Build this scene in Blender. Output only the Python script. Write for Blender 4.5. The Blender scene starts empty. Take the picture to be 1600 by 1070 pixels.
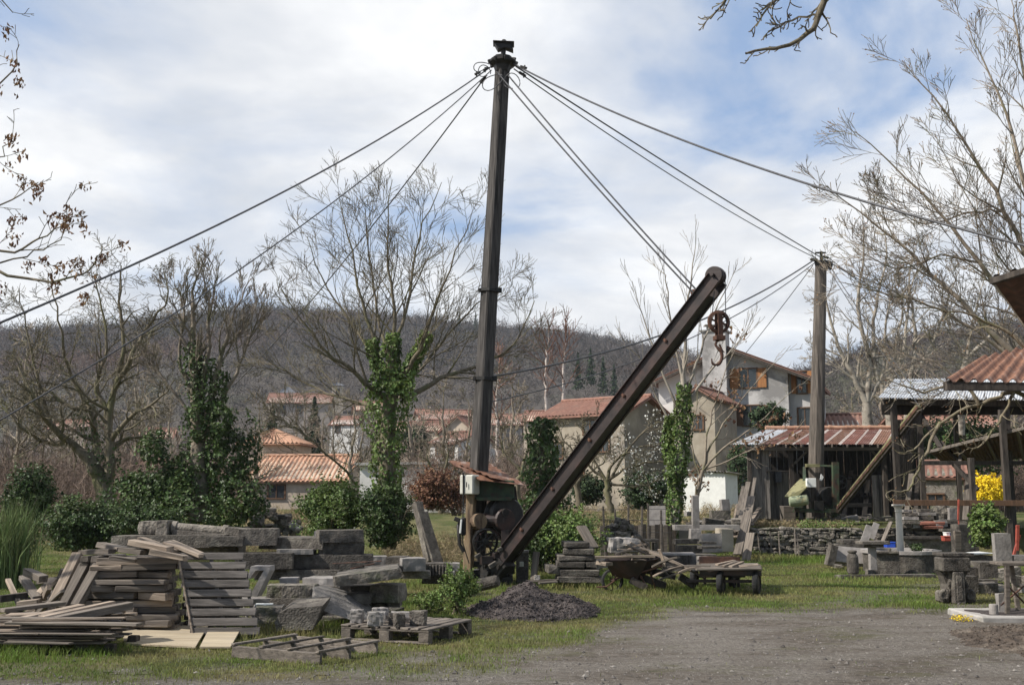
import bpy, math, random
import numpy as np
from mathutils import Vector, Matrix, noise as mnoise
random.seed(7); RNG = np.random.default_rng(7)
C = bpy.context.scene
COL = C.collection
# ---------------------------------------------------------------- camera
F = 1700.0; HOR = 780.0; EYE = 1.6
PITCH = math.atan((HOR - 535.0) / F)
cam = bpy.data.objects.new('camera', bpy.data.cameras.new('camera'))
COL.objects.link(cam)
cam.data.lens = 36.0 * F / 1600.0; cam.data.sensor_width = 36.0
cam.data.clip_start = 0.1; cam.data.clip_end = 5000
cam.location = (0, 0, EYE); cam.rotation_euler = (math.pi / 2 + PITCH, 0, 0)
C.camera = cam
# ---------------------------------------------------------------- sky, clouds, sun
SUN = Vector((-0.95, -0.30, 0.0)).normalized()
SUN_EL = math.radians(43)
SUNV = Vector((SUN.x * math.cos(SUN_EL), SUN.y * math.cos(SUN_EL), math.sin(SUN_EL)))
world = bpy.data.worlds.new('World'); C.world = world; world.use_nodes = True
nt = world.node_tree; N = nt.nodes; L = nt.links
bg = N['Background']; bg.inputs[1].default_value = 0.1
sky = N.new('ShaderNodeTexSky'); sky.sky_type = 'NISHITA'; sky.sun_disc = False
sky.sun_elevation = SUN_EL; sky.sun_rotation = math.atan2(SUN.x, SUN.y)
sky.air_density = 1.0; sky.dust_density = 1.2; sky.ozone_density = 1.5
tc = N.new('ShaderNodeTexCoord'); sep = N.new('ShaderNodeSeparateXYZ'); L.new(tc.outputs['Generated'], sep.inputs[0])
def wm(op, a, b=None, clamp=False):
    n = N.new('ShaderNodeMath'); n.operation = op; n.use_clamp = clamp
    for i, q in enumerate((a, b)):
        if q is None: continue
        if isinstance(q, (int, float)): n.inputs[i].default_value = q
        else: L.new(q, n.inputs[i])
    return n.outputs[0]
zz = wm('ADD', wm('MAXIMUM', sep.outputs[2], 0.0), 0.22)
comb = N.new('ShaderNodeCombineXYZ'); L.new(wm('DIVIDE', sep.outputs[0], zz), comb.inputs[0]); L.new(wm('DIVIDE', sep.outputs[1], zz), comb.inputs[1])
comb.inputs[2].default_value = 0.0
def wnoise(scale, detail, rough, off, dist=0.0):
    mp = N.new('ShaderNodeMapping'); mp.inputs['Location'].default_value = off; L.new(comb.outputs[0], mp.inputs[0])
    n = N.new('ShaderNodeTexNoise'); n.inputs['Scale'].default_value = scale; n.inputs['Detail'].default_value = detail
    n.inputs['Roughness'].default_value = rough; n.inputs['Distortion'].default_value = dist
    L.new(mp.outputs[0], n.inputs['Vector']); return n.outputs['Fac']
def wramp(fac, stops):
    r = N.new('ShaderNodeValToRGB'); L.new(fac, r.inputs[0]); e = r.color_ramp.elements
    while len(e) < len(stops): e.new(0.5)
    for el, (p, c) in zip(e, stops): el.position = p; el.color = (*c, 1)
    return r.outputs[0]
CLOUD_OFF = (3.7, 1.35, 0.0)
cover = wnoise(1.35, 9, 0.55, CLOUD_OFF, 0.35)
back = wm('MULTIPLY', wm('MULTIPLY', sep.outputs[1], -1.0), 1.6, True)   # unseen sky behind the camera made clearer and darker to cut fill light
cov = wramp(wm('SUBTRACT', cover, wm('MULTIPLY', back, 0.25)), [(0.34, (0, 0, 0)), (0.44, (.72,) * 3), (0.53, (1, 1, 1))])
shade = wnoise(2.3, 9, 0.55, (1.2, 5.1, 0), 0.2)
ccol = wramp(shade, [(0.30, (5.7, 6.1, 6.75)), (0.46, (7.3, 7.5, 7.85)), (0.62, (9.3, 9.35, 9.4))])
skyc = N.new('ShaderNodeMix'); skyc.data_type = 'RGBA'; skyc.blend_type = 'MIX'; skyc.inputs[0].default_value = 0.5
L.new(sky.outputs[0], skyc.inputs[6]); skyc.inputs[7].default_value = (4.2, 5.8, 8.8, 1)
L.new(wm('MULTIPLY', wm('SUBTRACT', 1.0, back), 0.5), skyc.inputs[0])
mixc = N.new('ShaderNodeMix'); mixc.data_type = 'RGBA'
L.new(cov, mixc.inputs[0]); L.new(skyc.outputs[2], mixc.inputs[6]); L.new(ccol, mixc.inputs[7])
L.new(mixc.outputs[2], bg.inputs[0])
sun = bpy.data.objects.new('sun', bpy.data.lights.new('sun', 'SUN')); COL.objects.link(sun)
sun.data.energy = 5.0; sun.data.angle = math.radians(0.5); sun.data.color = (1.0, 0.95, 0.88)
sun.rotation_euler = (-SUNV).to_track_quat('-Z', 'Y').to_euler(); sun.location = (-30, 5, 40)
C.view_settings.view_transform = 'Standard'; C.view_settings.look = 'None'
C.view_settings.exposure = 0.2; C.view_settings.gamma = 1.0
C.cycles.max_bounces = 6; C.cycles.diffuse_bounces = 3; C.cycles.transparent_max_bounces = 6
# ---------------------------------------------------------------- helpers
def W(px, py, Y):
    "point at forward distance Y whose sight line crosses photo pixel (px, py)"
    c, s = math.cos(PITCH), math.sin(PITCH)
    a = px - 800.0; b = 535.0 - py
    d = Vector((a, F * c - b * s, F * s + b * c))
    return Vector((0, 0, EYE)) + d * (Y / d.y)
def ZP(py, Y): return W(800, py, Y).z
def XP(px, Y, py=780): return W(px, py, Y).x
def GY(py, z=0.0):
    d = W(800, py, 1.0); return (z - EYE) / (d.z - EYE)
def G(px, py, z=0.0): return W(px, py, GY(py, z))
def V(*a): return Vector(a)
def nz(x, y, z=0.0): return mnoise.noise((x, y, z))
def fbm(x, y, z=0.0, o=4):
    a = 0; k = 1; t = 0
    for i in range(o): a += k * mnoise.noise((x * 2**i, y * 2**i, z + 7.1 * i)); t += k; k *= .5
    return a / t
def rotm(rz=0, rx=0, ry=0):
    return np.array((Matrix.Rotation(rz, 3, 'Z') @ Matrix.Rotation(ry, 3, 'Y') @ Matrix.Rotation(rx, 3, 'X')))
# chamfered box topology
_CS = [(sx, sy, sz) for sx in (-1, 1) for sy in (-1, 1) for sz in (-1, 1)]
def _ctopo():
    f = []
    idx = {c: i for i, c in enumerate(_CS)}
    P = np.array([[(c[k] * (1 if k == a else .9)) for k in range(3)] for c in _CS for a in range(3)])
    def fix(q):
        p = P[q]; n = np.cross(p[1] - p[0], p[2] - p[0])
        return q if np.dot(n, p.mean(0)) > 0 else q[::-1]
    quads, tris = [], []
    for a in range(3):
        o = [k for k in range(3) if k != a]
        for s in (-1, 1):
            q = []
            for u, v in ((-1, -1), (1, -1), (1, 1), (-1, 1)):
                c = [0, 0, 0]; c[a] = s; c[o[0]] = u; c[o[1]] = v; q.append(idx[tuple(c)] * 3 + a)
            quads.append(fix(q))
        for u in (-1, 1):
            for v in (-1, 1):
                c0 = [0, 0, 0]; c0[a] = -1; c0[o[0]] = u; c0[o[1]] = v; c1 = list(c0); c1[a] = 1
                i0, i1 = idx[tuple(c0)], idx[tuple(c1)]
                quads.append(fix([i0 * 3 + o[0], i1 * 3 + o[0], i1 * 3 + o[1], i0 * 3 + o[1]]))
    for c in _CS:
        i = idx[c]; tris.append(fix([i * 3, i * 3 + 1, i * 3 + 2]))
    return np.array(quads), np.array(tris)
_CQ, _CT = _ctopo()
def arr(p): return np.array(tuple(p), dtype=float)
class MB:
    def __init__(s): s.v = []; s.f = []; s.n = 0
    def add(s, v, f, mi=0, smooth=False):
        v = np.asarray(v, dtype=float).reshape(-1, 3)
        for ff in (f if isinstance(f, list) else [f]):
            ff = np.asarray(ff, dtype=np.int64)
            if len(ff): s.f.append((ff + s.n, mi, smooth))
        s.v.append(v); s.n += len(v); return s
    def box(s, c, size, rz=0, rx=0, ry=0, bev=.008, jit=0.0, mi=0, R=None):
        h = np.array(size, dtype=float) / 2; b = min(bev, h.min() * .45)
        P = np.array([[(cc[k] * (h[k] if k == a else h[k] - b)) for k in range(3)] for cc in _CS for a in range(3)])
        if jit:
            J = RNG.uniform(-jit, jit, (8, 3)); P = P + np.repeat(J, 3, axis=0)
        if R is None: R = rotm(rz, rx, ry)
        return s.add(P @ R.T + arr(c), [_CQ, _CT], mi)
    def bar(s, a, b, w, h, bev=.005, mi=0, roll=0, up=(0, 0, 1), jit=0):
        "box beam from a to b; w sideways, h along up"
        a = Vector(a); b = Vector(b); t = (b - a); Ln = t.length; t.normalize()
        sd = t.cross(Vector(up)); 
        if sd.length < 1e-4: sd = Vector((1, 0, 0))
        sd.normalize(); u = sd.cross(t)
        if roll: q = Matrix.Rotation(roll, 3, t); sd = q @ sd; u = q @ u
        R = np.array([list(t), list(sd), list(u)]).T
        return s.box((a + b) / 2, (Ln, w, h), R=R, bev=bev, mi=mi, jit=jit)
    def tube(s, pts, r, n=8, mi=0, cap=True, smooth=True):
        pts = np.array([tuple(p) for p in pts], dtype=float)
        r = np.full(len(pts), r) if np.isscalar(r) else np.array(r, dtype=float)
        v, f = tubes_np(pts[None], r[None], n); s.add(v, f, mi, smooth)
        if cap:
            k = len(pts); s.add(v[:n], np.array([list(range(n))[::-1]]), mi); s.add(v[(k - 1) * n:k * n], np.array([list(range(n))]), mi)
        return s
    def lathe(s, c, prof, n=16, mi=0, axis=None, smooth=False):
        "profile [(r, h)] around z (or the axis) at c"
        v = []; ax = Vector(axis).normalized() if axis is not None else Vector((0, 0, 1))
        q = Vector((0, 0, 1)).rotation_difference(ax)
        for r, h in prof:
            for i in range(n):
                t = 2 * math.pi * i / n; v.append(Vector(c) + q @ Vector((r * math.cos(t), r * math.sin(t), h)))
        m = len(prof); f = [[j * n + i, j * n + (i + 1) % n, (j + 1) * n + (i + 1) % n, (j + 1) * n + i] for j in range(m - 1) for i in range(n)]
        s.add([tuple(p) for p in v], np.array(f), mi, smooth)
        s.add([tuple(p) for p in v[:n]], np.array([list(range(n))[::-1]]), mi); s.add([tuple(p) for p in v[-n:]], np.array([list(range(n))]), mi)
        return s
    def rock(s, c, size, rz=0, rx=0, ry=0, amt=.12, cuts=6, seed=None, mi=0, boxy=.75, smooth=False):
        seed = random.random() * 100 if seed is None else seed
        g = np.linspace(-1, 1, cuts + 1); vs = []; fs = []; k = 0; h = np.array(size) / 2
        for a in range(3):
            for sg in (-1, 1):
                for u in g:
                    for v in g:
                        p = [0, 0, 0]; p[a] = sg; p[(a + 1) % 3] = u; p[(a + 2) % 3] = v; vs.append(p)
                m = cuts + 1
                for i in range(cuts):
                    for j in range(cuts):
                        q = [k + i * m + j, k + (i + 1) * m + j, k + (i + 1) * m + j + 1, k + i * m + j + 1]
                        fs.append(q if sg > 0 else q[::-1])
                k += m * m
        P = np.array(vs, dtype=float); ln = np.linalg.norm(P, axis=1, keepdims=True)
        P = P * boxy + (P / ln * 1.15) * (1 - boxy)
        mx = max(size)
        for i, p in enumerate(P):
            q = p * h / mx * 3
            d = fbm(q[0] * 1.6 + seed, q[1] * 1.6, q[2] * 1.6 + seed, 3)
            P[i] = p * h * (1 + amt * d * 2.2)
        R = rotm(rz, rx, ry)
        return s.add(P @ R.T + arr(c), np.array(fs), mi, smooth)
    def corr(s, a, b, c, d, waves, amp, rows=2, mi=0, sag=0.0, both=False):
        "corrugated sheet: a-b is the eave, d-c the ridge; waves run along a-b"
        a, b, c, d = [arr(p) for p in (a, b, c, d)]
        nu = waves * 6; up = np.cross(b - a, d - a); up /= np.linalg.norm(up)
        if up[2] < 0: up = -up
        U = np.linspace(0, 1, nu + 1); T = np.linspace(0, 1, rows + 1); vs = []
        for t in T:
            for u in U:
                p = (a * (1 - u) + b * u) * (1 - t) + (d * (1 - u) + c * u) * t
                vs.append(p + up * (amp * math.sin(u * waves * 2 * math.pi)) + np.array([0, 0, -sag * math.sin(math.pi * u)]))
        m = nu + 1
        f = [[j * m + i, j * m + i + 1, (j + 1) * m + i + 1, (j + 1) * m + i] for j in range(rows) for i in range(nu)]
        vs = np.array(vs); s.add(vs, np.array(f), mi, True)
        if both: s.add(vs - up * .012, np.array(f)[:, ::-1], mi, True)
        return s
    def prism(s, poly, off, mi=0):
        "polygon (3D points) extruded by the vector off"
        p = np.array([tuple(q) for q in poly]); n = len(p); o = arr(off)
        nrm = np.zeros(3)
        for i in range(n): nrm += np.cross(p[i], p[(i + 1) % n])
        if np.dot(nrm, o) > 0: p = p[::-1]
        v = np.vstack([p, p + o])
        f = [np.array([list(range(n))]), np.array([list(range(2 * n - 1, n - 1, -1))]),
             np.array([[(i + 1) % n, i, n + i, n + (i + 1) % n] for i in range(n)])]
        return s.add(v, f, mi)
    def build(s, name, mats, parent=None, origin=None, **tags):
        v = np.vstack(s.v)
        if parent is not None: org = np.array(tuple(world_loc(parent)))
        elif origin is not None: org = arr(origin)
        else:
            lo, hi = v.min(0), v.max(0); org = np.array([(lo[0] + hi[0]) / 2, (lo[1] + hi[1]) / 2, lo[2]])
        me = bpy.data.meshes.new(name); me.vertices.add(len(v)); me.vertices.foreach_set('co', (v - org).astype(np.float32).ravel())
        tot = sum(f.size for f, _, _ in s.f); nf = sum(len(f) for f, _, _ in s.f)
        me.loops.add(tot); me.polygons.add(nf)
        me.loops.foreach_set('vertex_index', np.concatenate([f.ravel() for f, _, _ in s.f]).astype(np.int32))
        sizes = np.concatenate([np.full(len(f), f.shape[1]) for f, _, _ in s.f])
        st = np.concatenate([[0], np.cumsum(sizes)[:-1]]).astype(np.int32)
        me.polygons.foreach_set('loop_start', st)
        me.polygons.foreach_set('material_index', np.concatenate([np.full(len(f), m) for f, m, _ in s.f]).astype(np.int32))
        me.polygons.foreach_set('use_smooth', np.concatenate([np.full(len(f), sm) for f, _, sm in s.f]).astype(bool))
        me.update(calc_edges=True); me.validate()
        for m in (mats if isinstance(mats, (list, tuple)) else [mats]): me.materials.append(m)
        o = bpy.data.objects.new(name, me); COL.objects.link(o)
        if parent is None: o.location = org
        else: o.parent = parent
        for k, q in tags.items():
            if q is not None: o[k] = q
        return o
def world_loc(o):
    p = Vector((0, 0, 0))
    while o is not None: p += Vector(o.location); o = o.parent
    return p
def tubes_np(P, R, n):
    "P (m,k,3) chains, R (m,k) radii -> verts, quads"
    m, k, _ = P.shape
    T = np.empty_like(P); T[:, 1:-1] = P[:, 2:] - P[:, :-2]; T[:, 0] = P[:, 1] - P[:, 0]; T[:, -1] = P[:, -1] - P[:, -2]
    T /= (np.linalg.norm(T, axis=2, keepdims=True) + 1e-9)
    mean = P[:, -1] - P[:, 0]; mean /= (np.linalg.norm(mean, axis=1, keepdims=True) + 1e-9)
    ref = np.where(np.abs(mean[:, 2:3]) > .8, np.array([[1., 0, 0]]), np.array([[0, 0, 1.]]))[:, None, :]
    A = np.cross(T, np.broadcast_to(ref, T.shape)); A /= (np.linalg.norm(A, axis=2, keepdims=True) + 1e-9)
    B = np.cross(A, T)
    t = np.arange(n) * 2 * np.pi / n
    v = P[:, :, None, :] + R[:, :, None, None] * (A[:, :, None, :] * np.cos(t)[None, None, :, None] + B[:, :, None, :] * np.sin(t)[None, None, :, None])
    ci = np.arange(m)[:, None, None] * (k * n); ji = np.arange(k - 1)[None, :, None] * n; ii = np.arange(n)[None, None, :]; i2 = (ii + 1) % n
    f = np.stack([ci + ji + ii, ci + ji + n + ii, ci + ji + n + i2, ci + ji + i2], axis=-1).reshape(-1, 4)
    return v.reshape(-1, 3), f[:, ::-1]
def add_chains(mb, chains, mi=0):
    g = {}
    for p, r in chains:
        rm = max(r); n = 8 if rm > .07 else (5 if rm > .02 else 3)
        g.setdefault((len(p), n), []).append((p, r))
    for (k, n), L_ in g.items():
        P = np.array([[tuple(q) for q in p] for p, _ in L_]); R = np.array([r for _, r in L_])
        v, f = tubes_np(P, R, n); mb.add(v, f, mi, n > 3)
def leaves(mb, C_, size, nrm=None, mi=0, aspect=.8, fold=.25, var=.4, down=False):
    "one small folded leaf of two faces at each point"
    C_ = np.asarray(C_); n = len(C_)
    if n == 0: return
    a = RNG.normal(size=(n, 3)) if nrm is None else np.asarray(nrm) + RNG.normal(size=(n, 3)) * .6
    a /= np.linalg.norm(a, axis=1, keepdims=True) + 1e-9
    b = RNG.normal(size=(n, 3))
    if down: b = b * .35 + np.array([0, 0, -1.])
    b -= a * (a * b).sum(1, keepdims=True); b /= np.linalg.norm(b, axis=1, keepdims=True) + 1e-9
    c = np.cross(a, b); s = (size * (1 + RNG.uniform(-var, var, n)))[:, None]
    v = np.stack([C_ - b * s * .5, C_ + c * s * .5 * aspect + a * s * fold, C_ + b * s * .5, C_ - c * s * .5 * aspect + a * s * fold], axis=1).reshape(-1, 3)
    k = np.arange(n)[:, None] * 4
    mb.add(v, np.vstack([k + np.array([[0, 1, 2]]), k + np.array([[0, 2, 3]])]), mi)
def blob(c, rad, n, hollow=.55, seed=0.0, lump=.55):
    "points through an uneven, gappy ellipsoid, denser towards its outside; returns points, outward normals"
    c = arr(c); rad = np.array(rad, dtype=float)
    d = RNG.normal(size=(n, 3)); d /= np.linalg.norm(d, axis=1, keepdims=True)
    rr = RNG.uniform(hollow ** 3, 1, n) ** (1 / 3)
    L_ = np.array([mnoise.noise((q[0] * 2.3 + seed, q[1] * 2.3, q[2] * 2.3 + seed)) + .5 * mnoise.noise((q[0] * 5 + seed, q[1] * 5, q[2] * 5)) for q in d])
    P = c + d * rad * (rr * (1 + lump * L_))[:, None]
    keep = np.array([mnoise.noise((p[0] * 2.8 + seed, p[1] * 2.8, p[2] * 2.8)) for p in P]) > RNG.uniform(-.35, .02, n)
    return P[keep], d[keep]
def thing(name, label, cat, loc, group=None, kind=None):
    o = bpy.data.objects.new(name, None); COL.objects.link(o); o.empty_display_size = .2
    o.location = loc; o['label'] = label; o['category'] = cat
    if group: o['group'] = group
    if kind: o['kind'] = kind
    return o
def T(label, cat, group=None):
    d = dict(label=label, category=cat)
    if group: d['group'] = group
    return d
# ---------------------------------------------------------------- materials
def hexc(h):
    v = [int(h[i:i + 2], 16) / 255 for i in (0, 2, 4)]
    return tuple(x / 12.92 if x < .04 else ((x + .055) / 1.055) ** 2.4 for x in v)
def mat(name, c1, c2, scale=6, rough=.85, bump=.4, stretch=(1, 1, 1), c3=None, s3=1.2, t3=(.5, .62), metal=0, rnd=.25, detail=6, bdist=.02, spec=.3, trans=0, hue=0.0):
    m = bpy.data.materials.new(name); m.use_nodes = True; n = m.node_tree.nodes; l = m.node_tree.links
    p = n['Principled BSDF']; p.inputs['Roughness'].default_value = rough; p.inputs['Metallic'].default_value = metal
    p.inputs['Specular IOR Level'].default_value = spec
    tcn = n.new('ShaderNodeTexCoord'); mp = n.new('ShaderNodeMapping'); l.new(tcn.outputs['Object'], mp.inputs[0]); mp.inputs['Scale'].default_value = stretch
    oi = n.new('ShaderNodeObjectInfo')
    off = n.new('ShaderNodeVectorMath'); off.operation = 'ADD'; l.new(mp.outputs[0], off.inputs[0])
    sc = n.new('ShaderNodeVectorMath'); sc.operation = 'SCALE'; sc.inputs[3].default_value = 37.0
    cb = n.new('ShaderNodeCombineXYZ'); l.new(oi.outputs['Random'], cb.inputs[0]); l.new(oi.outputs['Random'], cb.inputs[1]); l.new(cb.outputs[0], sc.inputs[0]); l.new(sc.outputs[0], off.inputs[1])
    nn = n.new('ShaderNodeTexNoise'); nn.inputs['Scale'].default_value = scale; nn.inputs['Detail'].default_value = detail; nn.inputs['Roughness'].default_value = .62
    l.new(off.outputs[0], nn.inputs['Vector'])
    r = n.new('ShaderNodeValToRGB'); l.new(nn.outputs['Fac'], r.inputs[0]); e = r.color_ramp.elements
    e[0].position = .32; e[0].color = (*c1, 1); e[1].position = .68; e[1].color = (*c2, 1)
    out = r.outputs[0]
    if c3 is not None:
        n3 = n.new('ShaderNodeTexNoise'); n3.inputs['Scale'].default_value = s3; n3.inputs['Detail'].default_value = 7; n3.inputs['Roughness'].default_value = .65
        l.new(off.outputs[0], n3.inputs['Vector'])
        r3 = n.new('ShaderNodeValToRGB'); l.new(n3.outputs['Fac'], r3.inputs[0]); r3.color_ramp.elements[0].position = t3[0]; r3.color_ramp.elements[1].position = t3[1]
        mx = n.new('ShaderNodeMix'); mx.data_type = 'RGBA'; l.new(r3.outputs[0], mx.inputs[0]); l.new(out, mx.inputs[6]); mx.inputs[7].default_value = (*c3, 1); out = mx.outputs[2]
    hs = n.new('ShaderNodeHueSaturation'); l.new(out, hs.inputs['Color'])
    mr = n.new('ShaderNodeMapRange'); l.new(oi.outputs['Random'], mr.inputs[0]); mr.inputs[3].default_value = 1 - rnd; mr.inputs[4].default_value = 1 + rnd
    l.new(mr.outputs[0], hs.inputs['Value'])
    if hue:
        geo = n.new('ShaderNodeNewGeometry'); mr2 = n.new('ShaderNodeMapRange'); l.new(geo.outputs['Random Per Island'], mr2.inputs[0]); mr2.inputs[3].default_value = .5 - hue; mr2.inputs[4].default_value = .5 + hue
        l.new(mr2.outputs[0], hs.inputs['Hue'])
        mr3 = n.new('ShaderNodeMapRange'); l.new(geo.outputs['Random Per Island'], mr3.inputs[0]); mr3.inputs[3].default_value = .55; mr3.inputs[4].default_value = 1.45
        ml = n.new('ShaderNodeMath'); ml.operation = 'MULTIPLY'; l.new(mr.outputs[0], ml.inputs[0]); l.new(mr3.outputs[0], ml.inputs[1]); l.new(ml.outputs[0], hs.inputs['Value'])
    l.new(hs.outputs[0], p.inputs['Base Color'])
    if bump:
        nb = n.new('ShaderNodeTexNoise'); nb.inputs['Scale'].default_value = scale * 4; nb.inputs['Detail'].default_value = 5; l.new(off.outputs[0], nb.inputs['Vector'])
        b = n.new('ShaderNodeBump'); b.inputs['Strength'].default_value = bump; b.inputs['Distance'].default_value = bdist; l.new(nb.outputs['Fac'], b.inputs['Height']); l.new(b.outputs[0], p.inputs['Normal'])
    if trans:
        tr = n.new('ShaderNodeBsdfTranslucent'); l.new(hs.outputs[0], tr.inputs[0]); ms = n.new('ShaderNodeMixShader'); ms.inputs[0].default_value = trans
        l.new(p.outputs[0], ms.inputs[1]); l.new(tr.outputs[0], ms.inputs[2]); l.new(ms.outputs[0], n['Material Output'].inputs[0])
    return m
m_wood = mat('weathered_wood', (.08, .067, .055), (.225, .19, .155), 5, stretch=(.35, 5, 5), c3=(.11, .095, .085), s3=2.0, t3=(.52, .7), rnd=.3)
m_woodv = mat('weathered_wood_upright', (.13, .115, .10), (.30, .27, .24), 5, stretch=(5, 5, .35), c3=(.06, .055, .05), s3=1.5, rnd=.25)
m_woodtan = mat('sawn_wood', (.19, .148, .113), (.41, .33, .255), 5, stretch=(.4, 4, 4), c3=(.12, .098, .078), s3=2, rnd=.25)
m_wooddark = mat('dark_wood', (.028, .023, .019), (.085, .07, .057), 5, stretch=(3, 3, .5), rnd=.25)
m_woodpost = mat('rusty_painted_post', (.20, .13, .07), (.40, .31, .20), 5, stretch=(3, 3, .6), c3=(.09, .06, .04), s3=2.5, t3=(.45, .6))
m_woodgrey = mat('grey_slats', (.075, .067, .06), (.19, .168, .15), 5, stretch=(.35, 5, 5), c3=(.05, .045, .04), s3=2.0, t3=(.52, .7), rnd=.2)
m_ply = mat('plywood', (.30, .245, .17), (.44, .37, .26), 3, stretch=(.5, 3, 3), rnd=.15, bump=.15, c3=(.33, .28, .21), s3=1)
m_stone = mat('andesite', (.058, .050, .042), (.138, .121, .102), 11, c3=(.25, .225, .185), s3=3.2, t3=(.52, .72), rnd=.33, bump=.9, bdist=.03)
m_stonelt = mat('pale_stone', (.22, .20, .185), (.33, .305, .28), 7, c3=(.15, .138, .12), s3=1.8, t3=(.5, .7), rnd=.15)
m_stonerough = mat('rough_stone', (.095, .083, .070), (.27, .24, .20), 6, c3=(.10, .105, .06), s3=2.2, t3=(.52, .66), rnd=.2, bump=.9, bdist=.04)
m_stoneface = mat('split_stone', (.13, .12, .11), (.28, .26, .235), 18, rnd=.15, bump=1.0, bdist=.03)
m_conc = mat('concrete', (.30, .28, .26), (.42, .40, .37), 3, c3=(.22, .21, .18), s3=1.2, rnd=.12)
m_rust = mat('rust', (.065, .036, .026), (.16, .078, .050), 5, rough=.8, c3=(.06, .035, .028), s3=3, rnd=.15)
m_rustroof = mat('rusty_sheet', (.10, .046, .030), (.27, .135, .08), 3, rough=.75, stretch=(3.5, .6, 1), c3=(.36, .29, .25), s3=1.6, t3=(.56, .70), rnd=.12, bump=.1)
m_rustred = mat('rusty_red_sheet', (.09, .034, .026), (.22, .085, .056), 3, rough=.7, c3=(.34, .25, .21), s3=2.6, t3=(.55, .70), rnd=.2, bump=.1)
m_zinc = mat('zinc_sheet', (.42, .43, .44), (.62, .63, .64), 3, rough=.55, metal=.1, c3=(.34, .30, .27), s3=1.8, t3=(.58, .75), rnd=.1, bump=.05)
m_asb = mat('fibre_cement', (.30, .28, .25), (.44, .41, .37), 4, rnd=.1)
m_steel = mat('rusted_steel', (.022, .017, .0155), (.055, .037, .032), 3, rough=.5, c3=(.09, .045, .035), s3=1.4, t3=(.52, .70), rnd=.05, bump=.15, metal=.2, spec=.5)
m_steelred = mat('red_oxide_steel', (.14, .055, .045), (.24, .10, .085), 3, rough=.5, c3=(.08, .04, .035), s3=1.6, rnd=.05, bump=.15)
m_black = mat('greasy_black_metal', (.012, .011, .01), (.04, .036, .032), 8, rough=.5, rnd=.2, bump=.2)
m_cable = mat('wire_rope', (.045, .045, .048), (.10, .10, .105), 20, rough=.5, rnd=.1, bump=0, metal=.3)
m_mast = mat('mast_timber', (.024, .021, .019), (.11, .10, .092), 4, stretch=(6, 6, .35), c3=(.022, .02, .018), s3=2.2, t3=(.5, .64), rnd=.05, bump=.6)
m_mast2 = mat('pole_timber', (.06, .05, .042), (.175, .148, .122), 4, stretch=(6, 6, .3), c3=(.06, .05, .042), s3=1.4, rnd=.05, bump=.6)
m_yel = mat('yellow_green_paint', (.16, .15, .075), (.33, .31, .16), 4, c3=(.12, .10, .05), s3=4, t3=(.5, .62), rough=.6, rnd=.1)
m_green = mat('dark_green_paint', (.026, .042, .026), (.06, .085, .045), 5, c3=(.06, .035, .025), s3=4, rough=.6, rnd=.1)
m_cyl = mat('pale_green_paint', (.22, .26, .16), (.33, .36, .24), 5, c3=(.3, .26, .14), s3=3, rnd=.1)
m_white = mat('white_paint', (.66, .66, .62), (.78, .78, .74), 4, c3=(.5, .48, .42), s3=2, t3=(.55, .8), rnd=.06, bump=.05)
m_box = mat('cream_enamel', (.50, .49, .42), (.62, .61, .54), 4, c3=(.3, .25, .18), s3=3, t3=(.6, .8), rnd=.05, rough=.5, bump=.05)
m_rubber = mat('rubber', (.018, .018, .018), (.035, .034, .032), 10, rough=.8, rnd=.1)
m_blue = mat('blue_plastic', (.02, .06, .38), (.03, .09, .48), 4, rough=.4, rnd=.1, bump=0)
m_redp = mat('red_paint', (.26, .05, .035), (.38, .09, .055), 4, rough=.5, rnd=.1, bump=0)
m_redslab = mat('red_slab', (.26, .10, .07), (.38, .17, .12), 6, rnd=.15)
m_glass = mat('window_glass', (.02, .025, .03), (.05, .055, .06), 2, rough=.12, rnd=.1, bump=0, spec=.6)
m_shut = mat('orange_shutter', (.30, .13, .05), (.42, .20, .08), 4, stretch=(6, 6, .6), rnd=.12)
m_shutd = mat('brown_shutter', (.10, .06, .035), (.18, .10, .06), 4, stretch=(6, 6, .6), rnd=.12)
m_plgrey = mat('grey_render', (.43, .415, .395), (.55, .53, .505), 1.6, c3=(.24, .23, .22), s3=.5, rnd=.05, bump=.5)
m_pltan = mat('old_tan_render', (.29, .245, .185), (.42, .37, .29), 1.6, c3=(.24, .21, .175), s3=.45, t3=(.48, .62), rnd=.06, bump=.6)
m_plcream = mat('cream_render', (.52, .43, .33), (.62, .52, .40), 1.2, c3=(.42, .34, .26), s3=.4, rnd=.08, bump=.2)
m_plwhite = mat('white_render', (.56, .54, .50), (.70, .68, .64), 1.3, c3=(.42, .40, .35), s3=.8, t3=(.56, .7), rnd=.06, bump=.3)
m_plpink = mat('stone_render', (.34, .29, .25), (.46, .40, .34), 1.5, c3=(.26, .23, .2), s3=.5, rnd=.1, bump=.3)
m_tileor = mat('orange_tile', (.34, .185, .12), (.50, .30, .20), 3.5, c3=(.30, .19, .12), s3=2.5, t3=(.52, .7), rnd=.08, bump=.4)
m_tilered = mat('red_tile', (.17, .085, .062), (.28, .15, .11), 3, c3=(.20, .12, .09), s3=1.2, rnd=.15, bump=.4)
m_slate = mat('slate', (.10, .105, .12), (.18, .185, .2), 4, rnd=.1)
m_bark = mat('bark', (.09, .075, .05), (.215, .18, .125), 7, stretch=(2, 2, .6), c3=(.13, .125, .06), s3=1.6, t3=(.5, .64), rnd=.15, bump=.6)
m_barklt = mat('pale_bark', (.26, .225, .18), (.44, .39, .32), 5, c3=(.12, .10, .08), s3=2.5, rnd=.12, bump=.4)
m_barkgrey = mat('grey_brown_bark', (.16, .13, .10), (.33, .275, .21), 6, c3=(.15, .14, .08), s3=2, rnd=.12, bump=.4)
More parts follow.
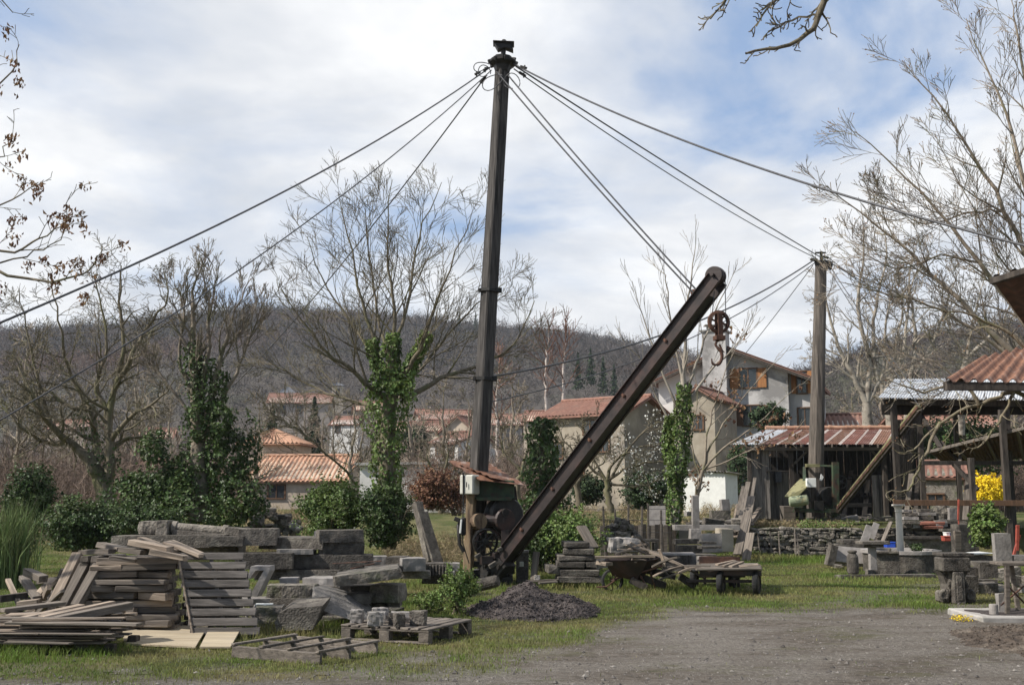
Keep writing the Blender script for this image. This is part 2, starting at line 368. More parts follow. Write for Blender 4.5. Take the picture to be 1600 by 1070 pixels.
m_barkred = mat('reddish_twigs', (.16, .085, .06), (.26, .15, .11), 6, rnd=.12, bump=.2)
m_birch = mat('birch_bark', (.40, .34, .30), (.58, .52, .46), 5, c3=(.2, .14, .11), s3=3, rnd=.1, bump=.2)
m_ivy = mat('ivy_leaves', (.028, .055, .013), (.09, .13, .034), 1.4, rough=.5, rnd=.1, bump=0, spec=.4, trans=.18, hue=.02)
m_ivylt = mat('bright_ivy_leaves', (.07, .115, .025), (.19, .25, .065), 1.4, rough=.5, rnd=.1, bump=0, spec=.4, trans=.22, hue=.02)
m_conif = mat('conifer_needles', (.018, .036, .016), (.055, .085, .03), 2, rough=.7, rnd=.2, bump=0, hue=.015)
m_broom = mat('broom_stems', (.07, .11, .035), (.18, .225, .08), 2, rough=.7, rnd=.1, bump=0, trans=.15, hue=.02)
m_dry = mat('dry_leaves', (.14, .075, .04), (.30, .175, .10), 4, rough=.8, rnd=.1, bump=0, trans=.2, hue=.02)
m_beech = mat('brown_hedge_leaves', (.14, .07, .045), (.25, .13, .08), 3, rough=.8, rnd=.1, bump=0, hue=.02, trans=.1)
m_blossom = mat('white_blossom', (.62, .62, .56), (.80, .80, .76), 4, rough=.8, rnd=.05, bump=0, trans=.2)
m_forsy = mat('yellow_flowers', (.75, .55, .02), (.90, .70, .04), 4, rough=.8, rnd=.05, bump=0, trans=.2)
m_woodshade = mat('shade_toned_boards', (.012, .010, .009), (.04, .034, .028), 5, stretch=(3, 3, .5), rnd=.2)  # near-black board colour with the shade under the shed roofs painted in
m_rzinc = mat('rusty_zinc_strip', (.36, .29, .25), (.58, .53, .49), 4, c3=(.20, .09, .06), s3=4, t3=(.55, .7), rnd=.1, bump=.1)
m_earth = mat('dark_earth', (.045, .034, .026), (.12, .092, .07), 9, c3=(.17, .14, .11), s3=3, rnd=.05, bump=1.0, bdist=.04)
m_cream = mat('cream_stone', (.50, .47, .41), (.64, .60, .53), 5, c3=(.36, .33, .28), s3=3, t3=(.55, .75), rnd=.05, bump=.1)
m_grass = mat('grass_blades', (.08, .13, .02), (.18, .25, .045), .8, rough=.7, rnd=.05, bump=0, trans=.3, hue=.02, c3=(.24, .21, .085), s3=.45, t3=(.43, .60))
m_drygrass = mat('dry_stalks', (.25, .19, .10), (.38, .30, .18), 2, rough=.8, rnd=.1, bump=0, trans=.1, hue=.01)
m_scrub = mat('bare_scrub', (.10, .07, .054), (.21, .15, .115), .6, rough=.9, rnd=.15, bump=0, hue=.01)
m_forest = mat('bare_forest', (.058, .050, .048), (.115, .098, .090), .02, rough=.95, rnd=.02, bump=0, hue=.01, c3=(.135, .085, .066), s3=.008, t3=(.50, .66))
m_gravel = mat('basalt_gravel', (.055, .045, .042), (.14, .115, .105), 14, rnd=.05, bump=1.0, bdist=.05, hue=.012)
m_pebble = mat('pebbles', (.09, .08, .07), (.22, .20, .18), 3, rnd=.1, bump=0, hue=.012)
# ---------------------------------------------------------------- terrain
def sstep(a, b, x):
    t = min(1, max(0, (x - a) / (b - a))); return t * t * (3 - 2 * t)
_yb = [(-40, 10.2), (-7, 10.25), (-3.5, 10.3), (-1, 10.7), (.3, 11.8), (.9, 13.0), (1.3, 14.9), (2.4, 16.4), (5, 16.8), (7.0, 16.4), (7.6, 14.8), (8.5, 13.5), (40, 13.5)]
def road_edge(x): return float(np.interp(x, [a for a, _ in _yb], [b for _, b in _yb]))
def gravelness(x, y):
    e = road_edge(x) + 1.5 * fbm(x * .55, y * .9, 3) + .9 * fbm(x * 2.2, y * 2.6, 9)
    g = sstep(-.9, 1.1, e - y)
    px_, py_ = x - 5.0, y - 17.3; t = max(0, min(1, (px_ * 3.6 + py_ * 4.4) / 32.3)); dd = math.hypot(px_ - 3.6 * t, py_ - 4.4 * t)
    g = max(g, .75 * sstep(.75, .1, dd + .5 * fbm(x, y, 2)) * (.6 + .5 * fbm(x * 2, y * 2, 4)))
    g = max(g, .8 * sstep(.02, .36, fbm(x * .8, y * .9, 12)) * sstep(24, 16, y))
    return g
RX = [10, 180, 280, 400, 520, 640, 750, 850, 960, 1020, 1120, 1200, 1290, 1350, 1450, 1590, 1900]
RYP = [536, 524, 510, 498, 504, 514, 524, 532, 545, 556, 578, 596, 566, 540, 512, 490, 450]
def ridge_py(px): return float(np.interp(px, RX, RYP))
def ridge_d(px): return float(np.interp(px, [0, 900, 1080, 1250, 1700], [750, 700, 600, 330, 260]))
ZD = [0, 30, 45, 80, 120, 200, 300]
ZZ = [0, 0, 1.0, 1.1, 2.2, 8.5, 21]
def height(x, y):
    if y < 62:
        z = 0.0
        t = sstep(6.7, 7.0, x)
        z = t * (.80 * (y > 31.25) + .2 * sstep(33, 45, y)) + (1 - t) * 1.0 * sstep(28, 45, y)
        z += .03 * fbm(x * .4, y * .4, 1) * sstep(8, 14, y) + .03 * fbm(x * .8, y * 2.2, 6)
        z += .55 * sstep(6.3, 9.5, x - .15 * (y - 12)) * sstep(15.2, 13.0, y)
        return z
    d = math.hypot(x, y); px = 800 + 1700 * x / max(y, 1)
    D = ridge_d(px); zr = EYE + (HOR - 6 - ridge_py(px) - 9000.0 / D) / 1700 * D * y / d
    zv = float(np.interp(d, ZD, ZZ)); hi = sstep(0, 1, (d - min(150, D * .45)) / (D - min(150, D * .45)))
    if d <= D:
        z = zv * (1 - hi) + zr * hi if d < 300 else float(np.interp(300, ZD, ZZ)) * (1 - hi) + zr * hi
    else: z = zr - (d - D) * .12
    z += 3.0 * fbm(x * .01, y * .01, 5) * sstep(120, 300, d) * (1 if d < D * .8 else .6)
    return z
def ground_mat(name):
    m = bpy.data.materials.new(name); m.use_nodes = True; n = m.node_tree.nodes; l = m.node_tree.links; p = n['Principled BSDF']
    p.inputs['Roughness'].default_value = .95; p.inputs['Specular IOR Level'].default_value = .15
    geo = n.new('ShaderNodeNewGeometry'); at = n.new('ShaderNodeAttribute'); at.attribute_name = 'gravel'
    def noise(sc, det=6, ro=.6, st=(1, 1, 1)):
        mp = n.new('ShaderNodeMapping'); mp.inputs['Scale'].default_value = st; l.new(geo.outputs['Position'], mp.inputs[0])
        q = n.new('ShaderNodeTexNoise'); q.inputs['Scale'].default_value = sc; q.inputs['Detail'].default_value = det; q.inputs['Roughness'].default_value = ro
        l.new(mp.outputs[0], q.inputs['Vector']); return q.outputs['Fac']
    def ramp(f, st):
        r = n.new('ShaderNodeValToRGB'); l.new(f, r.inputs[0]); e = r.color_ramp.elements
        while len(e) < len(st): e.new(.5)
        for el, (q, c) in zip(e, st): el.position = q; el.color = (*(c if not isinstance(c, (int, float)) else (c,) * 3), 1)
        return r.outputs[0]
    def mix(f, a, b, mode='MIX'):
        x = n.new('ShaderNodeMix'); x.data_type = 'RGBA'; x.blend_type = mode
        if isinstance(f, (int, float)): x.inputs[0].default_value = f
        else: l.new(f, x.inputs[0])
        l.new(a, x.inputs[6]); l.new(b, x.inputs[7]); return x.outputs[2]
    grav = ramp(noise(22, 8, .75), [(.3, (.10, .088, .075)), (.5, (.205, .183, .157)), (.72, (.36, .33, .29))])
    dirt = ramp(noise(9, 8, .7), [(.36, (.06, .049, .038)), (.5, (.13, .108, .087)), (.66, (.22, .19, .157))])
    stones = ramp(noise(60, 3, .6), [(.62, 0.0), (.70, 1.0)])
    light = ramp(noise(30, 2, .5), [(.3, (.30, .28, .25)), (.7, (.42, .40, .37))])
    g1 = mix(ramp(noise(.7, 6, .65, (1, 1.6, 1)), [(.46, 0.0), (.62, .85)]), grav, dirt)
    g1 = mix(stones, g1, light)
    g1 = mix(ramp(noise(.9, 5, .6, (.75, 1.5, 1)), [(.48, 0.0), (.60, .65)]), g1, dirt)
    moss = ramp(noise(14, 5, .7), [(.3, (.07, .07, .03)), (.7, (.13, .125, .06))])
    g1 = mix(ramp(noise(.6, 8, .72, (1, 1.8, 1)), [(.54, 0.0), (.64, .7)]), g1, moss)
    green = ramp(noise(3, 8, .7), [(.3, (.045, .055, .018)), (.7, (.10, .12, .035))])
    yel = ramp(noise(5, 8, .7), [(.3, (.12, .105, .05)), (.7, (.21, .19, .085))])
    gr = mix(ramp(noise(.55, 6, .6), [(.44, 0.0), (.62, 1.0)]), green, yel)
    gr = mix(ramp(noise(1.6, 7, .7), [(.58, 0.0), (.70, .7)]), gr, dirt)
    l.new(mix(at.outputs['Fac'], gr, g1), p.inputs['Base Color'])
    b = n.new('ShaderNodeBump'); b.inputs['Strength'].default_value = 1.0; b.inputs['Distance'].default_value = .05
    l.new(noise(22, 8, .8), b.inputs['Height']); l.new(b.outputs[0], p.inputs['Normal'])
    return m
m_ground = ground_mat('ground')
def sheet(name, xs, ys, zf, m, keep=None, kind='structure', attr=True, dz=0.0):
    nx, ny = len(xs), len(ys)
    co = np.array([(x, y, zf(x, y) + dz) for y in ys for x in xs])
    g = np.array([gravelness(x, y) if y < 40 else 0.0 for y in ys for x in xs]) if attr else None
    j, i = np.meshgrid(np.arange(ny - 1), np.arange(nx - 1), indexing='ij')
    f = np.stack([j * nx + i, j * nx + i + 1, (j + 1) * nx + i + 1, (j + 1) * nx + i], -1).reshape(-1, 4)
    if keep is not None: f = f[keep(g[f].mean(1), co[f].mean(1))]
    used = np.unique(f); re = -np.ones(len(co), dtype=int); re[used] = np.arange(len(used)); co = co[used]; f = re[f]
    mb = MB(); mb.add(co, f, 0, True)
    o = mb.build(name, m, origin=(0, 0, 0), kind=kind)
    if attr:
        a = o.data.attributes.new('gravel', 'FLOAT', 'POINT'); a.data.foreach_set('value', g[used].astype(np.float32))
    return o
gy = np.concatenate([np.arange(-14, 6, 1.0), np.arange(6, 34, .2), [31.22, 31.27], np.arange(34, 62.5, .6)]); gy = np.unique(np.round(gy, 3))
gx = np.concatenate([np.arange(-46, -12, 1.0), np.arange(-12, 14, .2), [6.72, 6.85, 6.98], np.arange(14, 46, 1.0)]); gx = np.unique(np.round(gx, 3))
sheet('ground', gx, gy, height, m_ground)
sheet('gravel_road', np.arange(-12, 14, .12), np.arange(5, 19, .12), height, m_ground, keep=lambda g, c: g > .5, dz=.004)
# hillside beyond: polar fan
def hill_sheet():
    A = np.linspace(math.radians(-52), math.radians(52), 180); Ds = np.concatenate([np.linspace(58, 140, 24), np.linspace(146, 420, 50), np.linspace(430, 1150, 60)])
    co = []
    for d in Ds:
        for a in A:
            x, y = d * math.sin(a), d * math.cos(a); co.append((x, y, height(x, y if y > 62 else 62.001) - (.35 if d < 66 else 0)))
    nx, ny = len(A), len(Ds); j, i = np.meshgrid(np.arange(ny - 1), np.arange(nx - 1), indexing='ij')
    f = np.stack([j * nx + i, j * nx + i + 1, (j + 1) * nx + i + 1, (j + 1) * nx + i], -1).reshape(-1, 4)
    mb = MB(); mb.add(co, f, 0, True)
    mh = mat('hill_soil', (.048, .040, .036), (.085, .072, .060), .05, rough=1, bump=0, rnd=0, c3=(.06, .065, .035), s3=.012, t3=(.5, .65))
    mb.build('hill', mh, origin=(0, 0, 0), kind='structure')
hill_sheet()
# ---------------------------------------------------------------- bare forest on the hill (uncountable)
def shards(mb, base, n, hgt, spread, w, taper=0.0):
    "tufts of thin upright twigs; base (m,3) -> m*n triangles"
    m = len(base); B = np.repeat(base, n, axis=0); k = m * n
    h = np.repeat(hgt, n) * RNG.uniform(.45, 1, k); a = RNG.uniform(0, 2 * np.pi, k); s = RNG.uniform(.1, 1, k) * np.repeat(spread, n)
    z0 = RNG.uniform(0, .35, k) * h
    b = B + np.stack([np.cos(a) * s * .25, np.sin(a) * s * .25, z0], 1)
    t = B + np.stack([np.cos(a) * s, np.sin(a) * s, h], 1)
    c = RNG.uniform(0, 2 * np.pi, k); o = np.stack([np.cos(c), np.sin(c), np.zeros(k)], 1) * (np.repeat(w, n) * .5)[:, None]
    v = np.stack([b - o, b + o, t], 1).reshape(-1, 3)
    mb.add(v, np.arange(k * 3).reshape(-1, 3))
def puffs(mb, base, n, rx, rz, zc, ln, w, up=.5):
    "fuzzy bare crowns: thin faces pointing every way inside an ellipsoid above each base point"
    m = len(base); k = m * n; R = lambda a: np.repeat(a, n)
    d = RNG.normal(size=(k, 3)); d /= np.linalg.norm(d, axis=1, keepdims=True); r = RNG.uniform(.15, 1, k) ** .6
    C_ = np.repeat(base, n, axis=0) + d * r[:, None] * np.stack([R(rx), R(rx), R(rz)], 1); C_[:, 2] += R(zc)
    t = d + RNG.normal(size=(k, 3)) * .8 + np.array([0, 0, up]); t /= np.linalg.norm(t, axis=1, keepdims=True); L_ = R(ln) * RNG.uniform(.4, 1.3, k)
    s = np.cross(t, RNG.normal(size=(k, 3))); s /= np.linalg.norm(s, axis=1, keepdims=True) + 1e-9; s *= (R(w) * .5)[:, None]
    v = np.stack([C_ - s - t * (L_ * .5)[:, None], C_ + s - t * (L_ * .5)[:, None], C_ + t * (L_ * .5)[:, None]], 1).reshape(-1, 3)
    mb.add(v, np.arange(k * 3).reshape(-1, 3))
def forest():
    P = []
    while len(P) < 34000:
        px = RNG.uniform(-60, 1680); D = ridge_d(px); d = (RNG.uniform(.16, 1.0) ** .8) * 1.03 * D
        a = math.atan((px - 800) / 1700.0); x, y = d * math.sin(a), d * math.cos(a)
        if fbm(x * .02, y * .02, 2) < -.42 or d < (245 if 395 < px < 900 else 115): continue
        P.append((x, y, height(x, y) - .5))
    P = np.array(P); dist = np.hypot(P[:, 0], P[:, 1]); mb = MB()
    q = np.clip(dist / 550, .4, 1) * np.where(RNG.uniform(0, 1, len(P)) < .12, RNG.uniform(1.2, 1.9, len(P)), RNG.uniform(.6, 1.15, len(P))); puffs(mb, P, 16, 3.0 * q, 2.9 * q, 3.6 * q, 2.4 * q, dist / 1700 * .8)
    o = mb.build('bare_woodland', m_forest, origin=(0, 0, 0), kind='stuff', label='bare grey brown woodland covering the hill behind the village', category='woodland')
forest()
# ---------------------------------------------------------------- scrub, grass and loose stones
def scrub(name, label, boxes, n, m, hgt, tw=9):
    P = []
    for (p0, p1, Y0, Y1) in boxes:
        for i in range(n):
            px, Y = RNG.uniform(p0, p1), RNG.uniform(Y0, Y1); x = XP(px, Y); P.append((x, Y, height(x, Y)))
    P = np.array(P); mb = MB(); d = P[:, 1]
    q = RNG.uniform(hgt[0], hgt[1], len(P)); puffs(mb, P, tw * 2, q * .42, q * .45, q * .45, q * .5, d / 1700 * .75, .7)
    mb.build(name, m, origin=(0, 0, 0), kind='stuff', label=label, category='scrub')
scrub('brown_scrub', 'tangled leafless brown scrub filling the ground before the village', [(-30, 200, 32, 60), (180, 375, 40, 75), (375, 600, 76, 110), (0, 560, 110, 190), (640, 860, 44, 60), (560, 900, 90, 200), (1420, 1620, 53, 60), (1290, 1400, 52, 64)], 620, m_scrub, (1.6, 3.8))
scrub('dry_undergrowth', 'dry pale weeds and undergrowth behind the stone yard', [(600, 760, 27, 34), (860, 1150, 33, 46), (380, 480, 30, 42)], 330, m_drygrass, (.25, .7), 12)
scrub('terrace_weeds', 'low dry weeds along the top of the terrace wall', [(1180, 1330, 31.5, 33)], 260, m_drygrass, (.10, .28), 12)
LONG = [(500, 960, 2.2, .14), (700, 915, 1.3, .20), (960, 915, 1.6, .16), (1060, 925, 1.4, .13), (1260, 875, 2.0, .15), (1340, 905, 1.6, .10), (40, 1020, .9, .16), (120, 1018, .7, .12), (440, 985, 1.0, .16), (760, 900, 1.6, .18), (1430, 950, .8, .09), (900, 905, 1.4, .18), (1500, 960, .8, .10), (1200, 872, 1.4, .16), (640, 900, 1.3, .18), (960, 1000, .5, .06)]
LONGW = [(G(a, b).x, G(a, b).y, r, h) for a, b, r, h in LONG]
def grass():
    n = 330000; Y = 9 + (34 - 9) * RNG.uniform(0, 1, n) ** 1.25; px = RNG.uniform(-30, 1640, n); x = (px - 800) / 1700 * Y * 1.01
    V_ = []; k = 0
    co = []; 
    for i in range(n):
        X, Yi = x[i], Y[i]
        if X > 6.7 and Yi > 31: continue
        g = gravelness(X, Yi)
        pat = fbm(X * .8, Yi * .8, 4)
        h = .028 + .03 * max(0, pat + .2)
        for (a, b, r, hh) in LONGW:
            q = (X - a) ** 2 + (Yi - b) ** 2
            if q < r * r: h = max(h, hh * (1 - q / (r * r)) ** .5 * (.55 + .6 * (pat + .5)))
        dens = (1 - g) ** 1.0 * (.35 + .9 * sstep(-.25, .35, pat + .25)) + .03 * (fbm(X * 2.2, Yi * 2.2, 8) > .28)
        if random.random() > dens: continue
        co.append((X, Yi, height(X, Yi), h))
    co = np.array(co); n = len(co); h = co[:, 3] * RNG.uniform(.6, 1.35, n)
    a = RNG.uniform(0, 2 * np.pi, n); w = np.maximum(.006, co[:, 1] / 1700 * .75); ln = h * RNG.uniform(.1, .8, n); c = RNG.uniform(0, 2 * np.pi, n)
    B = co[:, :3]; o = np.stack([np.cos(c), np.sin(c), 0 * c], 1) * (w * .5)[:, None]
    t = B + np.stack([np.cos(a) * ln, np.sin(a) * ln, h], 1); mid = B + np.stack([np.cos(a) * ln * .3, np.sin(a) * ln * .3, h * .6], 1)
    v = np.stack([B - o, B + o, mid + o * .8, t, mid - o * .8], 1).reshape(-1, 3); k = np.arange(n)[:, None] * 5
    mb = MB(); mb.add(v, [k + np.array([[0, 1, 2, 4]]), k + np.array([[4, 2, 3]])])
    mb.build('grass', m_grass, origin=(0, 0, 0), kind='stuff', label='short green and straw coloured grass over the stone yard', category='grass')
grass()
def pebbles():
    mb = MB(); n = 26000; tv = np.array([(1, 0, 0), (-1, 0, 0), (0, 1, 0), (0, -1, 0), (0, 0, .7), (0, 0, -.5)]); tf = np.array([(0, 2, 4), (2, 1, 4), (1, 3, 4), (3, 0, 4), (2, 0, 5), (1, 2, 5), (3, 1, 5), (0, 3, 5)])
    vs = []; fs = []; k = 0
    for i in range(n):
        Y = 9 + 9 * random.random() ** 1.2; x = (random.uniform(-40, 1640) - 800) / 1700 * Y
        if random.random() > gravelness(x, Y) + .10: continue
        s = random.uniform(.005, .013) if random.random() < .97 else random.uniform(.018, .034)
        v = tv * RNG.uniform(.6, 1.3, (6, 1)) * s @ rotm(random.uniform(0, 6)).T + np.array([x, Y, height(x, Y) + s * .25]); vs.append(v); fs.append(tf + k); k += 6
    mb.add(np.vstack(vs), np.vstack(fs)); mb.build('pebbles', m_pebble, origin=(0, 0, 0), kind='stuff', label='loose small stones scattered over the gravel road', category='pebbles')
pebbles()
# ---------------------------------------------------------------- trees
def branch(out, p, d, ln, r, lv, P):
    n = 6; pts = [Vector(p)]; rad = [r]; d = Vector(d).normalized(); st = ln / (n - 1); wg = P['wig']
    for i in range(1, n):
        d = (d + Vector((random.gauss(0, wg), random.gauss(0, wg), random.gauss(0, wg) + P['up'] * (.5 if lv else 1)))).normalized()
        pts.append(pts[-1] + d * st); rad.append(max(P['rmin'], r * (1 - .72 * i / (n - 1))))
    out.append((pts, rad))
    if lv <= 0: return pts
    spawn(out, pts, rad, ln, lv, P)
    return pts
def spawn(out, pts, rad, ln, lv, P, t0=.2):
    k = P['n'][lv] if lv < len(P['n']) else P['n'][-1]; m = len(pts)
    for j in range(k):
        t = t0 + (1 - t0) * (j + random.random()) / k; f = min(t * (m - 1), m - 1.001); i = int(f); a = f - i
        q = pts[i].lerp(pts[i + 1], a); rr = rad[i] * (1 - a) + rad[i + 1] * a; d = (pts[i + 1] - pts[i]).normalized()
        side = Vector((random.gauss(0, 1), random.gauss(0, 1) * P.get('dep', 1), random.gauss(0, 1))); side -= d * side.dot(d)
        if side.length < .01: continue
        side.normalize(); an = math.radians(random.uniform(*P['ang']))
        l2 = ln * random.uniform(*P['rat']) * (1.15 - .55 * t)
        branch(out, q, d * math.cos(an) + side * math.sin(an), l2, max(P['rmin'], rr * random.uniform(.4, .62)), lv - 1, P)
def smoothpts(pp, per=4, wob=0.0):
    "Catmull-Rom through the points, with a slight wobble"
    p = [pp[0] * 2 - pp[1]] + list(pp) + [pp[-1] * 2 - pp[-2]]; o = []
    for i in range(1, len(p) - 2):
        for k in range(per):
            t = k / per; a, b, c, d = p[i - 1], p[i], p[i + 1], p[i + 2]
            q = .5 * ((2 * b) + (c - a) * t + (2 * a - 5 * b + 4 * c - d) * t * t + (3 * b - a - 3 * c + d) * t ** 3)
            if wob and (i > 1 or k): q = q + Vector((random.gauss(0, wob), random.gauss(0, wob), random.gauss(0, wob)))
            o.append(q)
    return o + [p[-2]]
TW = dict(wig=.14, up=.05, rmin=.004, n=[0, 3, 4, 5], ang=(28, 62), rat=(.38, .62))
def limb_tree(limbs, Y, P, lv=2, wob=.02, per=4):
    "limbs: ([(px, py, dY)...], r0, r1) -> chains, and the limbs' own points; finer limbs sprout by rule"
    out = []; L_ = []
    for pts, r0, r1 in limbs:
        w = [W(q[0], q[1], Y + (q[2] if len(q) > 2 else 0)) for q in pts]; s = smoothpts(w, per, wob); m = len(s)
        rd = [r0 + (r1 - r0) * (i / (m - 1)) ** .8 for i in range(m)]
        out.append((s, rd)); L_.append((s, rd)); ln = sum((s[i + 1] - s[i]).length for i in range(m - 1))
        if r1 < .08: spawn(out, s, rd, min(ln * .62, P.get('maxl', 2.4)), lv, P, t0=P.get('t0', .25))
    return out, L_
def tips_of(ch, rmax):
    return [(p[-1], (p[-1] - p[-2]).normalized()) for p, r in ch if r[-1] <= rmax]
def tree(name, label, limbs, Y, P, bark, lv=2, trunk=None, group=None, twigname='branches', wob=.02):
    out, L_ = limb_tree(limbs, Y, P, lv, wob)
    base = Vector(trunk[0][0]) if trunk else L_[0][0][0]
    root = thing(name, label, 'tree', base, group)
    tr = trunk or [L_[0][0], L_[0][1]]
    if trunk is None: rest = out[1:]
    else: rest = out
    mb = MB(); add_chains(mb, [(tr[0], tr[1])]); mb.build('trunk', bark, root)
    mb = MB(); add_chains(mb, rest); mb.build('crown', bark, root)
    return root, out, L_
def wpts(px, Y, n=5, wob=0.0): return smoothpts([W(q[0], q[1], Y + (q[2] if len(q) > 2 else 0)) for q in px], n, wob)
def ivy_on(chains, root, m, size=.085, dens=900, rf=(1.3, .18), seed=0, shag=1.0, name='ivy'):
    "ivy leaves wrapped around stems; dens leaves per metre"
    mb = MB(); PP = []; NN = []
    for pts, rad, extra in chains:
        for i in range(len(pts) - 1):
            a, b = pts[i], pts[i + 1]; ln = (b - a).length; n = int(dens * ln * (.5 + extra[min(i, len(extra) - 1)]))
            t = RNG.uniform(0, 1, n)[:, None]; ax = arr((b - a).normalized())
            q = arr(a) * (1 - t) + arr(b) * t; d = RNG.normal(size=(n, 3)); d -= ax * (d @ ax)[:, None]; d /= np.linalg.norm(d, axis=1, keepdims=True)
            ex = extra[min(i, len(extra) - 1)]; lum = np.array([mnoise.noise((p[2] * 1.7 + seed, dd[0] * 1.1, dd[1] * 1.1)) for p, dd in zip(q, d)])
            R = rad[min(i, len(rad) - 1)] + ex * np.clip(.85 + 1.7 * lum, .15, 2.2) * RNG.uniform(.4, 1.15, n)
            PP.append(q + d * R[:, None]); NN.append(d + np.array([0, 0, .35]))
    leaves(mb, np.vstack(PP), size, np.vstack(NN), fold=.18)
    return mb.build(name, m, root)
def bush(name, label, cat, px, py_top, py_bot, w_px, Y, m, n=5000, size=.08, dep=None, blobs=6, seed=0, stems=True, group=None, hollow=.4, flat=1.0):
    if m in (m_ivy, m_ivylt) and size >= .07 and Y < 30: size *= .78; n = int(n * 1.5)
    zt, zb = ZP(py_top, Y), ZP(py_bot, Y); cx = XP(px, Y); rw = w_px / 2 / 1700 * Y; H = zt - zb; dep = dep or rw
    root = thing(name, label, cat, (cx, Y, zb), group); mb = MB(); rs = random.Random(seed)
    P_ = []; N_ = []
    for i in range(blobs):
        a = rs.uniform(0, 6.28); q = rs.uniform(.15, .62); bx = cx + rw * q * math.cos(a); by = Y + dep * q * math.sin(a)
        t = rs.uniform(.28, .68); rr = rs.uniform(.42, .6)
        p, nn = blob((bx, by, zb + H * t), (rw * rr, dep * rr, H * (1 - t) * rs.uniform(.75, 1.02)), n // blobs, hollow, seed + i)
        P_.append(p); N_.append(nn)
    p, nn = blob((cx, Y, zb + H * .35), (rw * .9, dep * .9, H * .4), n // 4, hollow, seed + 50); P_.append(p); N_.append(nn)
    for i in range(int(30 + w_px * .5)):
        a = rs.uniform(0, 6.28); e = rs.uniform(.05, 1.3); o_ = np.array([math.cos(a) * math.cos(e), math.sin(a) * math.cos(e), math.sin(e)]); k_ = 26 if n > 1500 else 8
        c0 = np.array([cx, Y, zb + H * .38]) + o_ * np.array([rw * .72, dep * .72, H * .45]); L2 = rs.uniform(.15, .6) * min(rw, H * .6); t_ = RNG.uniform(0, 1, k_)[:, None]
        P_.append(c0 + (o_ + np.array([0, 0, rs.uniform(-.2, .6)])) * L2 * t_ + RNG.normal(size=(k_, 3)) * size * .45); N_.append(np.tile(o_, (k_, 1)))
    P_ = np.vstack(P_); N_ = np.vstack(N_); k = P_[:, 2] > zb - .05
    leaves(mb, P_[k], size, N_[k] + np.array([0, 0, .3]), fold=.18); mb.build('foliage', m, root)
    if stems:
        ch = []
        for i in range(7): branch(ch, (cx + rs.uniform(-.3, .3) * rw, Y, zb - .1), (rs.uniform(-.5, .5), rs.uniform(-.4, .4), 1), H * .8, .03, 2, TW)
        mb = MB(); add_chains(mb, ch); mb.build('stems', m_bark, root)
    return root
# --- big walnut-like tree at the left
PW = dict(wig=.20, up=.035, rmin=.006, n=[0, 5, 6, 13], ang=(30, 70), rat=(.40, .66), maxl=2.9, t0=.16)
r, o, l = tree('bare_tree', 'big gnarled leafless tree with several forking trunks at the left', [
    ([(168, 790), (160, 760), (150, 735), (135, 712)], .26, .17),
    ([(135, 712), (112, 694), (80, 665, -.5), (55, 628, -1), (28, 570, -1)], .14, .03),
    ([(165, 770), (172, 720), (170, 665), (178, 610), (192, 545), (186, 470), (190, 415)], .17, .012),
    ([(150, 735), (150, 690, .4), (140, 640, .6), (112, 590, .6), (95, 520), (80, 440)], .13, .012),
    ([(170, 680), (165, 640), (150, 600), (168, 545), (158, 480), (146, 425)], .10, .012),
    ([(172, 690), (205, 650, -.5), (245, 628, -1), (275, 590, -1)], .08, .012),
    ([(180, 605), (205, 555, -.4), (232, 510), (262, 465), (255, 420)], .08, .010),
    ([(112, 694), (70, 690), (35, 668, -1), (0, 630, -1)], .08, .015),
    ([(80, 665), (60, 600), (45, 530), (30, 450)], .07, .010),
    ([(140, 640), (100, 630), (60, 600), (10, 590)], .07, .012)], 28, PW, m_bark, 3)
ivy_on([(wpts([(160, 740), (150, 690, .3), (132, 640, .4)], 28), [.12] * 20, [.16] * 20), (wpts([(172, 760), (172, 700)], 28), [.16] * 20, [.14] * 20)], r, m_ivy, .07, 350)
# --- ivy smothered tree
r, o, l = tree('ivy_covered_tree', 'tree smothered in dark ivy with bare twigs rising from its top', [
    ([(312, 815), (310, 720), (308, 640), (303, 570), (300, 490), (306, 420)], .28, .012),
    ([(310, 700), (330, 620), (345, 560), (362, 500), (392, 435)], .12, .01),
    ([(308, 640), (325, 560), (328, 490), (340, 430)], .09, .01),
    ([(315, 690), (360, 600), (385, 540), (414, 470)], .08, .01),
    ([(305, 620), (280, 560), (288, 490), (272, 440)], .07, .01),
    ([(305, 660), (262, 600), (225, 560)], .06, .012)], 27, dict(PW, wig=.10, up=.10, rmin=.006, ang=(15, 40), maxl=2.2, t0=.45), m_barkgrey, 3)
mb = MB(); P_, N_ = [], []
for (px, py, rx, rz, n) in [(290, 745, 48, 50, 3600), (345, 715, 44, 75, 4300), (258, 768, 52, 42, 3800), (375, 780, 44, 40, 3000), (308, 655, 24, 35, 1000), (345, 665, 22, 40, 1400), (220, 785, 45, 38, 2600), (300, 800, 95, 32, 3200), (205, 760, 25, 25, 700), (240, 700, 26, 30, 800), (392, 700, 16, 60, 700)]:
    k = 27 / 1700.; p, nn = blob(W(px, py, 27 + random.uniform(-.6, .4)), (rx * k, rx * k * 1.0, rz * k), n, .5, px * .1); P_.append(p); N_.append(nn)
leaves(mb, np.vstack(P_), .085, np.vstack(N_) + np.array([0, 0, .3]), fold=.18); mb.build('ivy', m_ivy, r)
ivy_on([(wpts([(306, 620), (303, 560), (302, 535)], 27), [.06] * 20, [.20] * 20), (wpts([(318, 640), (325, 590), (330, 560)], 27), [.06] * 20, [.22] * 20), (wpts([(340, 640), (348, 600), (352, 580)], 27), [.05] * 20, [.14] * 20)], r, m_ivy, .08, 700, name='ivy')
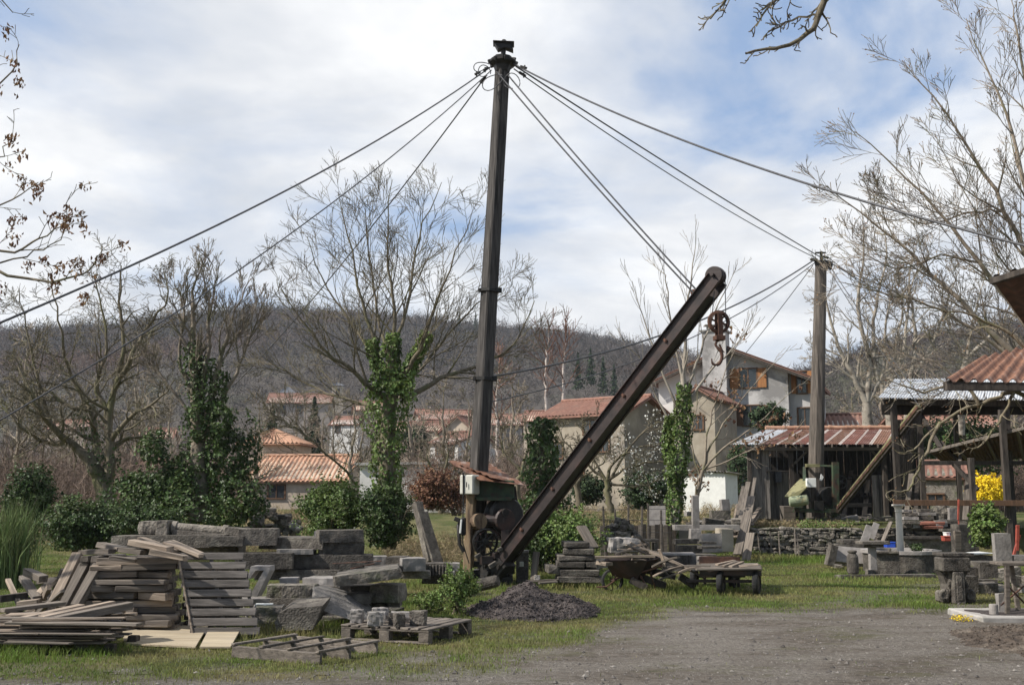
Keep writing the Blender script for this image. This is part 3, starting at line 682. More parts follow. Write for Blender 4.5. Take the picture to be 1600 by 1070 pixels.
# --- central spreading tree with an ivy trunk
PC = dict(wig=.09, up=.055, rmin=.005, n=[0, 4, 6, 13], ang=(20, 46), rat=(.46, .76), maxl=2.2, t0=.14)
r, o, l = tree('bare_tree', 'spreading leafless tree with bright ivy up its trunk, left of the tall crane mast', [
    ([(606, 830), (604, 740), (607, 660), (612, 600), (612, 545)], .24, .13),
    ([(612, 560), (616, 480), (604, 400), (612, 285)], .062, .008),
    ([(622, 600), (655, 545, -.4), (690, 450, -.8), (738, 330, -1)], .069, .008),
    ([(630, 625), (690, 590, .5), (745, 572, 1), (800, 540, 1), (835, 470, 1)], .075, .010),
    ([(606, 600), (578, 520), (556, 420), (528, 300)], .069, .008),
    ([(600, 620), (545, 575, -.5), (500, 540, -.8), (440, 452, -1)], .075, .010),
    ([(600, 645), (545, 625, .5), (480, 600, 1), (415, 560, 1)], .056, .010),
    ([(612, 560), (640, 460, .5), (655, 370, .8), (690, 285, 1)], .056, .008),
    ([(608, 580), (590, 490, .8), (575, 400, 1), (570, 315, 1)], .050, .008),
    ([(625, 610), (670, 560, 1), (730, 490, 1.2), (790, 440, 1)], .056, .008),
    ([(606, 590), (560, 520, 1), (510, 450, 1.4), (480, 370, 1.4)], .050, .008),
    ([(560, 760), (520, 718, -1), (470, 672, -1.6), (440, 668, -2)], .031, .012)], 25, PC, m_bark, 3)
ivy_on([(wpts([(606, 825), (604, 740), (607, 660), (612, 600)], 25), [.22] * 30, [.18, .16, .15, .17, .14, .18, .15, .2, .18, .22, .26, .28, .3, .3, .28, .26] + [.26] * 10),
        (wpts([(612, 610), (612, 560), (614, 520)], 25), [.1] * 30, [.26, .22, .2, .18, .15, .12, .1, .08, .06, .05, .05]),
        (wpts([(622, 615), (645, 570), (668, 520)], 25), [.08] * 30, [.26, .22, .2, .16, .12, .10, .08, .06, .05, .05, .05]),
        (wpts([(605, 615), (590, 570), (580, 530)], 25), [.08] * 30, [.24, .2, .16, .12, .10, .08, .06, .05, .05, .05, .05])], r, m_ivylt, .09, 1000, name='ivy')
# --- ivy column stump right of the crane
r = thing('ivy_covered_stump', 'dead trunk wholly wrapped in ivy just right of the tall crane', 'tree', W(850, 860, 27))
mb = MB(); st = wpts([(850, 870), (852, 780), (848, 700), (852, 655)], 27); add_chains(mb, [(st, [.2 - .008 * i for i in range(len(st))])]); mb.build('trunk', m_bark, r)
ivy_on([(st, [.15] * 30, [.42, .5, .5, .42, .38, .42, .34, .3, .34, .26, .22, .24, .18, .16, .12, .1])], r, m_ivy, .095, 1500, name='ivy')
# --- slim ivied tree in front of the barn
PE = dict(wig=.07, up=.16, rmin=.006, n=[0, 4, 7, 4], ang=(12, 34), rat=(.45, .7), maxl=2.0, t0=.25)
r, o, l = tree('bare_tree', 'slim pale tree with ivy on its lower trunk behind the boom tip', [
    ([(1050, 848), (1056, 760), (1064, 680), (1068, 610), (1070, 560)], .17, .06),
    ([(1070, 560), (1072, 500), (1080, 430), (1088, 365)], .06, .006),
    ([(1064, 660), (1040, 590), (1010, 510), (988, 440)], .055, .006),
    ([(1068, 620), (1095, 550), (1120, 480), (1150, 420)], .055, .006),
    ([(1066, 640), (1110, 580), (1150, 540), (1178, 500)], .05, .006),
    ([(1062, 690), (1025, 620), (1000, 560), (975, 540)], .045, .006),
    ([(1068, 600), (1050, 520), (1040, 440), (1035, 420)], .045, .006)], 31, PE, m_barklt, 2)
ivy_on([(wpts([(1050, 848), (1056, 760), (1064, 680), (1070, 600)], 31), [.13] * 30, [.05, .06, .07, .10, .14, .18, .2, .23, .22, .2, .18, .15, .12, .1, .07, .07]),
        (wpts([(1056, 760), (1044, 690), (1046, 650)], 31), [.05] * 30, [.1, .12, .15, .14, .12, .1, .08, .06, .05, .05, .05])], r, m_ivylt, .10, 1000, name='ivy')
# --- brown leaved branches left of the house front
PD = dict(wig=.12, up=.02, rmin=.006, n=[0, 4, 7, 4], ang=(20, 50), rat=(.4, .62), maxl=1.7, t0=.25)
r, o, l = tree('young_oak', 'thin tree still holding brown dead leaves before the grey house', [
    ([(1085, 815), (1090, 770), (1098, 735)], .09, .06), ([(1098, 735), (1130, 700), (1180, 665), (1250, 600)], .05, .006),
    ([(1098, 735), (1120, 680), (1170, 610), (1235, 540)], .045, .006), ([(1098, 740), (1110, 660), (1130, 590), (1160, 520)], .04, .006),
    ([(1095, 750), (1080, 690), (1090, 620), (1080, 560)], .035, .006), ([(1098, 735), (1150, 715), (1200, 690), (1240, 675)], .035, .006)], 33, PD, m_barkgrey, 2)
tp = [t[0] for t in tips_of(o, .012)]; q = []
for t in tp:
    if random.random() < .30:
        for k in range(random.randint(3, 8)): q.append((t.x + random.gauss(0, .09), t.y + random.gauss(0, .09), t.z + random.gauss(-.08, .10)))
mb = MB(); leaves(mb, q, .12, down=True); mb.build('dead_leaves', m_dry, r)
# --- white blossom tree
r, o, l = tree('blossoming_tree', 'crooked dark fruit tree dotted with white blossom before the barn wall', [
    ([(955, 800), (950, 770), (948, 750)], .12, .09), ([(948, 750), (960, 720), (1000, 700), (1050, 690)], .07, .01),
    ([(948, 750), (985, 730), (1030, 720), (1075, 735)], .06, .01), ([(950, 755), (990, 690), (1020, 665), (1060, 655)], .05, .01),
    ([(948, 752), (915, 725), (890, 700), (868, 660)], .06, .012), ([(948, 752), (920, 700), (935, 670), (925, 650)], .05, .01), ([(950, 755), (1000, 760), (1040, 745)], .05, .01)], 36, dict(PW, maxl=1.7, rmin=.008, n=[0, 4, 5, 8]), m_bark, 3)
tp = [t[0] for t in tips_of(o, .02) if t[0].x > XP(955, 36)]; q = []
for t in tp:
    for k in range(random.random() < .75): q.append((t.x + random.gauss(0, .10), t.y + random.gauss(0, .1), t.z + random.gauss(0, .10)))
mb = MB(); leaves(mb, q, .07); mb.build('blossom', m_blossom, r)
# fruit trees between mast and stump, and around the garden wall
for (px, py, s, lab) in [(812, 800, 1.0, 'small dark crooked fruit tree seen between the tall mast and the ivy stump'), (905, 795, .9, 'twisted bare fruit tree behind the lower half of the boom'), (690, 800, .8, 'small leafless tree before the white village house')]:
    tree('fruit_tree', lab, [([(px, py), (px - 4 * s, py - 40 * s), (px + 3 * s, py - 62 * s)], .13, .08), ([(px + 3 * s, py - 62 * s), (px - 25 * s, py - 95 * s), (px - 32 * s, py - 140 * s)], .07, .01),
        ([(px + 3 * s, py - 62 * s), (px + 12 * s, py - 110 * s), (px + 5 * s, py - 155 * s)], .07, .01), ([(px + 2 * s, py - 55 * s), (px + 40 * s, py - 80 * s), (px + 52 * s, py - 120 * s)], .05, .01)], 38, dict(PW, maxl=1.6, rmin=.009, n=[0, 4, 5, 8]), m_bark, 3)
# reddish birches on the slope
for i, (px, yt, yb, lab) in enumerate([(855, 508, 640, 'pale birch with reddish twigs, left one of the pair above the barn roof'), (882, 512, 640, 'pale birch with reddish twigs, right one of the pair above the barn roof'), (778, 560, 700, 'thin pale birch close to the right edge of the tall mast')]):
    r = thing('birch', lab, 'tree', W(px, yb + 25, 75)); ch = []; mb = MB()
    s = wpts([(px, yb + 25), (px - 2, (yt + yb) / 2), (px + 4, yt)], 75, 8, .04); mb.tube(s, [.16 * (1 - .85 * k / (len(s) - 1)) for k in range(len(s))], 6); mb.build('trunk', m_birch, r)
    spawn(ch, s, [.10] * len(s), 3.4, 2, dict(PC, rmin=.018, n=[0, 5, 16], ang=(20, 45)), .25); mb = MB(); add_chains(mb, ch); mb.build('crown', m_barkred, r)
# --- right hand trees
PR = dict(wig=.07, up=.06, rmin=.005, n=[0, 4, 6, 17], ang=(20, 42), rat=(.48, .76), maxl=1.8, t0=.12)
r, o, l = tree('bare_tree', 'large leafless tree with small buds reaching in from the right edge', [
    ([(1720, 960), (1710, 860), (1700, 760), (1690, 690)], .223, .26),
    ([(1690, 690), (1600, 570), (1500, 470), (1400, 375), (1290, 290)], .099, .007),
    ([(1690, 690), (1610, 520), (1530, 410), (1440, 300), (1335, 205)], .093, .007),
    ([(1690, 690), (1640, 480), (1570, 330), (1500, 210), (1410, 95)], .093, .007),
    ([(1690, 690), (1650, 450), (1600, 280), (1560, 150), (1510, 30)], .087, .007),
    ([(1690, 680), (1660, 420), (1620, 220), (1590, 60), (1580, 0)], .081, .007),
    ([(1695, 720), (1610, 590), (1500, 500), (1400, 462), (1310, 440)], .062, .007),
    ([(1600, 570), (1560, 560), (1500, 590), (1450, 560), (1400, 580)], .031, .008),
    ([(1530, 410), (1470, 400), (1400, 420), (1330, 380)], .025, .007),
    ([(1570, 330), (1520, 330), (1440, 350), (1370, 300)], .028, .007),
    ([(1640, 480), (1600, 440), (1560, 400), (1470, 230)], .043, .007)], 21, PR, m_barkgrey, 3)
tp = tips_of(o, .012); mb = MB(); q = np.array([tuple(t[0]) for t in tp if random.random() < .35]); leaves(mb, q, .034); mb.build('buds', m_dry, r, kind='stuff')
r, o, l = tree('bare_tree', 'low lichened bare bough hanging across the sheds at the right', [
    ([(1700, 800), (1690, 700), (1660, 640)], .16, .11),
    ([(1660, 640), (1585, 612), (1530, 632), (1470, 660), (1425, 705), (1395, 700)], .05, .007),
    ([(1470, 660), (1440, 720), (1420, 765), (1385, 770)], .035, .008), ([(1530, 632), (1500, 600), (1440, 610), (1380, 590)], .035, .007),
    ([(1585, 612), (1560, 660), (1525, 700), (1500, 690)], .03, .007), ([(1660, 640), (1600, 540), (1540, 500), (1460, 480)], .06, .008)], 17, dict(PW, maxl=1.1, rmin=.005, n=[0, 4, 6]), m_bark, 2)
tp = tips_of(o, .012); mb = MB(); leaves(mb, [tuple(t[0]) for t in tp if random.random() < .5], .035); mb.build('buds', m_dry, r, kind='stuff')
PG = dict(wig=.13, up=.07, rmin=.010, n=[0, 5, 6, 11], ang=(22, 52), rat=(.4, .62), maxl=3.2, t0=.2)
for i, (limbs, lab) in enumerate([
    ([([(1357, 700), (1356, 660), (1354, 630)], .30, .22), ([(1354, 630), (1335, 590), (1310, 540), (1290, 470), (1282, 400)], .17, .012), ([(1354, 630), (1358, 560), (1340, 480), (1350, 390), (1345, 320)], .17, .012), ([(1354, 632), (1380, 580), (1385, 500), (1400, 430)], .14, .012)], 'pale trunked bare tree behind the rusty shed, first right of the wooden crane pole'),
    ([([(1398, 700), (1390, 650), (1380, 615)], .28, .20), ([(1380, 615), (1365, 560), (1368, 480), (1385, 400), (1378, 340)], .15, .012), ([(1380, 615), (1410, 560), (1420, 470), (1440, 400)], .15, .012), ([(1385, 630), (1330, 590), (1300, 560), (1270, 540)], .10, .012)], 'pale bare tree whose trunk leans left, beside the white corrugated roof'),
    ([([(1418, 700), (1420, 640), (1422, 600)], .24, .17), ([(1422, 600), (1430, 520), (1420, 440), (1435, 370)], .13, .012), ([(1422, 600), (1455, 540), (1480, 470), (1500, 420)], .13, .012), ([(1422, 610), (1400, 550), (1410, 480), (1395, 440)], .10, .012)], 'upright bare tree rising just behind the white corrugated roof'),
    ([([(1500, 680), (1502, 600), (1510, 560)], .22, .15), ([(1510, 560), (1520, 500), (1540, 430)], .12, .012), ([(1510, 560), (1560, 510), (1590, 450)], .12, .012), ([(1510, 560), (1480, 500), (1470, 440)], .10, .012)], 'bare tree behind the rusty roof corner at the right')]):
    tree('bare_tree', lab, limbs, 50, PG, m_barklt, 3)
# smaller bare trees standing among the village houses: one built, the rest copied with their parts
ch = []; random.seed(99)
tk = smoothpts([Vector((0, 0, 0)), Vector((.1, 0, 1.6)), Vector((0, .1, 3.2)), Vector((.2, 0, 5.4)), Vector((.1, 0, 7.2))], 4, .04)
spawn(ch, tk, [.15 * (1 - .8 * i / (len(tk) - 1)) for i in range(len(tk))], 3.6, 3, dict(wig=.13, up=.08, rmin=.016, n=[0, 4, 6, 15], ang=(24, 58), rat=(.4, .68)), .2)
proto = thing('bare_tree', 'leafless grey brown tree among the distant village gardens', 'tree', (0, 0, 0), 'bare trees among the village houses')
mb = MB(); mb.tube(tk, [.17 * (1 - .85 * i / (len(tk) - 1)) for i in range(len(tk))], 7); t_ = mb.build('trunk', m_barkgrey, proto)
mb = MB(); add_chains(mb, ch); c_ = mb.build('crown', m_barkgrey, proto)
spots = [(20, 46), (60, 58), (110, 70), (205, 52), (240, 84), (265, 62), (395, 120), (440, 92), (475, 76), (520, 104), (548, 60), (575, 120), (625, 92), (660, 74), (728, 66), (770, 100), (800, 62), (830, 90), (860, 110), (905, 120), (0, 80), (150, 100), (180, 64), (320, 90), (350, 110), (1340, 70), (1450, 62), (1560, 66), (1480, 78), (1590, 58), (1300, 82), (1390, 64), (400, 66), (455, 78), (505, 70), (560, 88), (590, 72), (640, 66), (690, 60), (745, 82), (790, 76), (215, 76), (130, 62), (85, 90), (925, 75), (1000, 80)]
for i, (px, Y) in enumerate(spots):
    o_ = proto if i == 0 else proto.copy()
    if i:
        COL.objects.link(o_)
        for p_ in (t_, c_): q_ = p_.copy(); COL.objects.link(q_); q_.parent = o_
    x = XP(px, Y); o_.location = (x, Y, height(x, Y) - .1); o_.rotation_euler.z = random.uniform(0, 6.28); k_ = random.uniform(.7, 1.15) * (1 if Y < 90 else 1.1); o_.scale = (k_ * random.uniform(.9, 1.2),) * 2 + (k_,)
# overhanging branches from trees outside the frame
r, o, l = tree('bare_tree', 'dark knobbly bare branches hanging into the sky from above', [
    ([(2650, 900), (2500, 300), (2200, -300)], .2, .12), ([(2200, -300), (1800, -260), (1400, -120), (1292, 0), (1272, 45), (1222, 72), (1165, 84)], .06, .010),
    ([(1292, 0), (1250, -20), (1205, 8), (1182, 42)], .02, .008), ([(1400, -120), (1250, -60), (1150, -15), (1110, 30)], .03, .007), ([(1280, 25), (1240, 30), (1200, 50)], .014, .008)], 9, dict(wig=.22, up=0, rmin=.0055, n=[0, 3, 9], ang=(30, 60), rat=(.35, .6), maxl=.55, t0=.35), m_bark, 2, wob=.01)
PA = dict(wig=.12, up=.02, rmin=.004, n=[0, 3, 5], ang=(25, 55), rat=(.35, .55), maxl=1.1, t0=.3)
r, o, l = tree('ash_tree', 'bare branches with hanging bunches of brown seed keys at the left edge', [
    ([(-420, 1010, 1), (-410, 700, 1), (-390, 400, 1), (-380, 100, 1)], .26, .13),
    ([(-400, 560), (-200, 470), (-40, 420), (60, 440), (140, 420), (160, 385)], .035, .006), ([(-390, 420), (-180, 380), (0, 395), (60, 375), (110, 340)], .030, .006),
    ([(-390, 400), (-150, 330), (0, 320), (60, 285)], .025, .005), ([(-380, 200), (-150, 180), (0, 130), (30, 70)], .025, .005), ([(-380, 300), (-120, 290), (-10, 250), (20, 210)], .022, .005),
    ([(-40, 420), (40, 400), (90, 370), (112, 300)], .015, .005), ([(-380, 120), (-200, -100), (-60, -60), (20, 20)], .030, .006), ([(-380, 120), (-420, -200), (-200, -400), (100, -420)], .050, .01), ([(-385, 160), (-600, -100), (-700, -300)], .050, .01),
    ([(-380, 100), (-300, -260), (-100, -560), (250, -700)], .050, .01), ([(-390, 420), (-160, 20), (150, -260), (450, -330)], .045, .01)], 12.5, PA, m_bark, 2)
mb = MB(); q = []
for t in tips_of(o, .010):
    if random.random() < .14:
        for k in range(random.randint(8, 20)): q.append((t[0].x + random.gauss(0, .035), t[0].y + random.gauss(0, .035), t[0].z - abs(random.gauss(0, .09))))
for (a, b) in [(110, 325), (100, 350), (55, 285), (60, 295), (160, 395), (155, 400), (130, 460), (125, 405), (85, 440), (30, 125), (25, 95), (15, 215), (45, 410), (95, 410), (20, 340), (70, 400), (150, 430)]:
    w = W(a, b, 12.5)
    for k in range(20): q.append((w.x + random.gauss(0, .035), w.y + random.gauss(0, .04), w.z - abs(random.gauss(0, .07))))
leaves(mb, q, .062, aspect=.4, down=True); mb.build('seed_keys', m_dry, r)
# --- bushes
bush('ivy_bush', 'rounded ivy bush at the far left edge under the bare tree', 'bush', 42, 722, 860, 84, 24, m_ivy, 5500, seed=1)
bush('ivy_bush', 'low dark bush behind the tumbled timbers at the left', 'bush', 130, 782, 855, 130, 23, m_ivy, 6500, seed=2)
bush('ivy_bush', 'low ivy bush between the ivy covered tree and the long carved stones', 'bush', 225, 790, 850, 120, 22.5, m_ivy, 5000, .07, seed=3)
bush('ivy_bush', 'large glossy ivy bush left of the ivied trunk by the stone blocks', 'bush', 520, 752, 850, 110, 23.5, m_ivylt, 9000, .075, seed=4)
bush('ivy_bush', 'dark ivy mound around the foot of the ivied trunk', 'bush', 604, 760, 850, 90, 23.2, m_ivy, 8000, .075, seed=5)
bush('ivy_bush', 'straggly ivy patch under the boom beside the dark slab stack', 'bush', 885, 800, 880, 120, 24.5, m_ivylt, 6500, .08, seed=6)
bush('ivy_bush', 'ivy patch at the foot of the wrapped dead trunk', 'bush', 845, 810, 890, 90, 24.5, m_ivy, 4200, .08, seed=16)
bush('leafy_weed', 'tall leafy green weed growing beside the gravel heap', 'plant', 716, 893, 955, 70, 15.6, m_ivylt, 2600, .035, seed=7)
bush('leafy_weed', 'low leafy weed right of the stone stack in the grass', 'plant', 672, 925, 955, 60, 15.8, m_ivylt, 900, .03, seed=17)
bush('beech_bush', 'rounded bush with brown leaves by the white wall left of the crane', 'bush', 678, 735, 792, 76, 33, m_beech, 6500, .07, seed=8)
bush('brown_bush', 'loose reddish brown bush right of the rounded brown one', 'bush', 712, 745, 800, 50, 33, m_beech, 1500, .06, seed=18)
bush('laurel_bush', 'glossy pale green laurel at the right under the shed roof', 'bush', 1540, 788, 850, 50, 24, m_ivylt, 1700, .09, seed=9)
bush('forsythia', 'bright yellow flowering bush seen through the sheds at the right', 'bush', 1544, 745, 782, 62, 45, m_forsy, 4500, .09, seed=10, hollow=.2)
bush('evergreen_bush', 'dark evergreen bush before the ground floor of the grey house', 'bush', 1205, 636, 672, 62, 44, m_conif, 3500, .10, seed=11)
bush('evergreen_bush', 'dark conical shrub between the white hut and the rusty shed', 'bush', 1160, 690, 770, 50, 53, m_conif, 4000, .10, seed=12)
bush('evergreen_bush', 'broad green shrub in front of the barn wall', 'bush', 1010, 740, 792, 90, 40, m_conif, 4500, .09, seed=13)
bush('evergreen_bush', 'green shrub at the foot of the barn seen under the boom', 'bush', 925, 745, 785, 60, 40, m_conif, 2600, .09, seed=14)
bush('evergreen_bush', 'small dark bush below the red roofs right of the ivied trunk', 'bush', 645, 668, 720, 46, 80, m_conif, 2200, .2, seed=15)
# broom
r = thing('broom_bush', 'feathery upright green broom bush at the left behind the timbers', 'bush', G(95, 900)); mb = MB()
P_ = []; 
for i in range(900):
    a = random.uniform(0, 6.28); b0 = Vector((r.location.x + random.gauss(0, .25), 20.5 + random.gauss(0, .25), 0)); h = random.uniform(.8, 1.75); sp = random.uniform(.05, .55)
    t = b0 + Vector((math.cos(a) * sp * 1.2, math.sin(a) * sp, h)); md = b0.lerp(t, .5) + Vector((-math.cos(a) * .08, 0, .12)); c = random.uniform(0, 3.14); o_ = Vector((math.cos(c), math.sin(c), 0)) * .008
    P_ += [b0 - o_, b0 + o_, md + o_, md - o_, t]
k = np.arange(900)[:, None] * 5; mb.add([tuple(p) for p in P_], [k + np.array([[0, 1, 2, 3]]), k + np.array([[3, 2, 4]])]); mb.build('foliage', m_broom, r)
# conifers
def conifer(label, px, yt, yb, w, Y, n=1600):
    zb, zt = ZP(yb, Y), ZP(yt, Y); x = XP(px, Y); H = zt - zb; R = w / 3400 * Y
    r = thing('conifer', label, 'tree', (x, Y, zb)); mb = MB(); mb.tube([(x, Y, zb), (x, Y, zt)], [H * .025, .02], 6); mb.build('trunk', m_bark, r)
    t = RNG.uniform(0, 1, n) ** .8; a = RNG.uniform(0, 6.28, n); rr = R * t * RNG.uniform(.3, 1.1, n) * (1 + .3 * np.sin(a * 3 + t * 20)) * (.75 + .25 * np.sin(t * 42))
    P_ = np.stack([x + np.cos(a) * rr, Y + np.sin(a) * rr, zb + H * (1.02 - t * .95) - rr * .25], 1); mb = MB(); leaves(mb, P_, max(R * .22, .08), fold=.1); mb.build('crown', m_conif, r)
conifer('tall dark conifer among the village houses left of the ivied trunk', 488, 622, 725, 44, 110, 2600)
conifer('dark conifer behind the orange roofed house', 422, 632, 700, 34, 115, 2000)
conifer('lone spruce breaking the skyline left of the mast', 716, 488, 520, 14, 520, 500)
conifer('spruce on the skyline touching the tall mast', 742, 488, 520, 16, 520, 500)
for i, (px, yt, w, la) in enumerate([(905, 552, 16, 'leftmost dark pine of the hillside clump behind the boom'), (925, 545, 18, 'tallest dark pine of the hillside clump behind the boom'), (945, 558, 16, 'third dark pine of the hillside clump behind the boom'), (962, 570, 16, 'rightmost dark pine of the hillside clump behind the boom')]):
    conifer(la, px, yt, yt + 58, w * 1.5, 260, 900)
# ---------------------------------------------------------------- buildings
def frame_at(px, Y, yaw, py=780):
    o = Vector((XP(px, Y), Y, 0)); R = Matrix.Rotation(math.radians(yaw), 3, 'Z')
    return lambda x, y, z: o + R @ Vector((x, y, 0)) + Vector((0, 0, z))
def window(t, f, x, z, w, h, face='f', side=0.0, shutter=None, ms=None, lintel=None, name='window'):
    "window on the front (y = side) or on a side wall (x = side) of local frame f"
    g = (lambda u, d, q: f(u, side - d, q)) if face == 'f' else ((lambda u, d, q: f(side - d, u, q)) if face == 'l' else (lambda u, d, q: f(side + d, u, q)))
    up = (0, 0, 1); mb = MB(); b = .07
    for (u0, u1, z0, z1) in ((x - w / 2, x + w / 2, z - h / 2 - b, z - h / 2), (x - w / 2, x + w / 2, z + h / 2, z + h / 2 + b)):
        mb.bar(g(u0 - b, .03, (z0 + z1) / 2), g(u1 + b, .03, (z0 + z1) / 2), .14, z1 - z0)
    for u in (x - w / 2 - b / 2, x + w / 2 + b / 2, x): mb.bar(g(u, .02, z - h / 2), g(u, .02, z + h / 2), .07, .10 if u != x else .05, up=tuple(g(1, 0, 0) - g(0, 0, 0)))
    o = mb.build(name, ms or m_shutd, t)
    m2 = MB(); m2.bar(g(x - w / 2, .012, z), g(x + w / 2, .012, z), .02, h); m2.build('pane', m_glass, o)
    if shutter:
        for s in (-1, 1):
            m3 = MB(); u = x + s * (w / 2 + w / 4 + .08); m3.bar(g(u - w / 4, .06, z), g(u + w / 4, .06, z), .05, h + .06); m3.build('shutter', shutter, o)
    return o
def house(name, label, px, Y, w, d, py_eave, roofh, zb, yaw, wm_, rm, ridge='x', over=.35, wins=(), chim=(), amp=.035, pitch=.28, cat='house', hip=False, group=None, shut=None):
    f = frame_at(px, Y, yaw); ze = ZP(py_eave, Y); t = thing(name, label, cat, f(0, 0, zb), group)
    mb = MB(); zt = ze + roofh - .06
    if hip: mb.prism([f(-w / 2, 0, zb), f(w / 2, 0, zb), f(w / 2, 0, ze), f(-w / 2, 0, ze)], f(0, d, 0) - f(0, 0, 0))
    elif ridge == 'x': mb.prism([f(-w / 2, 0, zb), f(-w / 2, d, zb), f(-w / 2, d, ze), f(-w / 2, d / 2, zt), f(-w / 2, 0, ze)], f(w, 0, 0) - f(0, 0, 0))
    else: mb.prism([f(-w / 2, 0, zb), f(w / 2, 0, zb), f(w / 2, 0, ze), f(0, 0, zt), f(-w / 2, 0, ze)], f(0, d, 0) - f(0, 0, 0))
    mb.build('wall', wm_, t)
    mb = MB(); o = over
    if hip:
        c = [f(-w / 2 - o, -o, ze), f(w / 2 + o, -o, ze), f(w / 2 + o, d + o, ze), f(-w / 2 - o, d + o, ze)]
        r = max(0, (w - d) / 2) + .05; ap = [f(-r, d / 2, ze + roofh), f(r, d / 2, ze + roofh)]
        for a, b, c2, d2 in ((c[0], c[1], ap[1], ap[0]), (c[1], c[2], ap[1], ap[1]), (c[2], c[3], ap[0], ap[1]), (c[3], c[0], ap[0], ap[0])):
            mb.corr(a, b, c2, d2, max(3, int((b - a).length / pitch)), amp, 3)
        mb.prism([q - Vector((0, 0, .12)) for q in c], (0, 0, .08))
    else:
        s = roofh / (d / 2 if ridge == 'x' else w / 2); zo = ze - s * o
        if ridge == 'x':
            E = [(f(-w / 2 - o, -o, zo), f(w / 2 + o, -o, zo), f(w / 2 + o, d / 2, ze + roofh), f(-w / 2 - o, d / 2, ze + roofh)), (f(w / 2 + o, d + o, zo), f(-w / 2 - o, d + o, zo), f(-w / 2 - o, d / 2, ze + roofh), f(w / 2 + o, d / 2, ze + roofh))]
        else:
            E = [(f(w / 2 + o, -o, zo), f(w / 2 + o, d + o, zo), f(0, d + o, ze + roofh), f(0, -o, ze + roofh)), (f(-w / 2 - o, d + o, zo), f(-w / 2 - o, -o, zo), f(0, -o, ze + roofh), f(0, d + o, ze + roofh))]
        for a, b, c2, d2 in E:
            mb.corr(a, b, c2, d2, max(4, int((b - a).length / pitch)), amp, 3)
            n = (b - a).cross(d2 - a).normalized(); n = n if n.z > 0 else -n
            mb.prism([a - n * .04, b - n * .04, c2 - n * .04, d2 - n * .04], -n * .10)
        ra, rb = E[0][3], E[0][2]; mb.tube([ra + Vector((0, 0, .02)), rb + Vector((0, 0, .02))], .10, 8)
    ro = mb.build('roof', rm, t)
    for (x, y, hh, cw) in chim:
        m2 = MB(); zc = ze + roofh * .5; c = f(x, y, zc + hh / 2 + .2); m2.box(c, (cw, cw * .8, hh + .4), rz=math.radians(yaw)); m2.box(c + Vector((0, 0, hh / 2 + .23)), (cw + .16, cw * .8 + .16, .07), rz=math.radians(yaw)); m2.build('chimney', m_plpink, ro)
    for q in wins:
        face, x, z, ww, hh = q[:5]; side = {'f': 0.0, 'l': -w / 2, 'r': w / 2}[face]
        window(t, f, x, z, ww, hh, face, side, shut)
    return t
# orange roofed house (two volumes)
t = house('village_house', 'cream house with bright orange tiled roof below the ivy covered tree', 462, 66, 5.9, 5, 747, 1.45, .6, -6, m_plcream, m_tileor, 'x', .3, [('f', -1.2, 1.6 + 12 / 1700 * 66, 1.0, .75)], amp=.05)
f = frame_at(418, 69.3, -6); ze = ZP(692, 69.3)
mb = MB(); mb.prism([f(-1.75, 0, 1), f(1.75, 0, 1), f(1.75, 0, ze), f(-1.75, 0, ze)], f(0, 3.4, 0) - f(0, 0, 0)); mb.build('upper_wall', m_plcream, t)
mb = MB(); c = [f(-2.1, -.35, ze), f(2.1, -.35, ze), f(2.1, 3.75, ze), f(-2.1, 3.75, ze)]; ap = f(-.3, 1.7, ze + 1.05)
for i in range(4): mb.corr(c[i], c[(i + 1) % 4], ap, ap, 15, .045, 3)
mb.prism([q - Vector((0, 0, .12)) for q in c], (0, 0, .08)); mb.build('upper_roof', m_tileor, t)
H = lambda **k: k
house('village_house', 'long distant house with red roof and small slate topped tower behind it', 463, 205, 11.5, 8, 628, 2.0, 4, 5, m_plpink, m_tilered, 'x', .4, [('f', -3, ZP(640, 205), 1, 1.4), ('f', 0, ZP(640, 205), 1, 1.4), ('f', 3, ZP(640, 205), 1, 1.4)])
house('village_tower', 'small square tower with grey slate hip roof above the long red roof', 443, 222, 2.9, 2.9, 614, 1.7, 12, 5, m_plpink, m_slate, 'x', .4, hip=True, cat='tower')
house('church_tower', 'small stone bell tower seen through the branches left of the ivied trunk', 524, 240, 2.4, 2.4, 602, .8, 14, 10, m_plcream, m_slate, 'x', .2, [('f', 0, ZP(612, 240), .7, 1.3)], hip=True, cat='tower')
house('village_house', 'distant cream house with red roof just left of the ivied trunk', 535, 165, 4.6, 5, 662, 1.3, 4, -15, m_plwhite, m_tilered, 'x', .3, [('f', -1, ZP(670, 165), .8, 1)])
house('village_house', 'distant house whose red roof shows directly behind the ivied trunk', 582, 190, 6.5, 6, 640, 1.8, 6, 12, m_plcream, m_tilered, 'x', .3)
house('village_house', 'low house with broad red roof right of the ivied trunk', 650, 128, 6.4, 6, 672, 1.2, 3, -10, m_plcream, m_tilered, 'x', .3, [('f', -1.4, ZP(684, 128), .8, 1), ('f', 1.2, ZP(684, 128), .8, 1)])
house('village_house', 'tan gabled house touching the left edge of the tall mast', 714, 100, 3.7, 6, 674, 1.5, 2, -18, m_plcream, m_tilered, 'y', .3, [('f', 0, ZP(690, 100), .8, 1.1)], [(0.9, 2.2, 1.0, .5)])
house('village_house', 'white house with small dark windows below the red roofs left of the mast', 693, 86, 2.8, 5, 690, .9, 1, -35, m_plwhite, m_tilered, 'x', .25, [('f', -.5, ZP(704, 86), .5, .8), ('f', .7, ZP(704, 86), .5, .8), ('r', 2, ZP(704, 86), .6, .8)])
house('village_house', 'distant house with wide red roof high above the white house', 700, 165, 8.5, 6, 654, 1.6, 5, 15, m_plpink, m_tilered, 'x', .4, [('f', 1, ZP(662, 165), 1, 1)], [(-2, 3, 1, .6)])
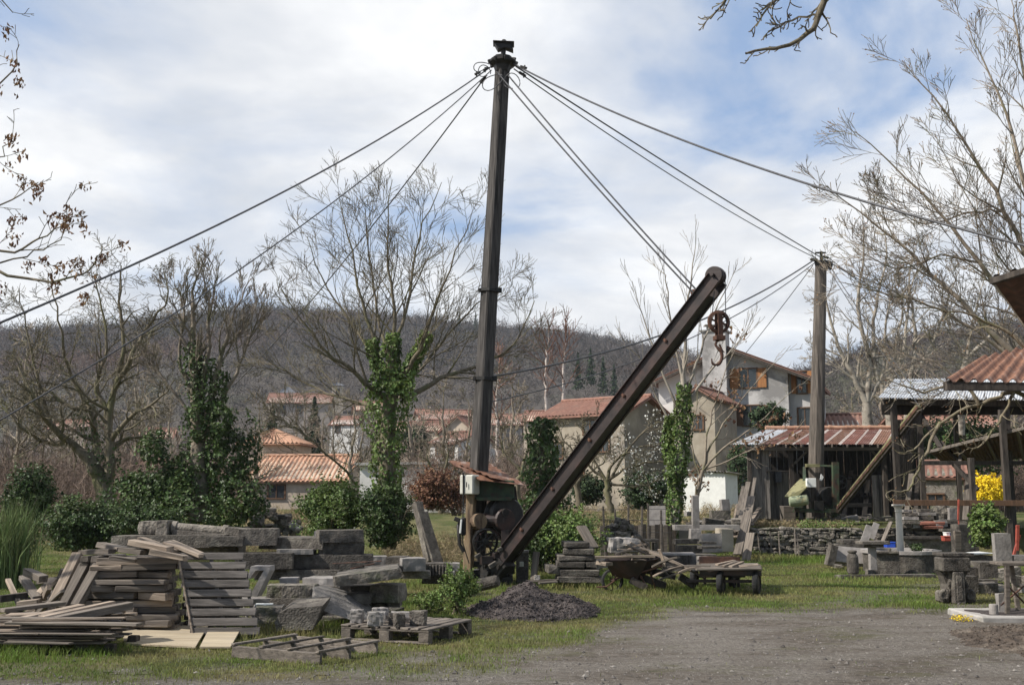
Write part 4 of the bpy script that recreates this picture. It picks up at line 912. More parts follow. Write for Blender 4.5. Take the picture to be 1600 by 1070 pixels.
house('village_house', 'far grey house between the red roofs and the mast', 735, 140, 3.0, 5, 668, 1.2, 3, -8, m_plgrey, m_slate, 'x', .3)
house('village_house', 'red roofed house seen between the tall mast and the ivy stump', 800, 150, 8.5, 7, 662, 1.6, 4, 8, m_plpink, m_tilered, 'x', .4, [('f', -2, ZP(674, 150), 1, 1), ('f', 2, ZP(674, 150), 1, 1)])
house('village_house', 'small red roof just left of the barn roof', 850, 120, 4.5, 5, 656, 1.2, 3, -10, m_plcream, m_tilered, 'x', .3)
house('village_house', 'house with red tiled roof half hidden behind the leaning bare trunks at the left', 202, 74, 2.6, 4, 738, .9, .8, -25, m_plwhite, m_tilered, 'x', .3)
house('village_house', 'distant red roofed house seen through the forking trunks at the left', 235, 125, 4.0, 5, 682, 1.1, 2, 10, m_plcream, m_tilered, 'x', .3)
house('village_house', 'distant low red roof at the far left behind bare twigs', 95, 150, 6.0, 5, 668, 1.3, 3, -10, m_plpink, m_tilered, 'x', .3)
house('village_house', 'tiled roof with mossy edge seen through the right hand sheds', 1505, 60, 5.4, 5, 665, .75, 1, 3, m_plpink, m_tilered, 'x', .3)
house('village_house', 'small red tiled roof just right of the wooden crane pole', 1318, 66, 2.3, 4, 667, .9, 1, -12, m_plpink, m_tilered, 'x', .3)
house('stone_building', 'dim stone outbuilding with dark doorway under the right hand sheds', 1462, 47, 2.3, 3, 742, .6, .9, -20, m_stonerough, m_tilered, 'x', .2, [('f', 0, 1.35, .6, .9)], cat='building')
bush('ivy_hedge', 'shaded green hedge seen through the right hand sheds above the stone building', 'hedge', 1500, 657, 740, 240, 51, m_ivy, 8000, .13, dep=1.0, seed=41, blobs=12)
# concrete garage wall
f = frame_at(650, 50, -3); t = thing('garage', 'long low pale concrete garage left of the crane canopy', 'garage', f(0, 0, .9)); zt = ZP(727, 50)
mb = MB(); mb.prism([f(-2.6, 0, .7), f(2.7, 0, .7), f(2.7, 0, zt + .06), f(-2.6, 0, zt)], f(0, 4, 0) - f(0, 0, 0)); mb.build('wall', m_plwhite, t)
mb = MB(); mb.prism([f(-2.8, -.2, zt), f(2.9, -.2, zt + .08), f(2.9, -.2, zt + .2), f(-2.8, -.2, zt + .12)], f(0, 4.4, 0) - f(0, 0, 0)); mb.build('roof', m_conc, t)
# barn with its front corner towards us
Yb = 56.0; fc = frame_at(977, Yb, -38); ze = ZP(642, Yb)
t = thing('barn', 'old tan barn with red tiled roof behind the crane boom', 'barn', fc(0, 0, .9)); lw, dd, rh = 5.0, 4.2, .85
mb = MB(); mb.prism([fc(0, 0, .6), fc(0, dd, .6), fc(0, dd, ze), fc(0, dd / 2, ze + rh), fc(0, 0, ze)], fc(-lw, 0, 0) - fc(0, 0, 0)); mb.build('wall', m_pltan, t)
mb = MB(); o = .4; s = rh / (dd / 2); zo = ze - s * o + .08
for (y0, y1) in ((-o, dd / 2), (dd + o, dd / 2)):
    a, b, c, d = fc(-lw - o, y0, zo), fc(.4, y0, zo), fc(.4, y1, ze + rh + .08), fc(-lw - o, y1, ze + rh + .08)
    mb.corr(a, b, c, d, 26, .035, 3); n = Vector((0, 0, 1)); mb.prism([a - n * .05, b - n * .05, c - n * .05, d - n * .05], -n * .1)
mb.tube([fc(-lw - o, dd / 2, ze + rh + .1), fc(.4, dd / 2, ze + rh + .1)], .1, 8); mb.build('roof', m_tilered, t)
for (u, z, w_, h_) in ((-2.1, ZP(665, Yb), .8, .7), (-1.3, ZP(690, Yb), .7, .9), (-4.2, ZP(700, Yb), .6, .8), (-3.0, ZP(735, Yb), .9, 1.5)): window(t, fc, u, z, w_, h_, 'f', 0.0)
mb = MB(); mb.bar(fc(.9, 1.0, .6), fc(.9, 1.0, .61), .1, .1)
# annex beyond, with a small gable
f = frame_at(1082, 57.5, -24); ze = ZP(622, 57.5)
t = house('barn_annex', 'taller grey walled wing with small gable at the right end of the barn', 1094, 57.5, 1.8, 4, 620, .55, .9, -28, m_pltan, m_tilered, 'y', .28, [('f', 0, ZP(660, 57.5), .5, .7)], cat='building')
mb = MB(); mb.prism([f(-3.0, 1.0, ze - 1.5), f(-1.2, 1.0, ze - 1.5), f(-1.2, 1.0, ze - .1), f(-3.0, 1.0, ze - .5)], f(0, 3, 0) - f(0, 0, 0)); mb.build('side_wall', m_plwhite, t)
# grey house with the big outer chimney
Yh = 62.0; f = frame_at(1144, Yh, -21); zb = .9
t = thing('grey_house', 'tall grey rendered house with orange shutters and broad outer chimney', 'house', f(0, 0, zb))
ap = ZP(545, Yh); el = ZP(592, Yh); er = ZP(597, Yh); xl, x1, x2 = -4.1, 3.30, 4.6
def zroof(x): return ap + (el - ap) * (x / xl) if x < 0 else ap + (er - ap) * (x / x2)
mb = MB(); mb.prism([f(xl, 0, zb), f(x1, 0, zb), f(x1, 0, zroof(x1)), f(0, 0, ap), f(xl, 0, el)], f(0, 8, 0) - f(0, 0, 0)); mb.build('wall', m_plgrey, t)
mb = MB(); mb.prism([f(x1, .55, zb), f(x2, .55, zb), f(x2, .55, er), f(x1, .55, zroof(x1))], f(0, 7.4, 0) - f(0, 0, 0)); mb.build('wall', m_plgrey, t)
mb = MB()
for (xa, xb) in ((xl - .35, 0), (x2 + .3, 0)):
    za = zroof(xa) + .10; a, b, c, d = f(xa, -.55, za), f(xa, 8.4, za), f(xb, 8.4, ap + .10), f(xb, -.55, ap + .10)
    mb.corr(a, b, c, d, 30, .03, 3); mb.prism([q - Vector((0, 0, .05)) for q in (a, b, c, d)], (0, 0, -.14))
ro = mb.build('roof', m_tilered, t)
mb = MB()
for (xa, xb) in ((xl - .35, 0), (0, x2 + .3)):
    mb.bar(f(xa, -.62, zroof(xa) - .10), f(xb, -.62, zroof(xb) - .10), .05, .16)
mb.build('fascia', m_wooddark, t)
mb = MB(); cw0, cw1 = -1.32, .02; ct = ZP(520, Yh)
mb.prism([f(cw0, -.85, zb), f(cw1, -.85, zb), f(cw1, -.85, ct), f(cw0, -.85, ct)], f(0, 1.3, 0) - f(0, 0, 0)); mb.build('chimney', m_plgrey, t)
mb = MB(); mb.prism([f(cw0 - .1, -.95, ct), f(cw1 + .1, -.95, ct), f(cw1 + .1, .55, ct), f(cw0 - .1, .55, ct)], (0, 0, .10))
for x in (-1.0, -.3): mb.box(f(x, -.2, ct + .25), (.3, .3, .3)); 
mb.box(f(-.65, -.2, ct + .43), (1.3, .6, .06)); mb.build('chimney_cap', m_conc, t)
w = window(t, f, 1.10, ZP(592, Yh), .95, 1.05, 'f', 0, m_shut); window(t, f, 4.0, ZP(600, Yh), .5, 1.2, 'f', .55, m_shut); window(t, f, 4.1, ZP(655, Yh), .7, 1.1, 'f', .55)
window(t, f, 1.2, ZP(650, Yh), .9, 1.1, 'f', 0, m_shutd)
# white hut
Yw = 48.0; f = frame_at(1134, Yw, -32); t = thing('white_hut', 'small white rendered hut with sloping corrugated roof', 'hut', f(0, 0, 1))
za, zc = ZP(739, Yw), ZP(748, Yw)
mb = MB(); mb.prism([f(-2.0, 0, .9), f(0, 0, .9), f(0, 0, za), f(-2.0, 0, za + .12)], f(0, 1.5, 0) - f(0, 0, 0)); mb.build('wall', m_white, t)
mb = MB(); mb.corr(f(-2.2, -.2, za + .16), f(.2, -.2, za + .06), f(.2, 1.75, za - .02), f(-2.2, 1.75, za + .1), 16, .025, 2, both=True); mb.build('roof', m_asb, t)
mb = MB()
for i in range(6): mb.bar(f(-1.9 + i * .37, -.16, za + .06 - i * .0), f(-1.9 + i * .37, 1.6, za + .04), .06, .08)
mb.build('rafters', m_wooddark, t)
# ---------------------------------------------------------------- rusty roofed open shed on the terrace
Ys = 36.6; Yk = 40.6
t = thing('open_shed', 'open fronted timber shed with rusty striped corrugated roof behind the second crane', 'shed', (XP(1280, Ys), Ys, .83))
a0, b0 = W(1143, 694, Ys), W(1412, 694, Ys); d0, c0 = W(1196, 671, Yk), W(1420, 670, Yk)
a = arr(a0); b = arr(b0); c = arr(c0); d = arr(d0); K = 11
ro = None
for i in range(K):
    u0, u1 = i / K, (i + 1) / K; m_ = [m_zinc, m_zinc, m_rustred][min(i, 2)] if i < 2 else [m_rustred, m_rustroof][i % 3 == 0]
    e = .80 + random.uniform(-.06, .05)
    for (p, q, mm) in ((u0, u0 + (u1 - u0) * e, m_), (u0 + (u1 - u0) * e, u1, m_rzinc if i > 1 else m_rustroof)):
        mb = MB(); L_ = lambda s, A, B: A * (1 - s) + B * s
        zz_ = np.array([0, 0, .006 if mm is m_ else .0])
        mb.corr(L_(p, a, b) + zz_, L_(q, a, b) + zz_, L_(q, d, c) + zz_, L_(p, d, c) + zz_, 5 if mm is m_ else 1, .013, 2)
        mb.build('roof_sheet', mm, t)
mb = MB()
for i in range(26):
    u = i / 25; p = Vector(d) * (1 - u) + Vector(c) * u; p2 = Vector(d) * (1 - min(1, u + .05)) + Vector(c) * min(1, u + .05); mb.tube([p + Vector((0, 0, .05 + random.uniform(-.015, .015))), p2 + Vector((0, 0, .05))], [.10, .08], 8)
mb.build('ridge_tiles', m_tileor, t)
zf = .95
def posts(t, L_, m=m_wooddark, name='post'):
    for px, Y, pyt, zb_, w_ in L_:
        mb = MB(); x = XP(px, Y); mb.bar((x, Y, zb_), (x + random.uniform(-.02, .02), Y, ZP(pyt, Y)), w_, w_, jit=.008); mb.build(name, m, t)
posts(t, [(1172, 36.9, 697, zf, .12), (1238, 36.9, 700, zf, .16), (1384, 36.9, 700, zf, .14), (1400, 37.1, 700, zf, .12), (1300, 40.2, 690, zf, .14)], m_wooddark)
mb = MB(); mb.bar(W(1165, 701, 36.8), W(1410, 701, 36.8), .14, .12); mb.bar(W(1165, 680, 40.4), W(1418, 680, 40.4), .12, .12)
for px in range(1180, 1410, 24): mb.bar(W(px, 697, 36.5), W(px + (1280 - px) * .09, 677, 40.5), .06, .09)
mb.bar(W(1238, 736, 36.95), W(1198, 735, 36.95), .08, .05); mb.bar(W(1240, 725, 37), W(1262, 704, 37), .07, .07); mb.bar(W(1384, 725, 37), W(1362, 704, 37), .07, .07); mb.build('roof_frame', m_wood, t)
mb = MB(); x0, x1_ = XP(1170, 36.9), XP(1412, 40.6)
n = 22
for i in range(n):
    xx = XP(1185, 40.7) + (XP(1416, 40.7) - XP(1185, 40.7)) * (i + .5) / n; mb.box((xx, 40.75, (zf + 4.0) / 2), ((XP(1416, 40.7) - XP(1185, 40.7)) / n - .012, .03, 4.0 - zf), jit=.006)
mb.build('back_wall', m_woodshade, t)
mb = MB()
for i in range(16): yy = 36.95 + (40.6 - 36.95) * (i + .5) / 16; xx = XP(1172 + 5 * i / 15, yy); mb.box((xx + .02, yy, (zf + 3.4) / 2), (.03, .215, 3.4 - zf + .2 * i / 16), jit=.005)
mb.build('side_wall', m_woodshade, t)
mb = MB()
for i in range(5): mb.box((XP(1176 + i * 6.2, 37), 37.0, (zf + ZP(702, 37)) / 2), (.125, .03, ZP(702, 37) - zf), jit=.006)
mb.build('front_boarding', m_woodv, t)
# contents of the shed
def blk(name, cat, label, l, tp, r, b, Y, dep, m=None, yaw=0, bev=.012, jit=.012, rough=0, tilt=0, roll=0, group=None, parent=None):
    w = (r - l) / 1700 * Y; zt, zb = ZP(tp, Y), ZP(b, Y); h = max(.01, zt - zb); cx = XP((l + r) / 2, Y, b)
    mb = MB(); a = math.radians(yaw); c = Vector((cx, Y, (zt + zb) / 2)) + Vector((-math.sin(a), math.cos(a), 0)) * dep / 2
    if not rough and m in (None, m_stone, m_stonelt) and bev == .012 and min(w, h) > .06: mb.rock(c, (w, dep, h), rz=a + random.uniform(-.05, .05), rx=math.radians(tilt), ry=math.radians(roll) + random.uniform(-.012, .012), amt=.028, cuts=9, boxy=.975)
    elif rough: mb.rock(c, (w, dep, h), rz=a, rx=math.radians(tilt), ry=math.radians(roll), amt=rough, cuts=8, boxy=.9)
    else: mb.box(c, (w, dep, h), rz=a, rx=math.radians(tilt), ry=math.radians(roll), bev=bev, jit=jit)
    return mb.build(name, m or m_stone, parent, **(T(label, cat, group) if parent is None else {}))
blk('boarded_door', 'door', 'weathered board door leaning inside the rusty shed at its left', 1197, 738, 1236, 812, 37.6, .05, m_woodv)
blk('boarded_door', 'door', 'pale weathered board panel standing at the right end of the rusty shed', 1366, 742, 1388, 815, 37.4, .06, m_woodv)
blk('cupboard', 'cupboard', 'dark plank cupboard inside the rusty shed behind the yellow hood', 1318, 748, 1352, 812, 39.5, .5, m_woodshade)
blk('blue_drum', 'drum', 'dull blue plastic drum hanging in the rusty shed left bay', 1213, 735, 1222, 753, 37.3, .25, m_slate)
blk('crate', 'crate', 'grey wooden crate at the foot of the rusty shed front', 1225, 790, 1244, 815, 35.6, .5, m_wood)
blk('work_bench', 'bench', 'low plank bench on the floor of the rusty shed right bay', 1318, 786, 1362, 792, 38, .6, m_wood)
for i, (l, r) in enumerate([(1326, 1333), (1336, 1344)]): blk('stone_offcut', 'stone', ['small pale stone offcut under the shed bench, left one', 'small pale stone offcut under the shed bench, right one'][i], l, 806, r, 816, 36.9, .2, m_stonelt)
# ---------------------------------------------------------------- sheds at the right
t = thing('corrugated_shed', 'open shed with pale corrugated metal roof at the right', 'shed', (XP(1480, 31), 31, 0))
a, b, c, d = W(1372, 621, 31), W(1640, 625, 31), W(1640, 590, 37), W(1398, 592, 37)
mb = MB(); mb.corr(a, b, c, d, 60, .018, 3, both=True); mb.build('roof', m_zinc, t)
mb = MB(); mb.bar(W(1380, 628, 31.3), W(1640, 631, 31.3), .14, .16); mb.bar(W(1405, 602, 36.6), W(1640, 602, 36.6), .14, .16)
for px in range(1390, 1640, 30): mb.bar(W(px, 625, 31.1), W(px + (1500 - px) * .16, 597, 36.9), .07, .11)
mb.bar(W(1396, 785, 27.6), W(1640, 786, 27.6), .10, .12); mb.bar(W(1440, 723, 29), W(1640, 723, 29), .12, .11); mb.bar(W(1440, 650, 31.4), W(1470, 700, 30), .1, .1)
mb.bar(W(1408, 700, 31.3), W(1442, 634, 31.3), .1, .1); mb.bar(W(1490, 725, 29), W(1528, 765, 28.5), .1, .1); mb.bar(W(1470, 690, 30.5), W(1500, 722, 29.5), .07, .07); mb.build('beams', m_wooddark, t)
mb = MB(); mb.box(((XP(1384, 32.2) + XP(1640, 32.2)) / 2, 32.2, (ZP(629, 32.2) + ZP(648, 32.2)) / 2), (XP(1640, 32.2) - XP(1384, 32.2), .05, ZP(629, 32.2) - ZP(648, 32.2))); mb.build('eaves_shade_strip', m_woodshade, t)  # dark strip added to paint in the shade below the eaves
mb = MB(); mb.bar(W(1396, 785, 27.5), W(1640, 786, 27.5), .03, .14); mb.build('rail', m_shutd, t)
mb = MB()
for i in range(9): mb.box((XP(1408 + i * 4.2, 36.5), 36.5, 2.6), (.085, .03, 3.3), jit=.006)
mb.build('shade_backing', m_woodshade, t)  # dark panel added to stand for the shaded space beneath the roof
posts(t, [(1404, 31.3, 630, 0, .15), (1443, 31.3, 630, 0, .13), (1520, 27.7, 715, 0, .12), (1574, 27.7, 640, 0, .14), (1580, 31.3, 630, 0, .16), (1500, 36.5, 604, .9, .14)], m_wooddark)
t2 = thing('lean_to_roof', 'dark sagging lean-to canopy under the pale corrugated roof', 'roof', W(1520, 700, 28.5))
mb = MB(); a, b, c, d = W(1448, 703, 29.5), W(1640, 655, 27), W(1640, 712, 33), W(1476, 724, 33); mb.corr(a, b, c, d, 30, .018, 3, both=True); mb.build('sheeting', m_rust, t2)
mb = MB(); mb.bar(a - Vector((0, 0, .06)), b - Vector((0, 0, .06)), .08, .08)
for s_ in (.25, .5, .75): mb.bar(a.lerp(b, s_) - Vector((0, 0, .09)), d.lerp(c, s_) - Vector((0, 0, .09)), .06, .08)
mb.bar(W(1500, 722, 29), W(1500, 696, 30), .08, .08); mb.build('rafters', m_wood, t2)
# near rusty roof corner
t = thing('rusty_roof', 'rusty red corrugated roof corner jutting in above the right hand shed', 'roof', W(1660, 600, 14.5))
mb = MB(); a, b, c, d = W(1476, 594, 14.0), W(1780, 597, 14.0), W(1780, 500, 17.0), W(1535, 558, 17.0); mb.corr(a, b, c, d, 15, .035, 3, both=True); mb.build('sheeting', m_rustroof, t)
mb = MB(); mb.bar(W(1478, 603, 14.05), W(1780, 606, 14.05), .07, .11); mb.bar(W(1478, 603, 14.1), W(1540, 572, 16.9), .07, .11)
for s_ in (.35, .7): mb.bar(a.lerp(d, s_) - Vector((0, 0, .09)), b.lerp(c, s_) - Vector((0, 0, .09)), .08, .09)
mb.build('beams', m_wooddark, t); posts(t, [(1640, 14.1, 604, 0, .14), (1650, 16.8, 575, 0, .14)], m_wooddark)
t = thing('roof_overhang', 'dark underside of a rusty roof corner at the upper right edge', 'roof', W(1680, 470, 8))
mb = MB(); a, b, c, d = W(1550, 434, 8.4), W(1850, 340, 6.6), W(2000, 560, 13.0), W(1636, 556, 13.0)
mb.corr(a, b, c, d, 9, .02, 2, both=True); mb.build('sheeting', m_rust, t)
mb = MB(); mb.bar(a - Vector((0, 0, .03)), b - Vector((0, 0, .03)), .05, .05, mi=0); mb.build('purlin', m_wooddark, t); mb = MB(); mb.bar(a.lerp(d, .5) - Vector((0, 0, .08)), b.lerp(c, .5) - Vector((0, 0, .08)), .06, .08); mb.build('purlin', m_wooddark, t); posts(t, [(1800, 8, 412, 0, .14), (1760, 12.5, 545, 0, .14)], m_wooddark)
# ---------------------------------------------------------------- dry stone terrace wall
def dry_wall(name, label, p0, p1, Y0, Y1, zt, seed, th=.4, sz=(.16, .42), hh=(.07, .15), m=None):
    t = thing(name, label, 'wall', ((XP(p0, Y0) + XP(p1, Y1)) / 2, (Y0 + Y1) / 2, 0)); rs = random.Random(seed); random.seed(seed)
    A = Vector((XP(p0, Y0), Y0, 0)); B = Vector((XP(p1, Y1), Y1, 0)); Ln = (B - A).length; dr = (B - A).normalized(); ang = math.atan2(dr.y, dr.x); nn = Vector((-dr.y, dr.x, 0))
    mb = MB(); z = -.03
    while z < zt - .02:
        h = rs.uniform(*hh); u = rs.uniform(-.1, 0)
        while u < Ln:
            w = rs.uniform(*sz) * rs.choice([.6, 1, 1.25]); hv = h * rs.uniform(.6, 1.1)
            mb.rock(A + dr * (u + w / 2) + nn * (th * .25 + rs.uniform(-.03, .03)) + Vector((0, 0, z + hv / 2)), (w - .012, th * .6, hv), rz=ang + rs.uniform(-.12, .12), ry=rs.uniform(-.12, .12), amt=.22, cuts=3, boxy=.75)
            u += w
        z += h * .96
    mb.build('stones', m or m_stonerough, t)
    mb = MB(); mb.prism([A + nn * .18, B + nn * .18, B + nn * (th + .1), A + nn * (th + .1)], (0, 0, zt - .03)); mb.build('core', m_gravel, t)
    return t
dry_wall('dry_stone_wall', 'low dry stone terrace wall in front of the rusty shed', 1168, 1338, 31.0, 31.0, .82, 11)
dry_wall('dry_stone_wall', 'dry stone wall stacked with slabs behind the white column', 1372, 1500, 29.0, 29.0, .85, 12, sz=(.14, .5), hh=(.05, .10), m=m_stone)
for i, (px, lab) in enumerate([(1184, 'leftmost wooden stake against the terrace wall'), (1203, 'second wooden stake from the left along the terrace wall'), (1216, 'middle wooden stake along the terrace wall'), (1240, 'left one of two close stakes at the right of the terrace wall'), (1246, 'rightmost wooden stake of the terrace wall')]):
    mb = MB(); mb.bar((XP(px, 30.6), 30.6, -.02), (XP(px, 30.6) + random.uniform(-.04, .04), 30.75, random.uniform(.6, .85)), .035, .04); mb.build('stake', m_wood, **T(lab, 'stake', 'stakes along the terrace wall'))
mb = MB(); P_ = []; 
p, nn = blob((XP(1290, 31.3), 31.5, .86), (1.4, .35, .18), 2600, .3, 3); leaves(mb, p, .05, nn + np.array([0, 0, .4])); mb.build('wall_plants', m_ivylt, **T('fringe of green weeds along the top of the terrace wall', 'plants'))
# ---------------------------------------------------------------- main derrick crane
def cable(pts, r, name, parent, sag=0.0, m=None, n=6, **tg):
    a, b = Vector(pts[0]), Vector(pts[-1])
    if len(pts) == 2:
        k = 24; pts = [a.lerp(b, i / k) - Vector((0, 0, sag * 4 * (i / k) * (1 - i / k))) for i in range(k + 1)]
    mb = MB(); mb.tube(pts, r, n); return mb.build(name, m or m_cable, parent, **tg)
def taper(mb, a, b, w0, w1, roll, up=(0, 0, 1), mi=0, cut=.0, N=14):
    "square timber with chamfered edges tapering from a to b"
    a, b = Vector(a), Vector(b); t = (b - a).normalized(); x = t.cross(Vector((0, 1, 0))).normalized(); y = x.cross(t)
    ring = []
    for k in range(N + 1):
        s = k / N; c = a.lerp(b, s); w = (w0 * (1 - s) + w1 * s) / 2
        cc = []
        for q in range(4):
            for e in (-.13, .13):
                an = roll + q * math.pi / 2 + math.pi / 4 + e * math.pi / 2 * .55
                rr = w * 1.36 * (1 + .03 * nz(s * 9, q * 3.1, 5)); cc.append(c + x * rr * math.cos(an) + y * rr * math.sin(an))
        ring += cc
    f = [[k * 8 + i, k * 8 + (i + 1) % 8, (k + 1) * 8 + (i + 1) % 8, (k + 1) * 8 + i] for k in range(N) for i in range(8)]
    mb.add([tuple(p) for p in ring], np.array(f)[:, ::-1], mi); mb.add([tuple(p) for p in ring[-8:]], np.array([list(range(8))[::-1]]), mi); mb.add([tuple(p) for p in ring[:8]], np.array([list(range(8))]), mi)
Y1 = 21.6; MROLL = 53
B0 = W(739, 900, Y1); T0 = W(786, 92, Y1)
cr = thing('derrick_crane', 'tall old guyed derrick crane with square timber mast and rusty steel boom', 'crane', B0)
mb = MB(); taper(mb, W(741, 860, Y1), T0, .285, .225, math.radians(MROLL), N=30); mb.build('mast', m_mast, cr)
def mp(py): return B0.lerp(T0, (900 - py) / 808.0)
ax = (T0 - B0).normalized()
for py in (468, 605):
    mb = MB(); mb.lathe(mp(py) - ax * .035, [(.185, 0), (.20, .005), (.20, .065), (.185, .07)], 8, axis=ax)
    mb.box(mp(py) + Vector((.20, -.05, 0)), (.10, .08, .10)); mb.box(mp(py) + Vector((-.20, -.05, 0)), (.06, .06, .08)); mb.build('mast_band', m_black, cr)
mb = MB(); c = mp(96)
mb.lathe(c - ax * .12, [(.15, -.12), (.19, 0), (.30, .06), (.31, .10), (.20, .13)], 8, axis=ax)
for i in range(8):
    a = i * math.pi / 4 + .2; mb.box(c + Vector((.27 * math.cos(a), .27 * math.sin(a), -.03)), (.09, .05, .09), rz=a, ry=.3)
mb.lathe(c, [(.19, .02), (.2, .08), (.08, .13)], 8, axis=ax); hd = mb.build('mast_head', m_black, cr)
mb = MB(); mb.tube([c + ax * .1, mp(66)], .05, 8); p = mp(74)
mb.prism([p + Vector(q) for q in [(-.20, -.10, .09), (.18, -.10, .06), (.20, -.10, -.08), (.05, -.10, -.02), (-.12, -.10, -.06)]], (0, .2, 0)); mb.box(mp(75) + Vector((0, 0, .10)), (.44, .3, .02), ry=.05)
mb.lathe(mp(66), [(.07, -.02), (.07, .03), (.04, .07)], 10); mb.build('head_pin', m_black, cr)
# canopy and machinery
mb = MB(); q = [W(699, 720, 21.9), W(752, 750, 20.7), W(823, 758, 21.1), W(768, 727, 22.7)]
mb.corr(q[0], q[1], q[2], q[3], 3, .012, 4, both=True); mb.corr(q[0] + Vector((0, .2, .02)), q[1] + Vector((.2, .1, .05)), q[2] + Vector((-.12, .25, .03)), q[3] + Vector((0, 0, .03)), 7, .012, 3)
mb.build('canopy', m_rustroof, cr)
mb = MB(); mb.box(W(734, 757, 21.0), (.30, .26, .37), rz=-.5, bev=.02); o = mb.build('control_box', m_box, cr)
mb = MB(); mb.box(W(734, 757, 21.0) + Vector((-.055, -.155, 0)), (.02, .01, .10), rz=-.5); mb.build('handle', m_black, o)
mb = MB(); taper(mb, W(731, 912, 21.1), W(737, 768, 21.1), .165, .15, .35, N=10); mb.build('post', m_woodpost, cr)
mb = MB(); mb.bar(W(724, 790, 20.9), W(724, 738, 20.9), .03, .03); mb.tube([W(724, 790, 20.9), W(722, 845, 20.9), W(733, 880, 20.9)], .012, 6); mb.build('conduit', m_black, cr)
mb = MB(); mb.box(W(774, 764, 21.4), (.74, .55, .34), bev=.02); mb.box(W(774, 778, 21.35), (.80, .6, .04)); mb.bar(W(745, 779, 21), W(800, 779, 21), .05, .07); mb.build('head_frame', m_green, cr)
mb = MB(); mb.bar(W(798, 760, 21.6), W(808, 842, 21.6), .10, .2, up=(1, 0, 0)); mb.bar(W(748, 776, 21.9), W(752, 895, 21.9), .14, .14); mb.bar(W(802, 780, 22), W(790, 895, 21.9), .10, .12)
mb.bar(W(728, 895, 21.5), W(800, 892, 21.3), .5, .12); mb.bar(W(735, 880, 21.2), W(790, 885, 21.0), .12, .1); mb.box(W(765, 905, 21.5), (.9, .9, .18)); mb.bar(W(750, 838, 21.6), W(800, 838, 21.6), .16, .14)
mb.build('frame', m_black, cr)
# winch drum, gears, pulley
def wheel(mb, c, r, w, axis, n=20, hub=.25, spokes=0, rim=.12, mi=0):
    ax_ = Vector(axis).normalized()
    if spokes:
        mb.lathe(Vector(c) - ax_ * w / 2, [(r * (1 - rim), 0), (r, .01), (r, w - .01), (r * (1 - rim), w), (r * (1 - rim * 1.05), w * .5)], n, mi, axis=ax_)
        mb.v.pop(); mb.v.pop(); mb.f.pop(); mb.f.pop(); mb.n -= 2 * n
        u = ax_.orthogonal().normalized(); v = ax_.cross(u)
        for i in range(spokes):
            a = 2 * math.pi * i / spokes; d = u * math.cos(a) + v * math.sin(a); mb.bar(Vector(c) + d * r * hub * .5, Vector(c) + d * r * (1 - rim * .6), w * .35, w * .5, up=tuple(ax_))
        mb.lathe(Vector(c) - ax_ * w * .6, [(r * hub * .8, 0), (r * hub, .01), (r * hub, w * 1.2 - .01), (r * hub * .8, w * 1.2)], 12, mi, axis=ax_)
    else:
        mb.lathe(Vector(c) - ax_ * w / 2, [(r * .9, 0), (r, w * .1), (r, w * .25), (r * .86, w * .35), (r * .86, w * .65), (r, w * .75), (r, w * .9), (r * .9, w)], n, mi, axis=ax_)
mb = MB(); wheel(mb, W(787, 805, 21.3), .36, .35, (.45, -.85, 0), 24); mb.lathe(W(783, 800, 21.1), [(.07, 0), (.07, .2)], 10, axis=(.45, -.85, 0)); mb.build('winch_drum', m_black, cr)
mb = MB(); mb.lathe(W(789, 812, 21.0), [(.20, -.05), (.22, 0), (.20, .05)], 18, axis=(.45, -.85, .0)); mb.build('drum_flange', m_steel, cr)
mb = MB(); wheel(mb, W(758, 846, 20.9), .255, .07, (.35, -.93, 0), 28, spokes=8); mb.build('gear_wheel', m_black, cr)
mb = MB(); wheel(mb, W(764, 850, 21.0), .28, .06, (.35, -.93, 0), 36, spokes=6, rim=.1); mb.build('gear_wheel', m_steel, cr)
mb = MB(); mb.lathe(W(750, 814, 20.9), [(.10, -.14), (.15, -.13), (.15, .02), (.06, .03)], 20, axis=(.55, -.8, .1)); mb.build('belt_pulley', m_woodpost, cr)
mb = MB(); mb.lathe(W(765, 812, 21.1), [(.09, -.3), (.13, -.28), (.13, .3), (.07, .32)], 16, axis=(1, -.2, 0)); mb.lathe(W(765, 825, 21.2), [(.05, -.3), (.05, .3)], 8, axis=(1, .1, 0)); mb.box(W(760, 875, 20.9), (.22, .2, .16), rz=.3); mb.box(W(776, 868, 20.9), (.16, .12, .10), rz=.5); mb.box(W(789, 840, 21), (.14, .14, .3)); mb.build('motor', m_steel, cr)
mb = MB(); mb.tube([W(722, 812, 20.9), W(716, 820, 20.8), W(718, 850, 20.8), W(725, 862, 20.8)], .035, 8); mb.box(W(724, 822, 20.9), (.10, .12, .34), bev=.03); mb.box(W(716, 812, 20.8), (.16, .12, .08), ry=.4); mb.build('lever_box', m_black, cr)
mb = MB(); mb.box(W(720, 822, 20.75), (.035, .03, .26), ry=.08); mb.build('lever', m_white, cr)
for i, (u, v, w_, h_) in enumerate([(747, 868, .12, .07), (770, 882, .16, .08), (781, 858, .10, .07)]): mb = MB(); mb.box(W(u, v, 20.75), (w_, .08, h_), ry=-.5, rz=.3); mb.build('casting', m_stone, cr)
